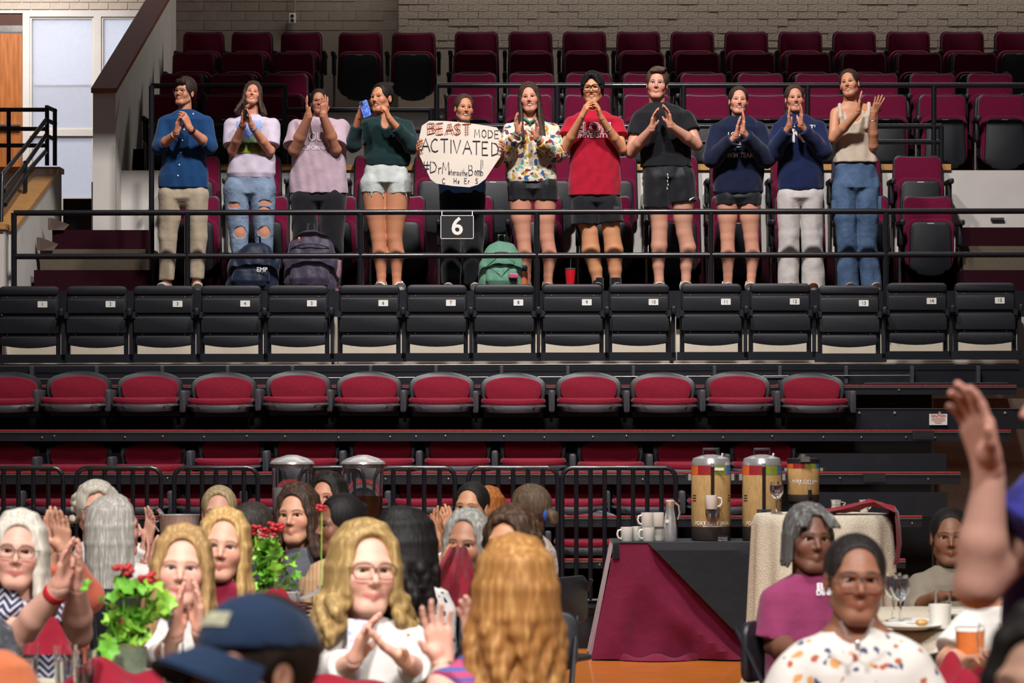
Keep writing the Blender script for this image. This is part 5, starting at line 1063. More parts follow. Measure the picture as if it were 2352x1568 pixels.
# ---- the handmade poster
pd = DS - .335
ol = [(963, 316), (969, 289), (986, 278), (1020, 279), (1060, 282), (1100, 287), (1141, 293), (1151, 306), (1152, 330), (1150, 359), (1132, 386), (1115, 412), (1098, 425), (1078, 431), (1040, 428), (1002, 422), (989, 412), (976, 384), (961, 352)]
def bow(px): return -.05 * (1 - ((px - 1057) / 100) ** 2)
po = thing('poster', 'handmade white card poster reading beast mode activated held by a student', 'poster', at(1057, 355, pd))
mb = MB(); Vp = [];
import bmesh
bm = bmesh.new(); f_ = bm.faces.new([bm.verts.new((p[0], 0, p[1])) for p in reversed(ol)]); bmesh.ops.triangulate(bm, faces=[f_]); bmesh.ops.subdivide_edges(bm, edges=bm.edges[:], cuts=3, use_grid_fill=True)
for v in bm.verts: q = at(v.co.x, v.co.z, pd) - po.location; v.co = Vector((q.x, bow(v.co.x), q.z))
ret = bmesh.ops.extrude_face_region(bm, geom=bm.faces[:]); bmesh.ops.translate(bm, verts=[e for e in ret['geom'] if isinstance(e, bmesh.types.BMVert)], vec=(0, .003, 0)); bmesh.ops.recalc_face_normals(bm, faces=bm.faces[:])
me = bpy.data.meshes.new('card'); bm.to_mesh(me); bm.free(); me.materials.append(mat('white_card', '#cfc5b8', .6, var=.04, scale=6)); obj('card', me, po)
GL = {'A': [[(0, 0), (.45, 1), (.9, 0)], [(.15, .4), (.75, .4)]], 'B': [[(0, 0), (0, 1), (.5, .95), (.6, .75), (.45, .55), (0, .52)], [(.45, .55), (.7, .35), (.6, .08), (0, 0)]], 'C': [[(.7, .9), (.4, 1), (.1, .75), (0, .45), (.15, .1), (.45, 0), (.75, .1)]],
      'D': [[(0, 0), (0, 1), (.45, .9), (.7, .55), (.55, .15), (0, 0)]], 'E': [[(.6, 1), (0, 1), (0, 0), (.6, 0)], [(0, .52), (.5, .52)]], 'I': [[(.1, 0), (.1, 1)]], 'M': [[(0, 0), (.1, 1), (.4, .3), (.7, 1), (.8, 0)]], 'O': [[(.35, 1), (.05, .75), (.05, .25), (.35, 0), (.65, .25), (.65, .75), (.35, 1)]],
      'S': [[(.6, .85), (.35, 1), (.08, .8), (.2, .58), (.5, .42), (.6, .2), (.35, 0), (.05, .15)]], 'T': [[(0, 1), (.8, 1)], [(.4, 1), (.4, 0)]], 'V': [[(0, 1), (.35, 0), (.75, 1)]], 'H': [[(0, 0), (0, 1)], [(.6, 0), (.6, 1)], [(0, .5), (.6, .5)]], '#': [[(.2, 0), (.3, 1)], [(.55, 0), (.65, 1)], [(0, .35), (.85, .35)], [(.05, .68), (.9, .68)]],
      'r': [[(0, 0), (0, .5)], [(0, .35), (.15, .5), (.3, .48)]], 'a': [[(.35, .5), (.1, .5), (0, .25), (.12, 0), (.35, .15), (.35, .5), (.4, 0)]], 't': [[(.15, .8), (.15, 0)], [(0, .5), (.35, .5)]], 'e': [[(0, .27), (.35, .27), (.3, .5), (.1, .5), (0, .25), (.1, 0), (.35, .05)]], 'i': [[(.05, 0), (.05, .5)]], 's': [[(.3, .5), (.08, .45), (.1, .3), (.28, .2), (.25, .02), (0, .05)]],
      'h': [[(0, 0), (0, 1)], [(0, .4), (.2, .5), (.32, .4), (.32, 0)]], 'o': [[(.18, .5), (0, .25), (.18, 0), (.36, .25), (.18, .5)]], 'm': [[(0, 0), (0, .5)], [(0, .4), (.12, .5), (.24, .4), (.24, 0)], [(.24, .4), (.38, .5), (.48, .4), (.48, 0)]], 'b': [[(0, 1), (0, 0), (.3, .05), (.35, .3), (0, .4)]], '!': [[(.05, 1), (.05, .25)], [(.05, .08), (.05, 0)]]}
def ink(name, s_, x, y, h, w_, m, r=.0035, drop=0.0, dbl=0):
    for ch in s_:
        g = MB()
        for st_ in GL.get(ch, []):
            for o_ in ((0, 0),) if not dbl else ((-dbl, dbl * .3), (dbl, -dbl * .3)):
                pts = [at(x + u * w_ + o_[0], y - v * h + o_[1], pd) - po.location for u, v in st_]; pts = [Vector((p.x, bow(x + u * w_ + o_[0]) - .005, p.z)) for p, (u, v) in zip(pts, st_)]; g.tube(pts, r, 5)
        if dbl:      # hatching inside the outlined letter
            for k in range(5): p0 = at(x + 2, y - h * (k + .3) / 5, pd) - po.location; p1 = at(x + w_ * .7, y - h * (k + .7) / 5, pd) - po.location; g.tube([(p0.x, bow(x) - .005, p0.z), (p1.x, bow(x + w_ * .7) - .005, p1.z)], .0012, 4)
        if g.v: part(name, g, m, po)
        x += w_ * {'I': .35, 'M': 1.1, 'i': .22, '!': .3, 'r': .42, 's': .45, 't': .5, 'a': .55, 'e': .5, 'h': .48, 'o': .5, 'm': .62}.get(ch, 1.0); y += drop
M_MARK = mat('black_marker', '#2a2c38', .6); M_ORG = mat('orange_marker', '#a8502e', .6)
ink('orange_letter', 'BEAST', 984, 309, 26, 20, M_ORG, .0026, .8, dbl=2.2); ink('black_letter', 'MODE', 1090, 316, 18, 15, M_MARK, .0026, .6); ink('black_letter', 'ACTIVATED', 968, 348, 30, 22, M_MARK, .004, 1.2)
ink('black_letter', '#D', 969, 397, 26, 20, M_MARK, .003); ink('black_letter', 'rM', 1008, 399, 26, 20, M_MARK, .0028); ink('black_letter', 'ateraisthe', 1030, 402, 15, 9.6, M_MARK, .0019, .3); ink('black_letter', 'Bomb', 1077, 404, 24, 13, M_MARK, .0024); ink('black_letter', '!!', 1104, 386, 18, 14, M_MARK, .0022)
for x_, t_ in ((1016, 'C'), (1043, 'He'), (1067, 'Er'), (1092, 'S')): ink('black_letter', t_, x_, 422, 12, 9, M_MARK, .0022)
# ------------------------------------------------------------------ seated guests
def chair_kit():
    fr = []
    for s in (-1, 1):
        fr.append(('front_leg|%d' % s, MB().tube([(s * .2, -.26, 0), (s * .2, .17, .80)], .011, 8).mesh('front_leg', M_STEEL), None))
        fr.append(('rear_leg|%d' % s, MB().tube([(s * .18, .26, 0), (s * .18, -.14, .44)], .011, 8).mesh('rear_leg', M_STEEL), None))
    return fr + [('seat', MB().slab(rrect(-.2, .2, -.2, .2, .06, 4), .43, .455, .01, ax=2).mesh('seat', M_BLACK), None), ('backrest', MB().slab(rrect(-.21, .21, .60, .82, .05, 4), .12, .15, .01).mesh('backrest', M_BLACK), None), ('stretcher', MB().tube([(-.2, -.2, .12), (.2, -.2, .12)], .009, 8).mesh('stretcher', M_STEEL), None)]
CK = chair_kit()
def seated(label, D, hd, skin, hair, arms, top, face=0.0, chair=True, pants=None, clabel=None, extra_g=(), **k):
    s = F / D; X0 = X(hd[0], D); a = math.radians(face); dx, dy = math.sin(a), -math.cos(a); sx, sy = math.cos(a), math.sin(a)
    r = list(top['rows']); last = r[-1]; cxm = (last[1] + last[2]) / 2; pX = X(cxm, D)
    yb = HY + (CZ - .50) * s
    if yb > last[0] + 5: r.append((yb,) + tuple(last[1:]))
    g = dict(top); g['rows'] = r
    def low(c):
        ps = [ell((pX, D + .02, .55), (.17, .14, .11), .05)]
        for q in (-1, 1):
            h_ = A3((pX + sx * .09 * q, D + .02 + sy * .09 * q, .54)); kn = h_ + A3((dx * .40 + sx * .02 * q, dy * .40 + sy * .02 * q, -.01)); ft = A3((kn[0], kn[1], .09)) - A3((dx, dy, 0)) * .05
            ps += [cone(h_, kn, .085, .06, .03), cone(kn, ft, .058, .045, .02)]
        return ps
    gs = [g] + list(extra_g) + [dict(name='trousers', m=pants or M_BLKC, more=low, v=.014, seated=True)]
    R_ = person(label, D, hd, skin, hair, arms, gs, base=(pX, D, 0.0), **k)
    ps = []
    for q in (-1, 1):
        f0 = A3((pX + sx * .11 * q + dx * .37, D + .02 + sy * .11 * q + dy * .37, .045))
        V, Q = solid([cone(f0, f0 + A3((dx, dy, 0)) * .13, .044, .04, .02), cone(f0, f0 + A3((0, 0, .04)), .042, .04, .02), half((0, 0, .004), (0, 0, -1))], .012)
        obj('shoe', np_mesh('shoe', V - A3((pX, D, 0)), Q, M_BLACK), R_[0])
    if chair: inst(CK, 'folding_chair', clabel or ('folding chair of the ' + ' '.join(label.split(',')[0].split()[:11])), 'chair', (pX - dx * .02, D - dy * .02 + .02, 0), 'folding chairs of the seated guests', rz=a)
    return R_
def B(*rows, name='top', m=None, **k): return dict(name=name, m=m, rows=list(rows), **k)
W_TOP = cloth('white_knit', '#c9c4c0', .35)
def pattern_mat(name, base, cols, scale, warp=.05, thr=.33, rough=.85):
    if name in MATS: return MATS[name]
    m = bpy.data.materials.new(name); m.use_nodes = True; N, L = m.node_tree.nodes, m.node_tree.links; b = N['Principled BSDF']; b.inputs['Roughness'].default_value = rough
    tc = N.new('ShaderNodeTexCoord'); nz = N.new('ShaderNodeTexNoise'); nz.inputs['Scale'].default_value = scale * .8; L.new(tc.outputs['Object'], nz.inputs['Vector'])
    mx = N.new('ShaderNodeVectorMath'); mx.operation = 'MULTIPLY_ADD'; mx.inputs[1].default_value = (warp,) * 3; L.new(nz.outputs['Color'], mx.inputs[0]); L.new(tc.outputs['Object'], mx.inputs[2])
    vo = N.new('ShaderNodeTexVoronoi'); vo.inputs['Scale'].default_value = scale; L.new(mx.outputs[0], vo.inputs['Vector'])
    sp = N.new('ShaderNodeSeparateColor'); L.new(vo.outputs['Color'], sp.inputs[0]); rp = N.new('ShaderNodeValToRGB'); rp.color_ramp.interpolation = 'CONSTANT'; e = rp.color_ramp.elements
    e[0].color = lin(cols[0]); e[1].position = 1 / len(cols); e[1].color = lin(cols[1])
    for i, c in enumerate(cols[2:], 2): q = e.new(i / len(cols)); q.color = lin(c)
    L.new(sp.outputs[0], rp.inputs[0]); lt = N.new('ShaderNodeMath'); lt.operation = 'GREATER_THAN'; lt.inputs[1].default_value = thr; L.new(vo.outputs['Distance'], lt.inputs[0])
    mm = N.new('ShaderNodeMix'); mm.data_type = 'RGBA'; L.new(lt.outputs[0], mm.inputs[0]); L.new(rp.outputs[0], mm.inputs[6]); mm.inputs[7].default_value = lin(base); L.new(mm.outputs[2], b.inputs['Base Color']); MATS[name] = m; return m
def stripe_mat(name, c1, c2, freq, axis='Z', zig=0.0, c3=None):
    m = bpy.data.materials.new(name); m.use_nodes = True; N, L = m.node_tree.nodes, m.node_tree.links; b = N['Principled BSDF']; b.inputs['Roughness'].default_value = .85
    tc = N.new('ShaderNodeTexCoord'); sx = N.new('ShaderNodeSeparateXYZ'); L.new(tc.outputs['Object'], sx.inputs[0]); v = sx.outputs[axis]
    def M(op, a, b_=None, c=None):
        n = N.new('ShaderNodeMath'); n.operation = op
        for i, q in enumerate((a, b_, c)):
            if q is None: continue
            if isinstance(q, (int, float)): n.inputs[i].default_value = q
            else: L.new(q, n.inputs[i])
        return n.outputs[0]
    if zig: v = M('ADD', v, M('MULTIPLY', M('PINGPONG', sx.outputs['X'], zig), 1.0))
    fr = M('FRACT', M('MULTIPLY', v, freq)); rp = N.new('ShaderNodeValToRGB'); rp.color_ramp.interpolation = 'CONSTANT'; e = rp.color_ramp.elements; e[0].color = lin(c1); e[1].position = .62; e[1].color = lin(c2)
    if c3: q = e.new(.3); q.color = lin(c3)
    L.new(fr, rp.inputs[0]); L.new(rp.outputs[0], b.inputs['Base Color']); return m
def lathe_band(c, ai, t, r, h, m, n): band(c, ai, t, r, h, m, n)
NEAR = dict(vb=.009, vh=.005, fine=True, hv=.0055)
FAR = dict(vb=.010, vh=.006, hv=.006)
# left tables
seated('white-haired woman in a navy zigzag blouse with glasses, clapping at far left', 9.2, (42, 1180, 1352, 6, 3, 4), '#c89482', ('long', '#b8b0a4', '#d8d2c8'),
    [A(True, [(-30, 1395), (48, 1462, -.12), (136, 1350, -.27), (148, 1278, -.29)], (1, -.2, 0), curl=.15, r=1.25), A(False, [(140, 1400), (178, 1455, -.05), (176, 1352, -.2), (184, 1282, -.24)], (-1, -.1, 0), curl=.15, r=1.2)],
    B((1345, 15, 90), (1362, -25, 130), (1395, -50, 160), (1450, -55, 170), (1520, -60, 178), name='blouse', m=stripe_mat('navy_zigzag_print', '#1a2140', '#b8b4bc', 42, zig=.03), sl=.75, so=.02, vneck=(60, 1360, 32, 28)), glass=('#2a2622', .027, .018), seed=21, hopt=dict(len=.26, wide=.12, r=.020, arc=125), face=20, extra=lambda c: band(c, 0, .03, .040, .014, mat('red_watch_strap', '#b3202c', .5), 'watch_strap'), **NEAR)
seated('guest in a coral cardigan behind the zigzag blouse, hands raised', 10.3, (62, 1200, 1345, 10, 0, 0), '#b98a72', ('short', '#8a7a6a'),
    [A(True, [(70, 1330), (120, 1345, -.1), (122, 1272, -.15), (110, 1195, -.15)], (.9, -.3, 0), curl=.1, spread=.2), A(False, [(160, 1330), (196, 1370, -.05), (148, 1270, -.18), (138, 1178, -.2)], (-.5, -.9, 0), curl=.1)],
    B((1350, 45, 100), (1365, 20, 170), (1400, 15, 200), (1480, 15, 205), name='cardigan', m=cloth('coral_knit', '#b85a44', .35), sl=1.75, so=.022), seed=22, face=20, **FAR)
seated('woman with white curly hair, glasses and a white top behind the tall grey hair', 12.7, (220, 1110, 1236, 14, 2, 2), '#c4917c', ('curly', '#b5ada0', '#dad4c8'),
    [A(False, [(285, 1285), (325, 1300, -.1), (338, 1248, -.15), (350, 1180, -.16)], (-.75, -.65, 0), curl=.2, spread=.2)],
    B((1240, 195, 250), (1252, 175, 280), (1275, 162, 300), (1330, 160, 305), name='pullover', m=W_TOP, sl=1.8, so=.024), glass=('#1c1a1a', .028, .022), seed=23, face=10, hopt=dict(vol=1.1, drop=.10, flare=.1), **FAR)
seated('woman seen from behind with long straight silver hair and a white sweater', 12.0, (266, 1143, 1278, 110, 0, 0), '#c08a78', ('long', '#9a958e', '#cfcac2'),
    [A(True, [(325, 1320), (345, 1345, .05), (330, 1320, .12), (340, 1265, .12)], (-1, -.2, 0), curl=.15), A(False, [(320, 1315), (350, 1350, .0), (345, 1318, .0), (350, 1268, .0)], (1, .2, 0), curl=.15)],
    B((1285, 232, 292), (1300, 208, 320), (1325, 200, 340), (1380, 200, 345), name='sweater', m=W_TOP, sl=1.7, so=.022), seed=24, face=165, hopt=dict(len=.34, wide=.075, r=.016, arc=128, fw=.055), clabel='black folding chair behind the silver haired woman', **FAR)
seated('blonde woman with hair pulled back behind the maroon top', 13.2, (503, 1119, 1236, 2, 0, 0), '#bf8a72', ('back', '#8f7a58', '#c4b494'), [], B((1245, 475, 530), (1260, 455, 550), (1330, 450, 555), name='blouse', m=cloth('grey_knit', '#77757a', .3)), seed=25, **FAR)
seated('blonde woman in a maroon top with hair over her shoulder', 9.6, (512, 1174, 1334, 2, 2, 6), '#c48f78', ('long', '#a5824f', '#d8bc86'),
    [], B((1335, 485, 545), (1350, 468, 575), (1375, 452, 598), (1420, 448, 612), (1500, 448, 612), name='blouse', m=cloth('maroon_knit', '#7c1830', .35)), smile=0, eyes='blue', brow='#7a5c3c', seed=26, hopt=dict(len=.30, wide=.12, r=.018, arc=120, fz=-.028), face=10, **NEAR)
def lan(c): P = c['P']; part('lanyard', MB().tube([tuple(P(x, y, -.13) - c['O']) for x, y in ((385, 1398), (392, 1440), (420, 1500))], .008, 6), mat('purple_lanyard', '#3a2848', .7), c['root'])
seated('blonde woman in a white blouse and purple lanyard clapping left of the cap', 8.9, (418, 1214, 1392, 4, 2, 3), '#cf9a86', ('long', '#94734a', '#caa873'),
    [A(True, [(370, 1450), (360, 1540, -.1), (404, 1462, -.3), (410, 1368, -.32)], (1, -.1, 0), curl=.12), A(False, [(480, 1450), (498, 1540, -.1), (458, 1450, -.3), (456, 1350, -.32)], (-1, -.3, 0), curl=.15)],
    B((1400, 385, 455), (1415, 365, 480), (1440, 348, 500), (1500, 342, 512), name='blouse', m=W_TOP, sl=1.5, so=.02), eyes='blue', brow='#8a6a48', seed=27, hopt=dict(len=.24, wide=.105, r=.020, arc=118, fz=-.034), face=-20, extra=lan, **NEAR)
seated('dark-haired man seen from behind facing right beside the geranium', 12.1, (588, 1158, 1278, 118, 0, 0), '#c08a76', ('short', '#2c2623', '#4a433c'), [], B((1285, 560, 620), (1300, 545, 640), (1380, 540, 645), name='shirt', m=cloth('charcoal_cotton', '#33333a', .3)), seed=28, face=170, glass=('#222226', .026, .02), **FAR)
seated('brown-haired woman in a grey sweater looking left', 12.3, (684, 1115, 1248, -18, 0, -3), '#bd866a', ('long', '#2f221b', '#6a4a34'), [], B((1256, 668, 714), (1268, 655, 735), (1290, 645, 748), (1340, 640, 755), name='sweater', m=cloth('grey_wool', '#5c5d64', .35)), seed=29, hopt=dict(len=.19, wide=.10, r=.017, arc=125), face=-20, lipc=.4, **FAR)
seated('smiling woman with black wavy hair beside the tea dispenser', 13.3, (752, 1088, 1198, -18, 2, -5), '#b57a60', ('wavy', '#15110f', '#2c2420'), [], B((1205, 730, 780), (1218, 720, 795), (1290, 715, 800), name='blouse', m=pattern_mat('black_white_floral', '#1c1a1e', ['#c8c4c4', '#1c1a1e', '#a03040'], 40)), smile=1, seed=30, hopt=dict(len=.13, wide=.11, r=.02, arc=125), face=-15, **FAR)
seated('woman with a high black bun and tan ribbed cardigan in profile', 11.7, (778, 1138, 1268, -62, -3, 4), '#6e4332', ('bun', '#131010'), [], B((1280, 745, 805), (1298, 715, 830), (1330, 695, 840), (1400, 690, 845), name='cardigan', m=stripe_mat('tan_ribbed_knit', '#b4906c', '#a07c5a', 60, 'X')), seed=31, hopt=dict(bun=(0, .10, .06)), face=-70, brow='#15100e', **FAR)
seated('woman with long black curly hair turned away beside the tea table', 10.2, (918, 1174, 1328, -75, 0, -4), '#7d4d38', ('wavy', '#0f0d0d', '#24201f'), [], B((1340, 925, 1000), (1358, 905, 1030), (1400, 895, 1045), (1480, 890, 1050), name='blouse', m=pattern_mat('white_black_print', '#c0bcb8', ['#222226', '#c0bcb8', '#8a8478'], 30)), seed=32, hopt=dict(len=.30, wide=.10, r=.022, arc=140, fw=.05, n=26), face=-90, brow='#15100e', **FAR)
# the woman in the white cardigan
def card(c): P = c['P']; part('undershirt', MB().add([tuple(P(x, y, dy) - c['O']) for x, y, dy in ((800, 1420, -.10), (845, 1425, -.14), (872, 1418, -.11), (835, 1500, -.155), (825, 1568, -.155), (800, 1568, -.15), (798, 1480, -.145))], [(0, 1, 3, 6), (1, 2, 3), (6, 3, 4, 5)]), pattern_mat('pale_print', '#c2c0cc', ['#8f9cc0', '#c2c0cc', '#c8a0b0'], 40), c['root'])
seated('woman with curly blonde hair, glasses and a white cardigan clapping', 8.6, (838, 1204, 1412, 20, 2, 2), '#d09c88', ('wavy', '#8f7346', '#c8ab74'),
    [A(True, [(760, 1470), (742, 1555, -.05), (812, 1520, -.28), (848, 1425, -.30)], (.9, -.3, 0), curl=.2), A(False, [(955, 1470), (985, 1555, -.05), (935, 1520, -.28), (868, 1475, -.32)], (-.3, -.2, .9), curl=.2, thumb=.8)],
    B((1415, 795, 885), (1432, 765, 940), (1465, 740, 975), (1510, 725, 990), (1580, 715, 1000), name='cardigan', m=W_TOP, sl=1.72, so=.026, vneck=(838, 1425, 30, 60)), glass=('#4a3226', .029, .021), eyes='green', brow='#8a6c4c', seed=33, hopt=dict(len=.19, wide=.135, r=.0165, arc=132, n=34, wave=.022, wf=12, fz=-.032, fw=.066), extra=card, **NEAR)
seated('man with short black hair and stubble raising both palms', 13.0, (1082, 1107, 1222, -18, 0, 2), '#a87656', ('crop', '#14110f'),
    [A(True, [(1045, 1262), (1015, 1290, -.1), (1004, 1248, -.2), (999, 1180, -.2)], (.7, -.7, 0), curl=.1), A(False, [(1120, 1262), (1060, 1290, -.15), (1036, 1242, -.25), (1026, 1178, -.25)], (-.8, .6, 0), curl=.12)],
    B((1222, 1062, 1108), (1235, 1045, 1130), (1255, 1032, 1150), (1330, 1030, 1155), name='shirt', m=W_TOP, sl=1.75, so=.018), stub=.45, brow='#15100e', seed=34, neck=.058, **FAR)
seated('auburn long-haired guest just behind the stubbled man', 13.7, (1122, 1122, 1228, 150, 0, 0), '#b98468', ('long', '#8a4f22', '#b87a3c'), [], B((1235, 1095, 1150), (1250, 1080, 1165), (1320, 1075, 1170), name='shirt', m=M_BLKC), seed=35, face=160, hopt=dict(len=.2, wide=.08, r=.017), **FAR)
def nap(c): P = c['P']
seated('woman with straight silver hair and a denim jacket dabbing her mouth', 10.8, (1072, 1174, 1318, -16, -4, 3), '#8a5c44', ('long', '#77756f', '#b4b2ac'),
    [A(True, [(1025, 1370), (1010, 1420, -.1), (1022, 1335, -.22), (1035, 1280, -.24)], (.5, .8, 0), curl=.6)],
    B((1325, 1042, 1110), (1340, 1025, 1132), (1370, 1008, 1150), (1440, 1002, 1158), name='denim_jacket', m=mat('dark_denim', '#2f4468', .85, var=.3, scale=8, bump=.35, bscale=28), sl=1.8, so=.022), seed=36, hopt=dict(len=.20, wide=.10, r=.016, arc=126, fz=-.024), brow='#2a2422', face=-20, **FAR)
seated('woman with curly brown hair in a black jacket beside the striped top', 10.3, (1172, 1168, 1325, -24, -4, 3), '#b07a5a', ('curly', '#33241a', '#6a4c34'), [], B((1335, 1120, 1215), (1355, 1100, 1250), (1400, 1090, 1275), (1500, 1085, 1285), name='jacket', m=M_BLKC), seed=37, hopt=dict(vol=1.0, drop=.12, flare=.35, n=240), face=-10, **FAR)
def scr(c):
    o = c['root']; t = MB(); t.tube([tuple(c['H']((.03 * math.cos(a), .10 + .008 * math.cos(a), -.005 + .03 * math.sin(a))) - c['O']) for a in [k * .5236 for k in range(12)]], .011, 8, True); part('scrunchie', t, mat('blue_velvet', '#24509a', .7), o)
seated('woman turned away with a blue scrunchie and cream quilted jacket', 12.8, (1212, 1115, 1232, -118, 0, 3), '#bd8a72', ('pony', '#4a3a2c', '#77604a'), [], B((1228, 1190, 1246), (1242, 1176, 1262), (1265, 1170, 1278), (1340, 1172, 1284), name='jacket', m=cloth('cream_quilt', '#a8978c', .6, bscale=50)), seed=38, face=-120, glass=('#222226', .026, .02), hopt=dict(tail=[(.0, .10, .0), (.0, .135, -.015), (.0, .14, -.04)]), extra=scr, **FAR)
seated('woman with long ginger-blonde hair in a pink and blue striped top', 7.0, (1182, 1242, 1462, 190, 0, 0), '#d0a08c', ('wavy', '#9a6a38', '#d0a468'),
    [A(False, [(1090, 1540), (1020, 1600, -.1), (1018, 1530, .0), (1000, 1400, .0)], (.4, -.9, 0), curl=.15, spread=.2), A(True, [(1120, 1560), (1080, 1620, .15), (1090, 1515, .2), (1082, 1410, .2)], (-.8, -.6, 0), curl=.2)],
    B((1465, 1135, 1245), (1485, 1095, 1275), (1515, 1060, 1295), (1570, 1045, 1305), name='striped_top', m=stripe_mat('pink_blue_stripes', '#b0446e', '#4a5a9a', 42), sl=.9, so=.02), seed=39, face=190, hopt=dict(len=.38, wide=.115, r=.024, arc=150, n=24), extra=lambda c: band(c, 0, .02, .033, .013, mat('taupe_strap', '#6a5c54', .5), 'watch_strap'), **NEAR)
# the cap
def capx(c):
    HM = c['HM']; root = c['root']; M_CAP = cloth('navy_cap_cotton', '#22344f', .3); ps = [ell((0, .014, .045), (.092, .112, .096), .01), half((0, 0, .045), (0, .10, -1))]
    V, Q = solid(ps, .006); H = lambda W_: np.array([HM @ Vector(v) for v in W_]); cr = obj('cap_crown', np_mesh('cap_crown', H(V), Q, M_CAP), root)
    bl_ = MB(); n = 14; vs = []
    for j, t in enumerate((0, .35, .7, 1.0)):
        for i in range(n + 1):
            a = math.radians(-78 + 156 * i / n); x = math.sin(a) * (.088 + .004 * t); y = -.012 - math.cos(a) * (.094 + .085 * t); z = .042 - .030 * t - .030 * (math.sin(a) ** 2) * (1 + .4 * t); vs.append((x, y, z))
    fs = [(j * (n + 1) + i, j * (n + 1) + i + 1, (j + 1) * (n + 1) + i + 1, (j + 1) * (n + 1) + i) for j in range(3) for i in range(n)]
    bl_.add(vs, fs).add([(x, y, z - .005) for x, y, z in vs], [f[::-1] for f in fs]); bl_.v = [tuple(HM @ Vector(v)) for v in bl_.v]; part('cap_bill', bl_, M_CAP, root)
    bd = MB(); vs = []; 
    for j in range(4):
        for i in range(9): a = math.radians(-26 + 52 * i / 8); ph = .62 + .28 * j / 3; vs.append((math.sin(a) * .094 * math.cos(ph - .3), .014 - math.cos(a) * .1145 * math.cos(ph - .3), .045 + .098 * math.sin(ph - .3)))
    bd.add(vs, [(j * 9 + i, j * 9 + i + 1, (j + 1) * 9 + i + 1, (j + 1) * 9 + i) for j in range(3) for i in range(8)]); bd.v = [tuple(HM @ Vector(v)) for v in bd.v]; part('cap_badge', bd, mat('cream_patch', '#b0ad92', .85, var=.3, scale=40), root)
seated('man in a navy baseball cap in the near foreground', 4.6, (575, 1376, 1712, -50, 8, -4), '#b07a60', ('short', '#2a201a'), [], B((1740, 480, 680), (1770, 400, 760), (1850, 360, 800), name='shirt', m=cloth('navy_polo', '#1a2438', .3)), seed=40, extra=capx, face=-40, **NEAR)
seated('guest in an orange shirt at the bottom left corner', 6.0, (-150, 1300, 1560, 60, 0, 0), '#c49480', ('short', '#8a8078'), [], B((1500, -130, 20), (1525, -160, 70), (1580, -180, 95), name='shirt', m=cloth('orange_cotton', '#c8704a', .3)), seed=41, face=60, **FAR)
seated('guest in a grey speckled blouse at the left edge', 7.6, (-75, 1215, 1405, 30, 0, 0), '#c49480', ('short', '#6a6058'), [], B((1415, -100, 0), (1440, -140, 25), (1520, -150, 40), name='blouse', m=pattern_mat('grey_speckle', '#4a4c54', ['#8a8c94', '#2a2c34', '#6a6c74'], 60)), seed=42, face=30, **FAR)
# right tables
def pr22(c): pass
seated('woman with short grey locs in a plum tee', 10.0, (1858, 1160, 1314, 14, 2, 2), '#5c3a2c', ('locs', '#4a4846', '#8a8884'),
    [A(True, [(1790, 1372), (1782, 1480, .0), (1830, 1500, -.2), (1880, 1490, -.3)], (0, 0, -1), curl=.2, r=1.1)],
    B((1316, 1822, 1892), (1332, 1792, 1920), (1358, 1766, 1938), (1420, 1760, 1945), name='tee_shirt', m=cloth('plum_cotton', '#7c2f54', .35), sl=.85, so=.026, flare=1.5, pname='lettering', print=[(text_mesh('ELON', .030, M_WHITEPR, extr=0, bold=.001), 1896, 1344), (text_mesh('DINING', .026, M_WHITEPR, extr=0, bold=.001), 1899, 1358)]), seed=43, face=62, clabel='black folding chair behind the plum tee woman with a bag strap', hopt=dict(len=.12), brow='#1a1412', lipc=.3, **NEAR)
def nk(c): P = c['P']; part('necklace', MB().tube([tuple(P(x, y, -.14) - c['O']) for x, y in ((1930, 1425), (1945, 1460), (1968, 1478), (1992, 1455), (2008, 1420))], .003, 5).sphere(tuple(P(1970, 1482, -.15) - c['O']), (.008, .004, .014)), M_CHROME, c['root'])
seated('woman with cropped dark hair, glasses and a white floral blouse', 7.3, (1965, 1226, 1434, 2, 2, 2), '#7d4f3a', ('crop', '#191513', '#332b27'),
    [A(True, [(1845, 1520), (1800, 1640, .0), (1850, 1690, -.2), (1900, 1690, -.3)], (0, 0, -1), r=1.15), A(False, [(2085, 1520), (2130, 1640, .0), (2080, 1690, -.2), (2030, 1690, -.3)], (0, 0, -1), r=1.15)],
    B((1440, 1905, 2030), (1458, 1875, 2065), (1490, 1830, 2100), (1540, 1800, 2125), (1600, 1790, 2140), name='blouse', m=pattern_mat('white_floral_print', '#c6c0ba', ['#a05038', '#3a4664', '#c6c0ba', '#c08850', '#c6c0ba'], 32, .05, .36), sl=.95, so=.028, vneck=(1963, 1425, 52, 58)), glass=('#4a3a34', .030, .021), seed=44, chest=[(1420, 1925, 2010, .055), (1445, 1890, 2045, .065), (1500, 1860, 2075, .078), (1600, 1860, 2075, .07)], brow='#1a1412', lipc=.35, extra=nk, **NEAR)
seated('man in a khaki shirt partly hidden by the raised arm', 12.3, (2182, 1166, 1298, -6, 0, 0), '#6a4330', ('crop', '#141110'), [A(True, [(2118, 1335), (2110, 1400, -.1), (2150, 1370, -.3), (2190, 1365, -.35)], (0, 0, -1), curl=.2)], B((1300, 2150, 2215), (1315, 2120, 2250), (1340, 2100, 2265), (1400, 2096, 2270), name='shirt', m=cloth('khaki_cotton', '#7a7062', .4), sl=1.2, so=.02), seed=45, brow='#15100e', **FAR)
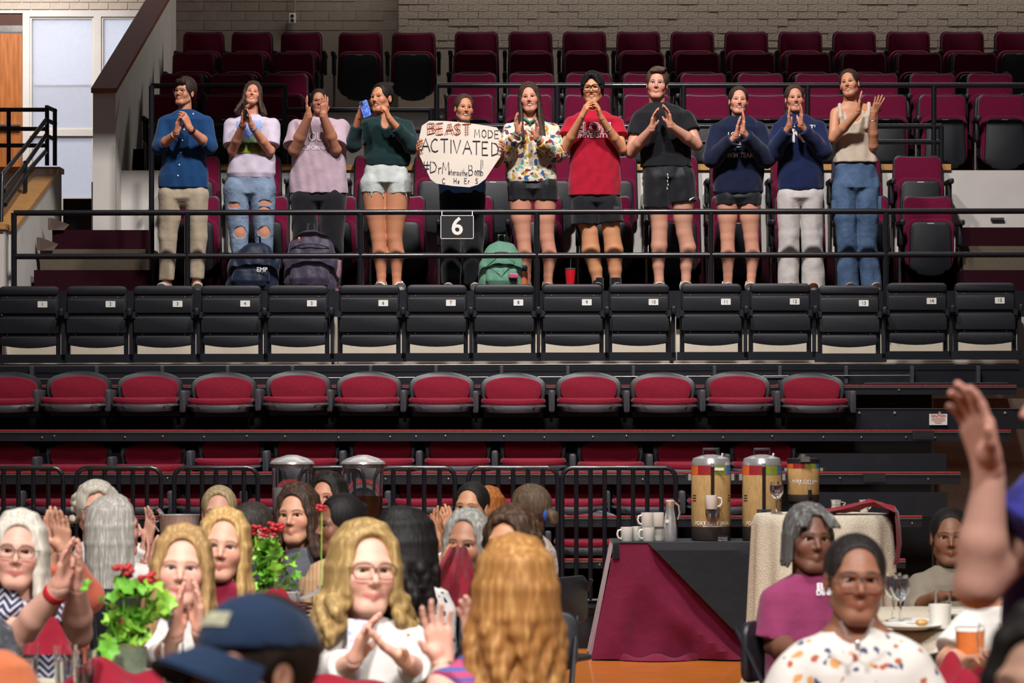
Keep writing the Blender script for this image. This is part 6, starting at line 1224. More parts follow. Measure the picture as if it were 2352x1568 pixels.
seated('guest in a white shirt with a forearm on the right table', 8.6, (2280, 1198, 1382, 140, 0, 0), '#b98468', ('short', '#241a16'), [A(True, [(2225, 1440), (2180, 1520, -.05), (2215, 1525, -.3), (2260, 1505, -.4)], (0, 0, -1), curl=.3)], B((1390, 2240, 2330), (1405, 2215, 2350), (1440, 2195, 2370), (1520, 2190, 2375), name='shirt', m=W_TOP, sl=.75, so=.022), seed=46, face=60, **FAR)
# standing man with the raised arm
ra = 5.2
def legs25(c):
    q = []
    for s_ in (-1, 1): q += [cone((X(2480, ra) + .10 * s_, ra, .88), (X(2480, ra) + .11 * s_, ra, .10), .10, .07, .02)]
    return q + [ell((X(2480, ra), ra, .92), (.18, .13, .12), .05)]
p25, c25 = person('standing man in a purple tee raising a forearm at the right edge', ra, (2480, 768, 1065, -100, 0, 0), '#c08c7a', ('short', '#3a2c24'),
    [A(True, [(2372, 1180, -.02), (2246, 1345, -.08), (2274, 1096, -.10), (2238, 955, -.10)], (-.85, -.5, 0), curl=.26, spread=.03, r=1.08, hs=1.04, thumb=.45)],
    [dict(name='tee_shirt', m=cloth('purple_cotton', '#2c2a78', .3), rows=[(1060, 2430, 2540), (1085, 2350, 2600), (1130, 2325, 2640), (1300, 2308, 2640), (1500, 2300, 2640), (1700, 2300, 2640)], sl=.42, so=.04, flare=1.3, v=.01), dict(name='trousers', m=M_BLKC, more=legs25, v=.014)],
    base=(X(2480, ra), ra, 0), vb=.009, vh=.005, hv=.006, seed=47)
for s_ in (-1, 1):
    f0 = A3((X(2480, ra) + .11 * s_, ra + .02, .045)); V, Q = solid([cone(f0, f0 + A3((0, -.14, 0)), .046, .042, .02), half((0, 0, .004), (0, 0, -1))], .012); obj('shoe', np_mesh('shoe', V - c25['O'], Q, M_BLACK), p25)
seated('dark-haired woman at the bottom right corner', 4.2, (2405, 1400, 1770, -35, 0, 6), '#c09078', ('long', '#1c1816', '#33302e'), [], B((1790, 2330, 2480), (1830, 2250, 2560), (1900, 2220, 2600), name='top', m=M_BLKC), seed=48, face=-40, hopt=dict(len=.26, wide=.11, r=.022, arc=130), **FAR)
# ================================================================== tables, crockery, drinks
M_IVORY = mat('ivory_tablecloth', '#d0c5b0', .85, var=.10, scale=90, bump=.5, bscale=160, spec=.2)
M_NAPK = cloth('crimson_napkin', '#7e1024', .35); M_CHINA = mat('white_china', '#d6d2ca', .25, var=.03, coat=.3); M_CLOTHK = cloth('black_tablecloth', '#17181d', .3); M_CLOTHM = cloth('maroon_tablecloth', '#5e0c2a', .3)
M_WATER = mat('water', '#dfe6ee', .02, trans=1.0, var=0, ior=1.33); M_TEA = mat('iced_tea', '#3a1c0c', .1, var=.1, trans=.3); M_ICE = mat('cloudy_ice_water', '#b4b8bc', .3, var=.05)
def cloth_round(label, x, y, z, r, drop, n=96, seed=0, waves=22, flare=.10):
    rs = np.random.RandomState(seed); o = thing('tablecloth', label, 'tablecloth', (x, y, 0)); mb = MB(); vs = [(0, 0, z)]; prof = [(r * .5, z), (r * .97, z), (r, z - .012), (r + .01, z - .06)] + [(r + .012 + flare * t, z - .06 - (drop - .06) * t) for t in (.25, .5, .75, 1.0)]
    ph = rs.uniform(0, 6, 3)
    for j, (pr, pz) in enumerate(prof):
        t = max(0, (j - 2.2) / 4.8)
        for k in range(n):
            a = 2 * math.pi * k / n; q = pr + t * (.035 * math.sin(waves * a + ph[0]) + .02 * math.sin(waves * .5 * a + ph[1]) * math.sin(3 * a + ph[2])); vs.append((q * math.cos(a), q * math.sin(a), pz))
    fs = [(0, 1 + k, 1 + (k + 1) % n) for k in range(n)]
    for j in range(len(prof) - 1):
        for k in range(n): a, b = 1 + j * n + k, 1 + j * n + (k + 1) % n; fs.append((a, a + n, b + n, b))
    part('cloth', mb.add(vs, fs), M_IVORY, o); return o
def round_table(label, x, y, r=.76, h=.74):
    o = thing('round_table', 'round folding table under the ' + label, 'table', (x, y, 0)); part('table_top', MB().lathe([(r - .02, 0), (r - .02, .025)], (0, 0, h - .04), 40), M_TAN, o)
    for k in range(4): a = .78 + 1.57 * k; part('leg', MB().tube([(.35 * math.cos(a), .35 * math.sin(a), 0), (.35 * math.cos(a), .35 * math.sin(a), h - .04)], .014, 8), M_DULLM, o)
    return cloth_round(label, x, y, h, r, .42, seed=int(abs(x * 100)))
TH = .752
round_table('ivory cloth of the near left table', -1.85, 8.05, .74); round_table('ivory cloth of the table behind the clapping blonde', -2.3, 11.15, .58); round_table('ivory cloth of the middle table with bread and fruit', -.90, 10.9, .62); round_table('ivory cloth of the table before the white cardigan', -.30, 7.6, .64); round_table('ivory cloth of the right rear table with goblets', 1.78, 11.2); round_table('ivory cloth of the right front table', 1.80, 8.0, .72)
def goblet(label, px, py, D, h=.17, water=.5, tint=None):
    o = thing('water_goblet', label, 'glass', at(px, py, D)); k = h / .17
    part('bowl', MB().lathe([(.004, .075 * k), (.02, .085 * k), (.034, .11 * k), (.036, .135 * k), (.031, .17 * k), (.0295, .17 * k), (.034, .135 * k), (.032, .112 * k), (.018, .09 * k), (.001, .082 * k)], n=20, cap=False), M_GLASS, o)
    part('stem', MB().lathe([(.032, 0), (.031, .004), (.006, .012 * k), (.0045, .05 * k), (.006, .078 * k)], n=16), M_GLASS, o)
    if water: part('drink', MB().lathe([(.001, .083 * k), (.017, .091 * k), (.0315, .113 * k), (.0335, (.113 + .04 * water) * k)], n=18), tint or M_WATER, o)
    return o
def tumbler(label, px, py, D, h=.11, r=.034, m=None, liq=None):
    o = thing('drinking_glass', label, 'glass', at(px, py, D)); part('wall', MB().lathe([(r * .86, 0), (r, h), (r - .002, h), (r * .86 - .002, .006), (.001, .006)], n=20, cap=False), m or M_GLASS, o)
    if liq: part('drink', MB().lathe([(r * .84 - .003, .007), (r * .93 - .003, h * .6)], n=18), liq, o)
    return o
def plate(label, px, py, D, r=.12, food=None):
    o = thing('plate', label, 'plate', at(px, py, D)); part('dish', MB().lathe([(r * .55, 0), (r * .6, .004), (r, .016), (r, .019), (r * .6, .008), (.001, .007)], n=28), M_CHINA, o)
    q = random.Random(int(px))
    for k, (nm, c, sz) in enumerate(food or ()): a = k * 1.9; part(nm, MB().sphere((.045 * math.cos(a), .045 * math.sin(a), .012 + sz * .6), (sz * 1.3, sz, sz * .7), 10, 6), mat('food_' + nm, c, .5, var=.25, scale=50), o)
    return o
def napkin(label, px, py, D, w_=.2, h=.07, seed=1, dep=.14, rz=0.0, name='cloth_napkin'):
    q = np.random.RandomState(seed); n = 16; o = thing(name, label, 'napkin', at(px, py, D), rz=rz); vs = []
    ph = q.uniform(0, 6, 4)
    for j in range(n + 1):
        for i in range(n + 1):
            u, v = i / n * 2 - 1, j / n * 2 - 1; e = max(0, 1 - u * u) ** .5 * max(0, 1 - v * v) ** .5
            vs.append((u * w_ / 2 * (1 + .12 * math.sin(v * 3 + ph[0])), v * dep / 2 * (1 + .15 * math.sin(u * 4 + ph[1])), h * e * (.55 + .28 * math.sin(u * 4 + v * 2 + ph[2]) + .2 * math.sin(v * 5 - u * 2 + ph[3]))))
    vs = [(x, y, max(.001, z)) for x, y, z in vs]
    part('fabric', MB().add(vs, [(j * (n + 1) + i, j * (n + 1) + i + 1, (j + 1) * (n + 1) + i + 1, (j + 1) * (n + 1) + i) for j in range(n) for i in range(n)]), M_NAPK, o); return o
def onT(px, D): return HY + (CZ - TH) * F / D          # pixel row of a table top at depth D
def geranium(label, px, D, z, h, n_leaf, seed, flowers):
    q = random.Random(seed); o = thing('potted_geranium', label, 'plant', (X(px, D), D, z)); G = [mat('geranium_leaf', '#5f9a2c', .5, var=.3, scale=25), mat('geranium_leaf_light', '#86b83c', .5, var=.3, scale=25)]
    part('vase', MB().lathe([(.055, 0), (.06, .05), (.062, .10), (.058, .10), (.05, .01)], n=20), mat('glass_vase', '#9aa890', .15, trans=.6), o); part('moss', MB().sphere((0, 0, .095), (.056, .056, .02), 14, 6), mat('moss', '#4a4a26', .9, var=.4, scale=60), o)
    lf = []
    for s_ in range(2):
        mb = MB(); m_ = 14; vs = [(0, 0, 0)] + [((.032 + .005 * math.cos(7 * 2 * math.pi * k / m_)) * math.cos(2 * math.pi * k / m_), (.032 + .005 * math.cos(7 * 2 * math.pi * k / m_)) * math.sin(2 * math.pi * k / m_), .008 * math.cos(3 * 2 * math.pi * k / m_) + .006) for k in range(m_)]
        lf.append(mb.add(vs, [(0, 1 + k, 1 + (k + 1) % m_) for k in range(m_)]).mesh('leaf', G[s_], True))
    for k in range(n_leaf):
        a = q.uniform(0, 6.28); rr = abs(q.gauss(0, .055)) + .01; zz_ = .10 + (h - .14) * q.random() ** 1.4; p = (rr * math.cos(a), rr * math.sin(a) * .8, zz_)
        l = obj('leaf', lf[k % 2], o, p); l.rotation_euler = (q.uniform(.1, 1.25), q.uniform(-.6, .6), q.uniform(0, 6.28)); l.scale = (q.uniform(.7, 1.15),) * 3
        if k % 3 == 0: part('stalk', MB().tube([(p[0] * .2, p[1] * .2, .09), (p[0] * .7, p[1] * .7, zz_ * .7), p], .0025, 5), G[0], o)
    for (dx, dz) in flowers:
        part('stem', MB().tube([(dx * .2, 0, .10), (dx * .7, 0, dz * .6), (dx, 0, dz)], .003, 5), G[1], o); fl = MB()
        for k in range(12): fl.sphere((dx + q.uniform(-.028, .028), q.uniform(-.022, .022), dz + q.uniform(-.014, .018)), (.013, .011, .008), 6, 4)
        part('blossom', fl, mat('geranium_red', '#a8101e', .6, var=.25, scale=40), o)
    return o
geranium('red geranium in a glass vase on the near left table', 292, 8.45, TH, .34, 46, 5, [(-.01, .33), (.07, .31)])
geranium('red geranium in a glass vase beside the grey sweater', 608, 11.2, TH, .34, 60, 6, [(-.04, .345), (.02, .335), (.045, .36)])
fs_ = thing('flower_stem', 'single red geranium blossom held up before the smiling woman', 'flower', at(737, 1215, 11.25)); part('bud_vase', MB().lathe([(.025, 0), (.03, .04), (.012, .1), (.014, .12)], (0, 0, TH - at(737, 1215, 11.25).z), 14), M_GLASS, fs_); part('stem', MB().tube([(0, 0, TH + .01 - at(737, 1215, 11.25).z), (.004, 0, .05), (0, 0, .085)], .0025, 5), MATS['geranium_leaf_light'], fs_)
q_ = random.Random(2); fl = MB()
for k in range(10): fl.sphere((q_.uniform(-.016, .016), q_.uniform(-.01, .01), .09 + q_.uniform(-.012, .012)), (.010, .009, .007), 6, 4)
part('blossom', fl, MATS['geranium_red'], fs_)
# near left table
goblet('goblet of pale cider beside the near geranium', 292, onT(292, 8.75), 8.75, .20, .9, mat('cider', '#c8924a', .05, trans=.7))
for i, (px, D, lb) in enumerate(((62, 8.35, 'clear water glass nearest the left edge'), (150, 8.3, 'clear water glass left of the red napkin bundle'), (195, 8.1, 'clear water glass touching the red napkin bundle'), (395, 8.35, 'clear water glass right of the near geranium'))): tumbler(lb, px, onT(px, D), D, .12, .036, liq=M_WATER)
napkin('crumpled red napkin bundle on the near left table', 262, onT(262, 8.2), 8.2, .30, .10, 2, .2); napkin('red napkin spread over the lap of the zigzag blouse', 118, onT(118, 8.75) - 40, 8.78, .16, .12, 3, .1)
plate('white plate on the near left table', 330, onT(330, 8.5), 8.5)
# middle table
napkin('red napkin lining the bread basket of the middle table', 618, onT(618, 11.0) - 22, 11.0, .22, .11, 4, .2)
bk = thing('bread_basket', 'dark wire bread basket with red lining on the middle table', 'basket', (X(645, 10.75), 10.75, TH))
for k in range(5): part('wire_ring', MB().tube([((.10 + .006 * k) * math.cos(a), (.08 + .006 * k) * math.sin(a), .012 + .016 * k) for a in [2 * math.pi * j / 20 for j in range(20)]], .004, 5, True), mat('dark_red_wicker', '#3a0e14', .6), bk)
part('lining', MB().sphere((0, 0, .05), (.10, .085, .045), 16, 8), M_NAPK, bk)
part('tongs', MB().tube([(.08, -.05, .10), (.22, -.07, .16)], .008, 6), M_CHROME, bk)
tumbler('frosted pitcher of milk on the middle table', 662, onT(662, 11.15) , 11.15, .16, .065, liq=mat('milk', '#cfc6c4', .4)); tumbler('clear mug beside the milk pitcher', 700, onT(700, 11.1), 11.1, .11, .035)
plate('white plate of fruit and vegetables on the middle table', 690, onT(690, 10.45), 10.45, .13, [('melon', '#cf9a3a', .022), ('egg', '#d8d2c0', .022), ('grape', '#7c8c34', .018), ('carrot', '#c8702a', .018), ('cheese', '#d0b060', .016)]); plate('empty white plate beside the fruit plate', 722, onT(722, 10.42), 10.42)
# table before the white cardigan
napkin('red napkin at the near edge before the white cardigan', 752, onT(752, 8.1) - 8, 8.1, .34, .05, 7, .14); plate('white plate before the white cardigan', 690, onT(690, 8.05), 8.05, .11)
# right tables
for i, (px, D, lb) in enumerate(((2068, 10.75, 'tall water goblet left of the khaki shirt'), (2052, 10.9, 'water goblet touching the tallest goblet'))): goblet(lb, px, onT(px, D), D, .19, 1.1)
tumbler('clear water glass before the khaki shirt', 2166, onT(2166, 10.9), 10.9, .12, .036, liq=M_WATER); tumbler('white coffee mug on the right rear table', 2158, onT(2158, 10.55), 10.55, .09, .042, M_CHINA)
for i, (px, D, lb) in enumerate(((2110, 10.7, 'stacked white plate nearest the goblets'), (2090, 10.5, 'white plate left of the coffee mug'), (2200, 11.2, 'white plate at the far side of the right rear table'))): plate(lb, px, onT(px, D), D, .12, [('toast', '#b88a50', .02)] if i == 1 else None)
napkin('red napkin left of the floral blouse on the right rear table', 1905, onT(1905, 10.9), 10.9, .12, .04, 8, .08)
ot = thing('orange_tumbler', 'orange insulated tumbler on the right front table', 'cup', (X(2226, 8.45), 8.45, TH)); part('cup', MB().lathe([(.032, 0), (.042, .15), (.040, .15), (.03, .01)], n=22), mat('orange_enamel', '#c46a34', .35), ot); part('lid', MB().lathe([(.043, .15), (.043, .162), (.03, .165)], n=22), M_GLASS, ot)
napkin('red napkin fan beside the orange tumbler', 2205, onT(2205, 8.15) - 6, 8.15, .17, .11, 9, .12); plate('white plate under the red napkin fan', 2190, onT(2190, 8.1), 8.05); goblet('empty goblet right of the red napkin fan', 2272, onT(2272, 8.1), 8.1, .2, 0)
# ---- cocktail table
cx_, cd = X(1888, 14.5), 14.5
ct = thing('cocktail_table', 'tall pedestal table under the ivory cocktail cloth', 'table', (cx_, cd, 0)); part('table_top', MB().lathe([(.34, 1.02), (.34, 1.043)], n=32), M_TAN, ct); part('pedestal', MB().lathe([(.03, 0), (.03, 1.02)], n=12), M_STEEL, ct); part('base', MB().lathe([(.25, 0), (.24, .02), (.03, .05)], n=24), M_STEEL, ct)
cloth_round('floor length ivory cloth over the tall cocktail table', cx_, cd, 1.05, .355, 1.03, seed=4, waves=13, flare=.03)
goblet('water goblet on the tall cocktail table', 1784, HY + .495 * F / 14.38, 14.38, .165, 1.0)
dn = thing('draped_napkin', 'long crimson cloth draped over the right edge of the cocktail table', 'napkin', (cx_, cd, 1.05)); vs = []; n = 26
pts = [(-.02, .0), (.10, .012), (.18, .03), (.24, .05), (.30, .035), (.352, .02), (.385, -.01), (.395, -.08), (.40, -.16), (.385, -.26)]
for i, (u, zq) in enumerate(pts):
    for j in range(9):
        v = j / 8 - .5; wd = .26 * (1 - .5 * max(0, (i - 6)) / 4); yy = -.12 + v * wd; vs.append((u * (1 - .10 * (abs(v) * 2) ** 2 * (i > 5)), yy, zq + .018 * math.sin(j * 1.6 + i * .9) * (i < 7) + .012 + (.02 * v if i > 6 else 0)))
part('fabric', MB().add(vs, [(i * 9 + j, (i + 1) * 9 + j, (i + 1) * 9 + j + 1, i * 9 + j + 1) for i in range(len(pts) - 1) for j in range(8)]), M_NAPK, dn)
for px, lb in ((1920, 'small steel creamer left of the crimson cloth fold'), (1985, 'small steel creamer behind the crimson cloth fold')):
    o = thing('creamer', lb, 'creamer', (X(px, 14.7), 14.7, 1.052)); part('cup', MB().lathe([(.02, 0), (.026, .02), (.024, .06), (.03, .065), (.028, .065), (.02, .01)], n=18), M_CHROME, o); part('handle', MB().tube([(.026, 0, .055), (.05, 0, .05), (.026, 0, .015)], .004, 6), M_CHROME, o)
# ---- coffee table with black and maroon cloths
td = 17.8; tx0, tx1 = X(1412, td), 2.45; tz = .745
tb = thing('coffee_table', 'rectangular table under the black and maroon coffee cloths', 'table', ((tx0 + tx1) / 2, td + .3, 0)); hw = (tx1 - tx0) / 2
part('table_top', MB().box(-hw + .02, hw - .02, -.28, .28, .70, .735), M_TAN, tb, False)
for sx in (-1, 1):
    for sy in (-1, 1): part('leg', MB().tube([(sx * (hw - .1), sy * .2, 0), (sx * (hw - .1), sy * .2, .7)], .015, 8), M_DULLM, tb)
mc = thing('maroon_tablecloth', 'maroon cloth hanging to the floor at the left of the coffee table', 'tablecloth', (tx0, td, 0)); vs = []; nu, nv = 60, 14
for j in range(nv + 1):
    t = j / nv
    for i in range(nu + 1):
        u = i / nu; x = u * (tx1 - tx0); fold = math.exp(-((u - .10 - .30 * t * t) / .055) ** 2); fl2 = math.exp(-((u - .02 - .06 * t) / .04) ** 2)
        lean = -.155 * t * (1 - min(1, u / .25)); pool = 1.0 if not (.12 < u < .42) else 1.0
        vs.append((x + lean + .05 * t * fold, -.02 - .05 * t - t * (.09 * fold + .05 * fl2) + .024 * math.sin(u * 40 + 4 * t) * t * max(0, 1 - u * 1.6), tz - (tz - .012 - .03 * (u > .45)) * t))
mb = MB().add(vs, [(j * (nu + 1) + i, (j + 1) * (nu + 1) + i, (j + 1) * (nu + 1) + i + 1, j * (nu + 1) + i + 1) for j in range(nv) for i in range(nu)])
vs = []
for j in range(nv + 1):
    t = j / nv
    for i in range(13): u = i / 12; vs.append((-.01 - .145 * t + .01 * math.sin(u * 12) * t, -.02 - .05 * t * (1 - u) + .60 * u, tz - (tz - .012) * t))
mb.add(vs, [(j * 13 + i, j * 13 + i + 1, (j + 1) * 13 + i + 1, (j + 1) * 13 + i) for j in range(nv) for i in range(12)])
part('drape', mb, M_CLOTHM, mc)
fl_ = MB(); vs = []
for j in range(8):
    for i in range(25): u = i / 24; v = j / 7; vs.append((X(1405, td) - tx0 + .58 * u, -.07 - .13 * v * math.sin(math.pi * min(1, u * 1.05)), .006 + .03 * math.sin(math.pi * v) * (1 + .5 * math.sin(u * 16))))
part('pooled_hem', fl_.add(vs, [(j * 25 + i, (j + 1) * 25 + i, (j + 1) * 25 + i + 1, j * 25 + i + 1) for j in range(7) for i in range(24)]), M_CLOTHM, mc)
kc = thing('black_tablecloth', 'black cloth laid over the coffee table falling in a diagonal', 'tablecloth', (tx0, td, 0)); k0 = X(1487, td) - tx0; k1 = X(1738, td) - tx0
part('top_cover', MB().box(-.012, tx1 - tx0, -.025, .60, tz + .002, tz + .008), M_CLOTHK, kc, False)
vs = []; nu, nv = 30, 16
for j in range(nv + 1):
    t = j / nv
    for i in range(nu + 1): u = i / nu; xa = k0 + (k1 - k0) * t; vs.append((xa + (tx1 - tx0 - xa) * u, -.07 - .075 * t - .01 * math.sin(u * 9 + t * 3) - .05 * t * (1 - u), tz + .006 - (tz - .03) * t))
for i, v in enumerate(vs[:nu + 1]): vs[i] = (v[0], -.028, v[2])
part('diagonal_fall', MB().add(vs, [(j * (nu + 1) + i, (j + 1) * (nu + 1) + i, (j + 1) * (nu + 1) + i + 1, j * (nu + 1) + i + 1) for j in range(nv) for i in range(nu)]), M_CLOTHK, kc)
part('corner_fold', MB().slab(rrect(-.015, .03, tz - .10, tz + .004, .01, 2), -.045, -.026, .004), M_CLOTHK, kc)
M_BURLAP = mat('burlap_print', '#a98a58', .8, var=.16, scale=90, stretch=(1, 1, .25)); BANDC = [mat('band_' + c[1:], c, .55) for c in ('#c85e26', '#8c1c24', '#7c8a34', '#3a7aac')]
def urn(label, px, D, zb_, h, r, lid='steel', text=True, stand=0.0):
    o = thing('coffee_urn', label, 'urn', (X(px, D), D, zb_)); bh = h * .88
    if stand: part('stand', MB().lathe([(r * .9, -stand), (r * .9, 0)], n=24), M_BLACK, o)
    part('body', MB().lathe([(r * .97, .16 * h), (r, .2 * h), (r, bh * .88), (r * .985, bh * .9)], n=36, cap=False), M_BURLAP, o); part('foot_band', MB().lathe([(r * .96, 0), (r, .01), (r * .99, .165 * h)], n=36), mat('dark_brown_band', '#2c241f', .6), o)
    nB = 8
    for k in range(nB):
        a0 = math.radians(-90 + 45 * k); a1 = a0 + math.radians(45); g = MB(); vs = []
        for a in np.linspace(a0, a1, 7):
            for zq in (bh * .87, bh): vs.append((r * 1.004 * math.sin(a), -r * 1.004 * math.cos(a), zq))
        part('colour_block', g.add(vs, [(2 * i, 2 * i + 2, 2 * i + 3, 2 * i + 1) for i in range(6)]), BANDC[k % 4], o)
    if lid == 'steel':
        part('lid', MB().lathe([(r * 1.01, bh - .004), (r * 1.01, bh + .01), (r * .92, h * .955), (r * .55, h * .985), (r * .2, h)], n=36), M_CHROME, o); part('lid_handle', MB().tube([(-.05, 0, h - .01), (-.05, 0, h + .035), (.05, 0, h + .035), (.05, 0, h - .01)], .009, 8), M_BLACK, o)
        part('knob', MB().sphere((.075, 0, h), .01, 8, 6), M_CHROME, o)
    else:
        part('lid', MB().lathe([(r * 1.02, bh), (r * 1.02, bh + .03), (r * 1.0, h * .99), (r * .4, h), (.02, h + .02)], n=30), M_BLACK, o); part('latch', MB().box(-.03, .03, -r - .025, -r + .01, bh + .01, bh + .045), M_DULLM, o, False)
    for sx in (-1, 1): part('side_handle', MB().box(sx * r - .02 + sx * .02, sx * r + .02 + sx * .02, -.02, .02, h * .71, h * .77), M_BLACK, o, False); part('handle_plate', MB().box(sx * (r + .012) - .01, sx * (r + .012) + .01, -.024, -.02, h * .70, h * .775), M_CHROME, o, False)
    if lid == 'steel':
        part('gauge_tube', MB().tube([(0, -r - .012, h * .36), (0, -r - .012, h * .86)], .011, 10), mat('dark_gauge', '#2c2220', .2), o); part('gauge_cap', MB().tube([(0, -r - .012, h * .86), (0, -r - .012, h * .90)], .012, 10), M_CHROME, o)
        part('spigot', MB().box(-.045, .045, -r - .05, -r + .01, h * .325, h * .37), M_GREYP, o, False); part('spout', MB().lathe([(.018, h * .24), (.03, h * .27), (.034, h * .325)], (0, -r - .02, 0), 14), M_CHROME, o); part('lever', MB().box(-.014, .014, -r - .06, -r - .045, h * .26, h * .36), M_BLACK, o, False)
    else: part('lever', MB().tube([(.03, -r - .02, h * .12), (.03, -r - .02, h * .28)], .012, 8), M_BLACK, o)
    if text:
        for tm, tz_, sz in (('PORT CITY JAVA', .205, .034), ('Est. 1995 | Wilmington, NC', .172, .011)) if lid == 'steel' else (('PORT CITY JAVA', .47, .026), ('Est. 1995 | Wilmington, NC', .42, .009)):
            me = text_mesh(tm, sz, M_WHITEPR, extr=0, bold=.0006); co = np.empty(len(me.vertices) * 3, np.float32); me.vertices.foreach_get('co', co); co = co.reshape(-1, 3); a = co[:, 0] / r + (.0 if lid == 'steel' else .1)
            me.vertices.foreach_set('co', np.stack([(r + .0015) * np.sin(a), -(r + .0015) * np.cos(a), co[:, 2] + h * tz_], 1).astype(np.float32).ravel()); me.update(); obj('lettering', me, o)
        if lid == 'steel':
            for sx in (-1, 1):
                for k in range(3): a = sx * 1.05; part('side_print', MB().add([((r + .002) * math.sin(a + q), -(r + .002) * math.cos(a + q), h * (.52 - .03 * k) + dz) for q in (-.14, .14) for dz in (0, .006)], [(0, 2, 3, 1)]), M_INK, o)
    return o
def mm_(py, D): return (CZ - (py - HY) * D / F)
ud = 18.05
urn('tall burlap wrapped coffee urn with a white mug at its spigot', 1633, ud, tz + .009, .56, .128); urn('second tall burlap wrapped coffee urn behind the cocktail table', 1750, ud, tz + .009, .56, .128)
urn('small burlap wrapped urn with a black lid', 1845, 18.1, tz + .26, .285, .104, 'black', stand=.25)
lt = thing('price_tag', 'small white strip label on the colour band of the first urn', 'label', at(1652, 1077, ud - .135)); part('strip', MB().box(-.03, .03, -.002, .002, -.009, .009), M_WHITEP, lt, False)
pc = thing('coffee_card', 'small black card naming the coffee at the foot of the first urn', 'card', at(1660, 1238, ud - .145)); part('card_face', MB().box(-.035, .035, -.003, .003, -.022, .022), M_INK, pc, False)
for k, t_ in enumerate(('Port City Java', 'Regular Coffee')): obj('lettering', text_mesh(t_, .010, M_WHITEPR, extr=0), pc, (0, -.004, .008 - .014 * k))
def mug(label, px, zb_, D, rz=0):
    o = thing('coffee_mug', label, 'mug', (X(px, D), D, zb_), 'white mugs by the urns', rz); part('cup', MB().lathe([(.038, 0), (.041, .004), (.042, .092), (.040, .092), (.036, .008), (.001, .008)], n=22), M_CHINA, o); part('handle', MB().tube([(-.04, 0, .075), (-.062, 0, .07), (-.068, 0, .046), (-.06, 0, .024), (-.039, 0, .016)], .0065, 8), M_CHINA, o); return o
for i, px in enumerate((1440, 1465, 1489, 1512)): mug('upright white mug, %s of the bottom row on the black cloth' % ['leftmost', 'second', 'third', 'rightmost'][i], px, tz + .009, 17.92 + .09 * (i % 2), .35)
mug('left white mug of the upper pair on the mug pile', 1487, tz + .101, 17.96, .35); mug('right white mug of the upper pair on the mug pile', 1511, tz + .101, 17.98, .35)
mug('white mug resting on the spigot of the first urn', 1634, tz + .009 + .56 * .372, ud - .155, math.pi)
cf = thing('carafe', 'tall polished steel carafe with a curved handle', 'carafe', (X(1539, 17.95), 17.95, tz + .009)); part('body', MB().lathe([(.044, 0), (.047, .01), (.046, .06), (.036, .15), (.026, .215), (.03, .245), (.034, .258), (.02, .268)], n=26), M_CHROME, cf); part('handle', MB().tube([(.03, 0, .25), (.055, 0, .23), (.062, 0, .18), (.05, 0, .14)], .007, 8), M_CHROME, cf); part('badge', MB().lathe([(.012, 0), (.012, .003)], n=14), M_WHITEP, cf).matrix_local = Matrix.Translation((-.02, -.037, .13)) @ Matrix.Rotation(math.pi / 2, 4, 'X')
# ---- drinks table behind the guests
dt = 17.3; dx0, dx1 = X(350, dt), X(905, dt)
db = thing('drinks_table', 'low table under a black cloth behind the guests', 'table', ((dx0 + dx1) / 2, dt, 0)); part('table_top', MB().box(dx0 - db.location.x, dx1 - db.location.x, -.3, .3, .70, .75), M_CLOTHK, db, False); part('skirt', MB().box(dx0 - db.location.x + .01, dx1 - db.location.x - .01, -.29, .29, .02, .70), M_CLOTHK, db, False)
def dispenser(label, px, liquid, lv):
    D = 17.2; o = thing('drink_dispenser', label, 'dispenser', (X(px, D), D, .75)); zt_ = mm_(1065, D) - .75; r = .128
    part('base', MB().lathe([(.11, 0), (.12, .02), (.10, .1)], n=28), M_BLACK, o); part('tank', MB().lathe([(.112, .1), (.118, .12), (r, zt_), (r - .004, zt_), (.112, .125), (.001, .12)], n=36, cap=False), M_GLASS, o)
    part('drink', MB().lathe([(.111, .126), (.121, zt_ * lv)], n=32), liquid, o); part('rim', MB().lathe([(r + .001, zt_ - .025), (r + .001, zt_)], n=36, cap=False), M_DULLM, o)
    part('lid', MB().lathe([(r + .012, zt_), (r + .008, zt_ + .012), (.10, zt_ + .035), (.05, zt_ + .05), (.03, zt_ + .056), (.001, zt_ + .057)], n=36), M_CHROME, o); part('tap', MB().box(-.02, .02, -.17, -.11, .11, .15), M_BLACK, o, False); return o
dispenser('clear drink dispenser of cloudy ice water with a steel lid', 671, M_ICE, .72); dispenser('clear drink dispenser of dark iced tea with a steel lid', 834, M_TEA, .62)
tb_ = thing('ice_tub', 'ribbed stainless ice tub with a scoop handle on the drinks table', 'tub', (X(412, 17.1), 17.1, .75)); part('tub', MB().lathe([(.10, 0), (.112, .05), (.124, .195), (.13, .205), (.122, .205), (.10, .02), (.001, .02)], n=48), mat('brushed_steel', '#b4b4b6', .35, metal=.35, var=.25, scale=14, stretch=(8, 8, .05)), tb_); part('scoop', MB().tube([(-.06, 0, .15), (-.13, -.02, .24)], .012, 8), M_CHROME, tb_); part('tub_handle', MB().tube([(-.125, 0, .17), (-.16, 0, .15), (-.125, 0, .10)], .008, 8), M_CHROME, tb_)
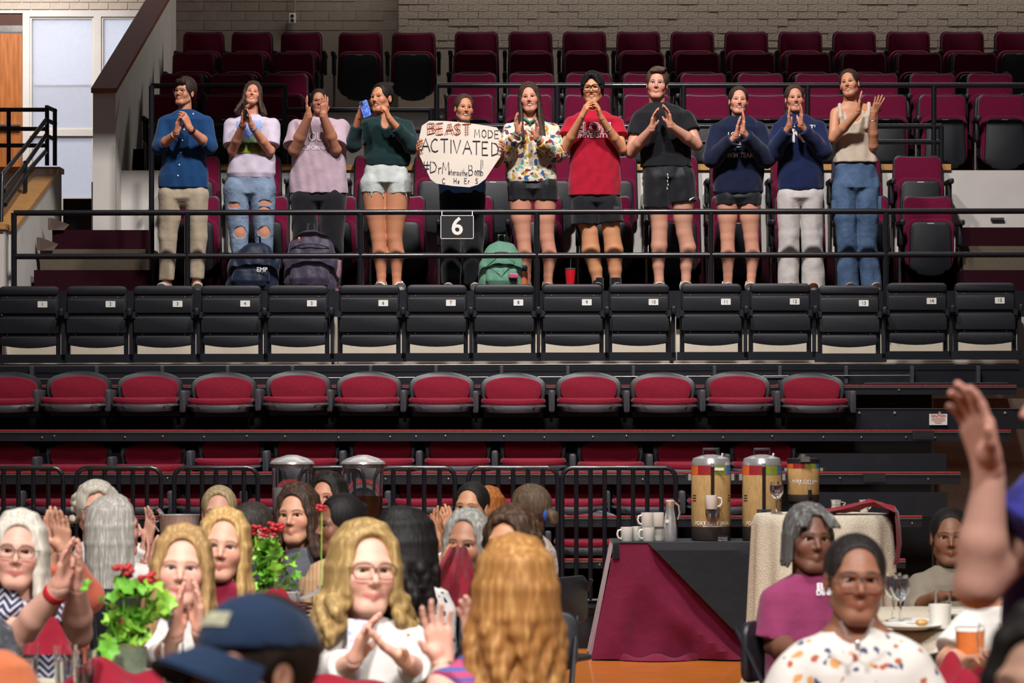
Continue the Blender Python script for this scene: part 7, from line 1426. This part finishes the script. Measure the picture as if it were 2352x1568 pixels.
# ---- bags, cup and bottles on the student deck, bags on the floor
def backpack(label, px, py_top, py_bot, w_, D, z, m, seed, m2=None, lean=0.0, depth=.095):
    o = thing('backpack', label, 'backpack', (X(px, D), D, z)); s_ = F / D; H = (py_bot - py_top) / s_; W_ = w_ / s_ / 2
    ps = [loft([(0.003, 0, 0, W_ * .92, depth), (H * .12, 0, 0, W_, depth * 1.05), (H * .5, lean * .5, .01, W_ * .97, depth), (H * .75, lean * .8, .02, W_ * .82, depth * .85), (H * .92, lean, .03, W_ * .52, depth * .6), (H, lean, .03, W_ * .2, depth * .3)], .03, 2.6)]
    V, Q = solid(ps, .009, folds(.006, seed=seed)); obj('main_bag', np_mesh('main_bag', V, Q, m), o)
    V, Q = solid([loft([(H * .08, 0, -depth * .9, W_ * .62, .05), (H * .2, 0, -depth * .95, W_ * .7, .06), (H * .42, 0, -depth * .85, W_ * .64, .045), (H * .5, 0, -depth * .75, W_ * .45, .02)], .03, 2.6)], .008, folds(.004, seed=seed + 1)); obj('front_pocket', np_mesh('front_pocket', V, Q, m2 or m), o)
    part('haul_loop', MB().tube([(lean - .03, .03, H * .95), (lean - .025, .03, H + .05), (lean + .025, .03, H + .05), (lean + .03, .03, H * .95)], .008, 8), m2 or m, o)
    part('zip', MB().tube([(lean * .7 + W_ * .8 * math.sin(a), -depth * .98 + .02 * (1 - math.cos(a)) + .05 * (a / 1.2) ** 2, H * (.60 + .16 * math.cos(a))) for a in np.linspace(-1.2, 1.2, 12)], .004, 6), M_BLACK, o); return o
bd_ = 22.94
M_PURP = cloth('dusky_purple_nylon', '#3a3344', .5, rough=.5); M_GRN = cloth('sage_green_nylon', '#4f7a66', .5, rough=.55); M_NVB = cloth('navy_nylon', '#101c30', .5, rough=.5)
o = backpack('slumped navy backpack at the feet of the ripped jeans student', 578, 556, 668, 122, bd_, DECKZ, M_NVB, 1, lean=.04); obj('lettering', text_mesh('EMP', .05, M_WHITEPR, extr=0, bold=.001), o, (.10, -.155, .17))
o = backpack('dusky purple backpack with a stuffed front pocket', 714, 527, 668, 128, bd_, DECKZ, M_PURP, 2)
part('tag', MB().slab(rrect(-.015, .015, -.04, .04, .01, 2), -.004, .004), M_GREYP, o, loc=(-.13, -.12, .12)); part('zip_charm', MB().sphere((-.09, -.10, .42), (.012, .008, .024), 8, 6), mat('rose_gold', '#c8845c', .3, metal=.6), o)
o = backpack('sage green backpack with a pink hair clip', 1152, 546, 662, 104, bd_, DECKZ, M_GRN, 3)
part('hair_clip', MB().slab(rrect(-.04, .04, -.02, .02, .012, 2), -.02, .02, .005), mat('pink_plastic', '#b04a6c', .4), o, loc=(.10, -.15, .12)); part('bungee', MB().tube([(-.12, -.10, .20), (.0, -.155, .12), (.11, -.10, .23), (.0, -.14, .30), (-.12, -.10, .20)], .003, 5), M_BLACK, o)
o = thing('water_bottle', 'black capped bottle in the side of the green backpack', 'bottle', at(1203, 660, bd_ - .02)); o.location.z = DECKZ; part('flask', MB().lathe([(.032, 0), (.034, .15), (.028, .165)], n=18), mat('orange_flask', '#a85a34', .4), o); part('cap', MB().lathe([(.03, .165), (.032, .20), (.02, .215)], n=18), M_BLACK, o)
o = thing('red_cup', 'red lidded cup with a straw beside the red tee student', 'cup', (X(1310, 23.05), 23.05, DECKZ)); part('cup', MB().lathe([(.03, 0), (.045, .185), (.043, .185), (.028, .01)], n=22), mat('red_cup_plastic', '#b81824', .35), o); part('lid', MB().lathe([(.047, .185), (.046, .197), (.01, .2)], n=22), M_GREYP, o); part('straw', MB().tube([(0, 0, .15), (.004, 0, .27)], .004, 8), M_GREYP, o)
o = thing('pink_tumbler', 'pink tumbler beside the purple backpack', 'cup', (X(771, 22.98), 22.98, DECKZ)); part('cup', MB().lathe([(.03, 0), (.035, .11), (.047, .13), (.05, .26), (.047, .26), (.03, .12)], n=22), mat('dusty_pink_enamel', '#a07c84', .4), o)
backpack('black shoulder bag hanging behind the plum tee chair', 1740, 1395, 1640, 130, 9.75, .05, M_BLKN, 5, depth=.10); backpack('black backpack on the floor right of the striped top', 1325, 1500, 1720, 110, 8.6, .004, M_BLKN, 6, depth=.12)
# napkin held to the mouth of the denim jacket woman
hn = thing('held_napkin', 'crimson napkin held to the mouth of the denim jacket woman', 'napkin', at(1040, 1325, 10.5)); vs = []; n = 14
for j in range(n + 1):
    t = j / n
    for i in range(n + 1): u = i / n - .5; wd = .05 + .10 * min(1, t * 2) * (1 - .35 * t); vs.append((.02 * (1 - t) + u * wd * 1.3 - .01 * t, -.02 * math.sin(u * 16 + t * 4) - .03 * t, .115 - .26 * t))
part('fabric', MB().add(vs, [(j * (n + 1) + i, (j + 1) * (n + 1) + i, (j + 1) * (n + 1) + i + 1, j * (n + 1) + i + 1) for j in range(n) for i in range(n)]), M_NAPK, hn)
# pepper-patterned tote of the white curly haired woman
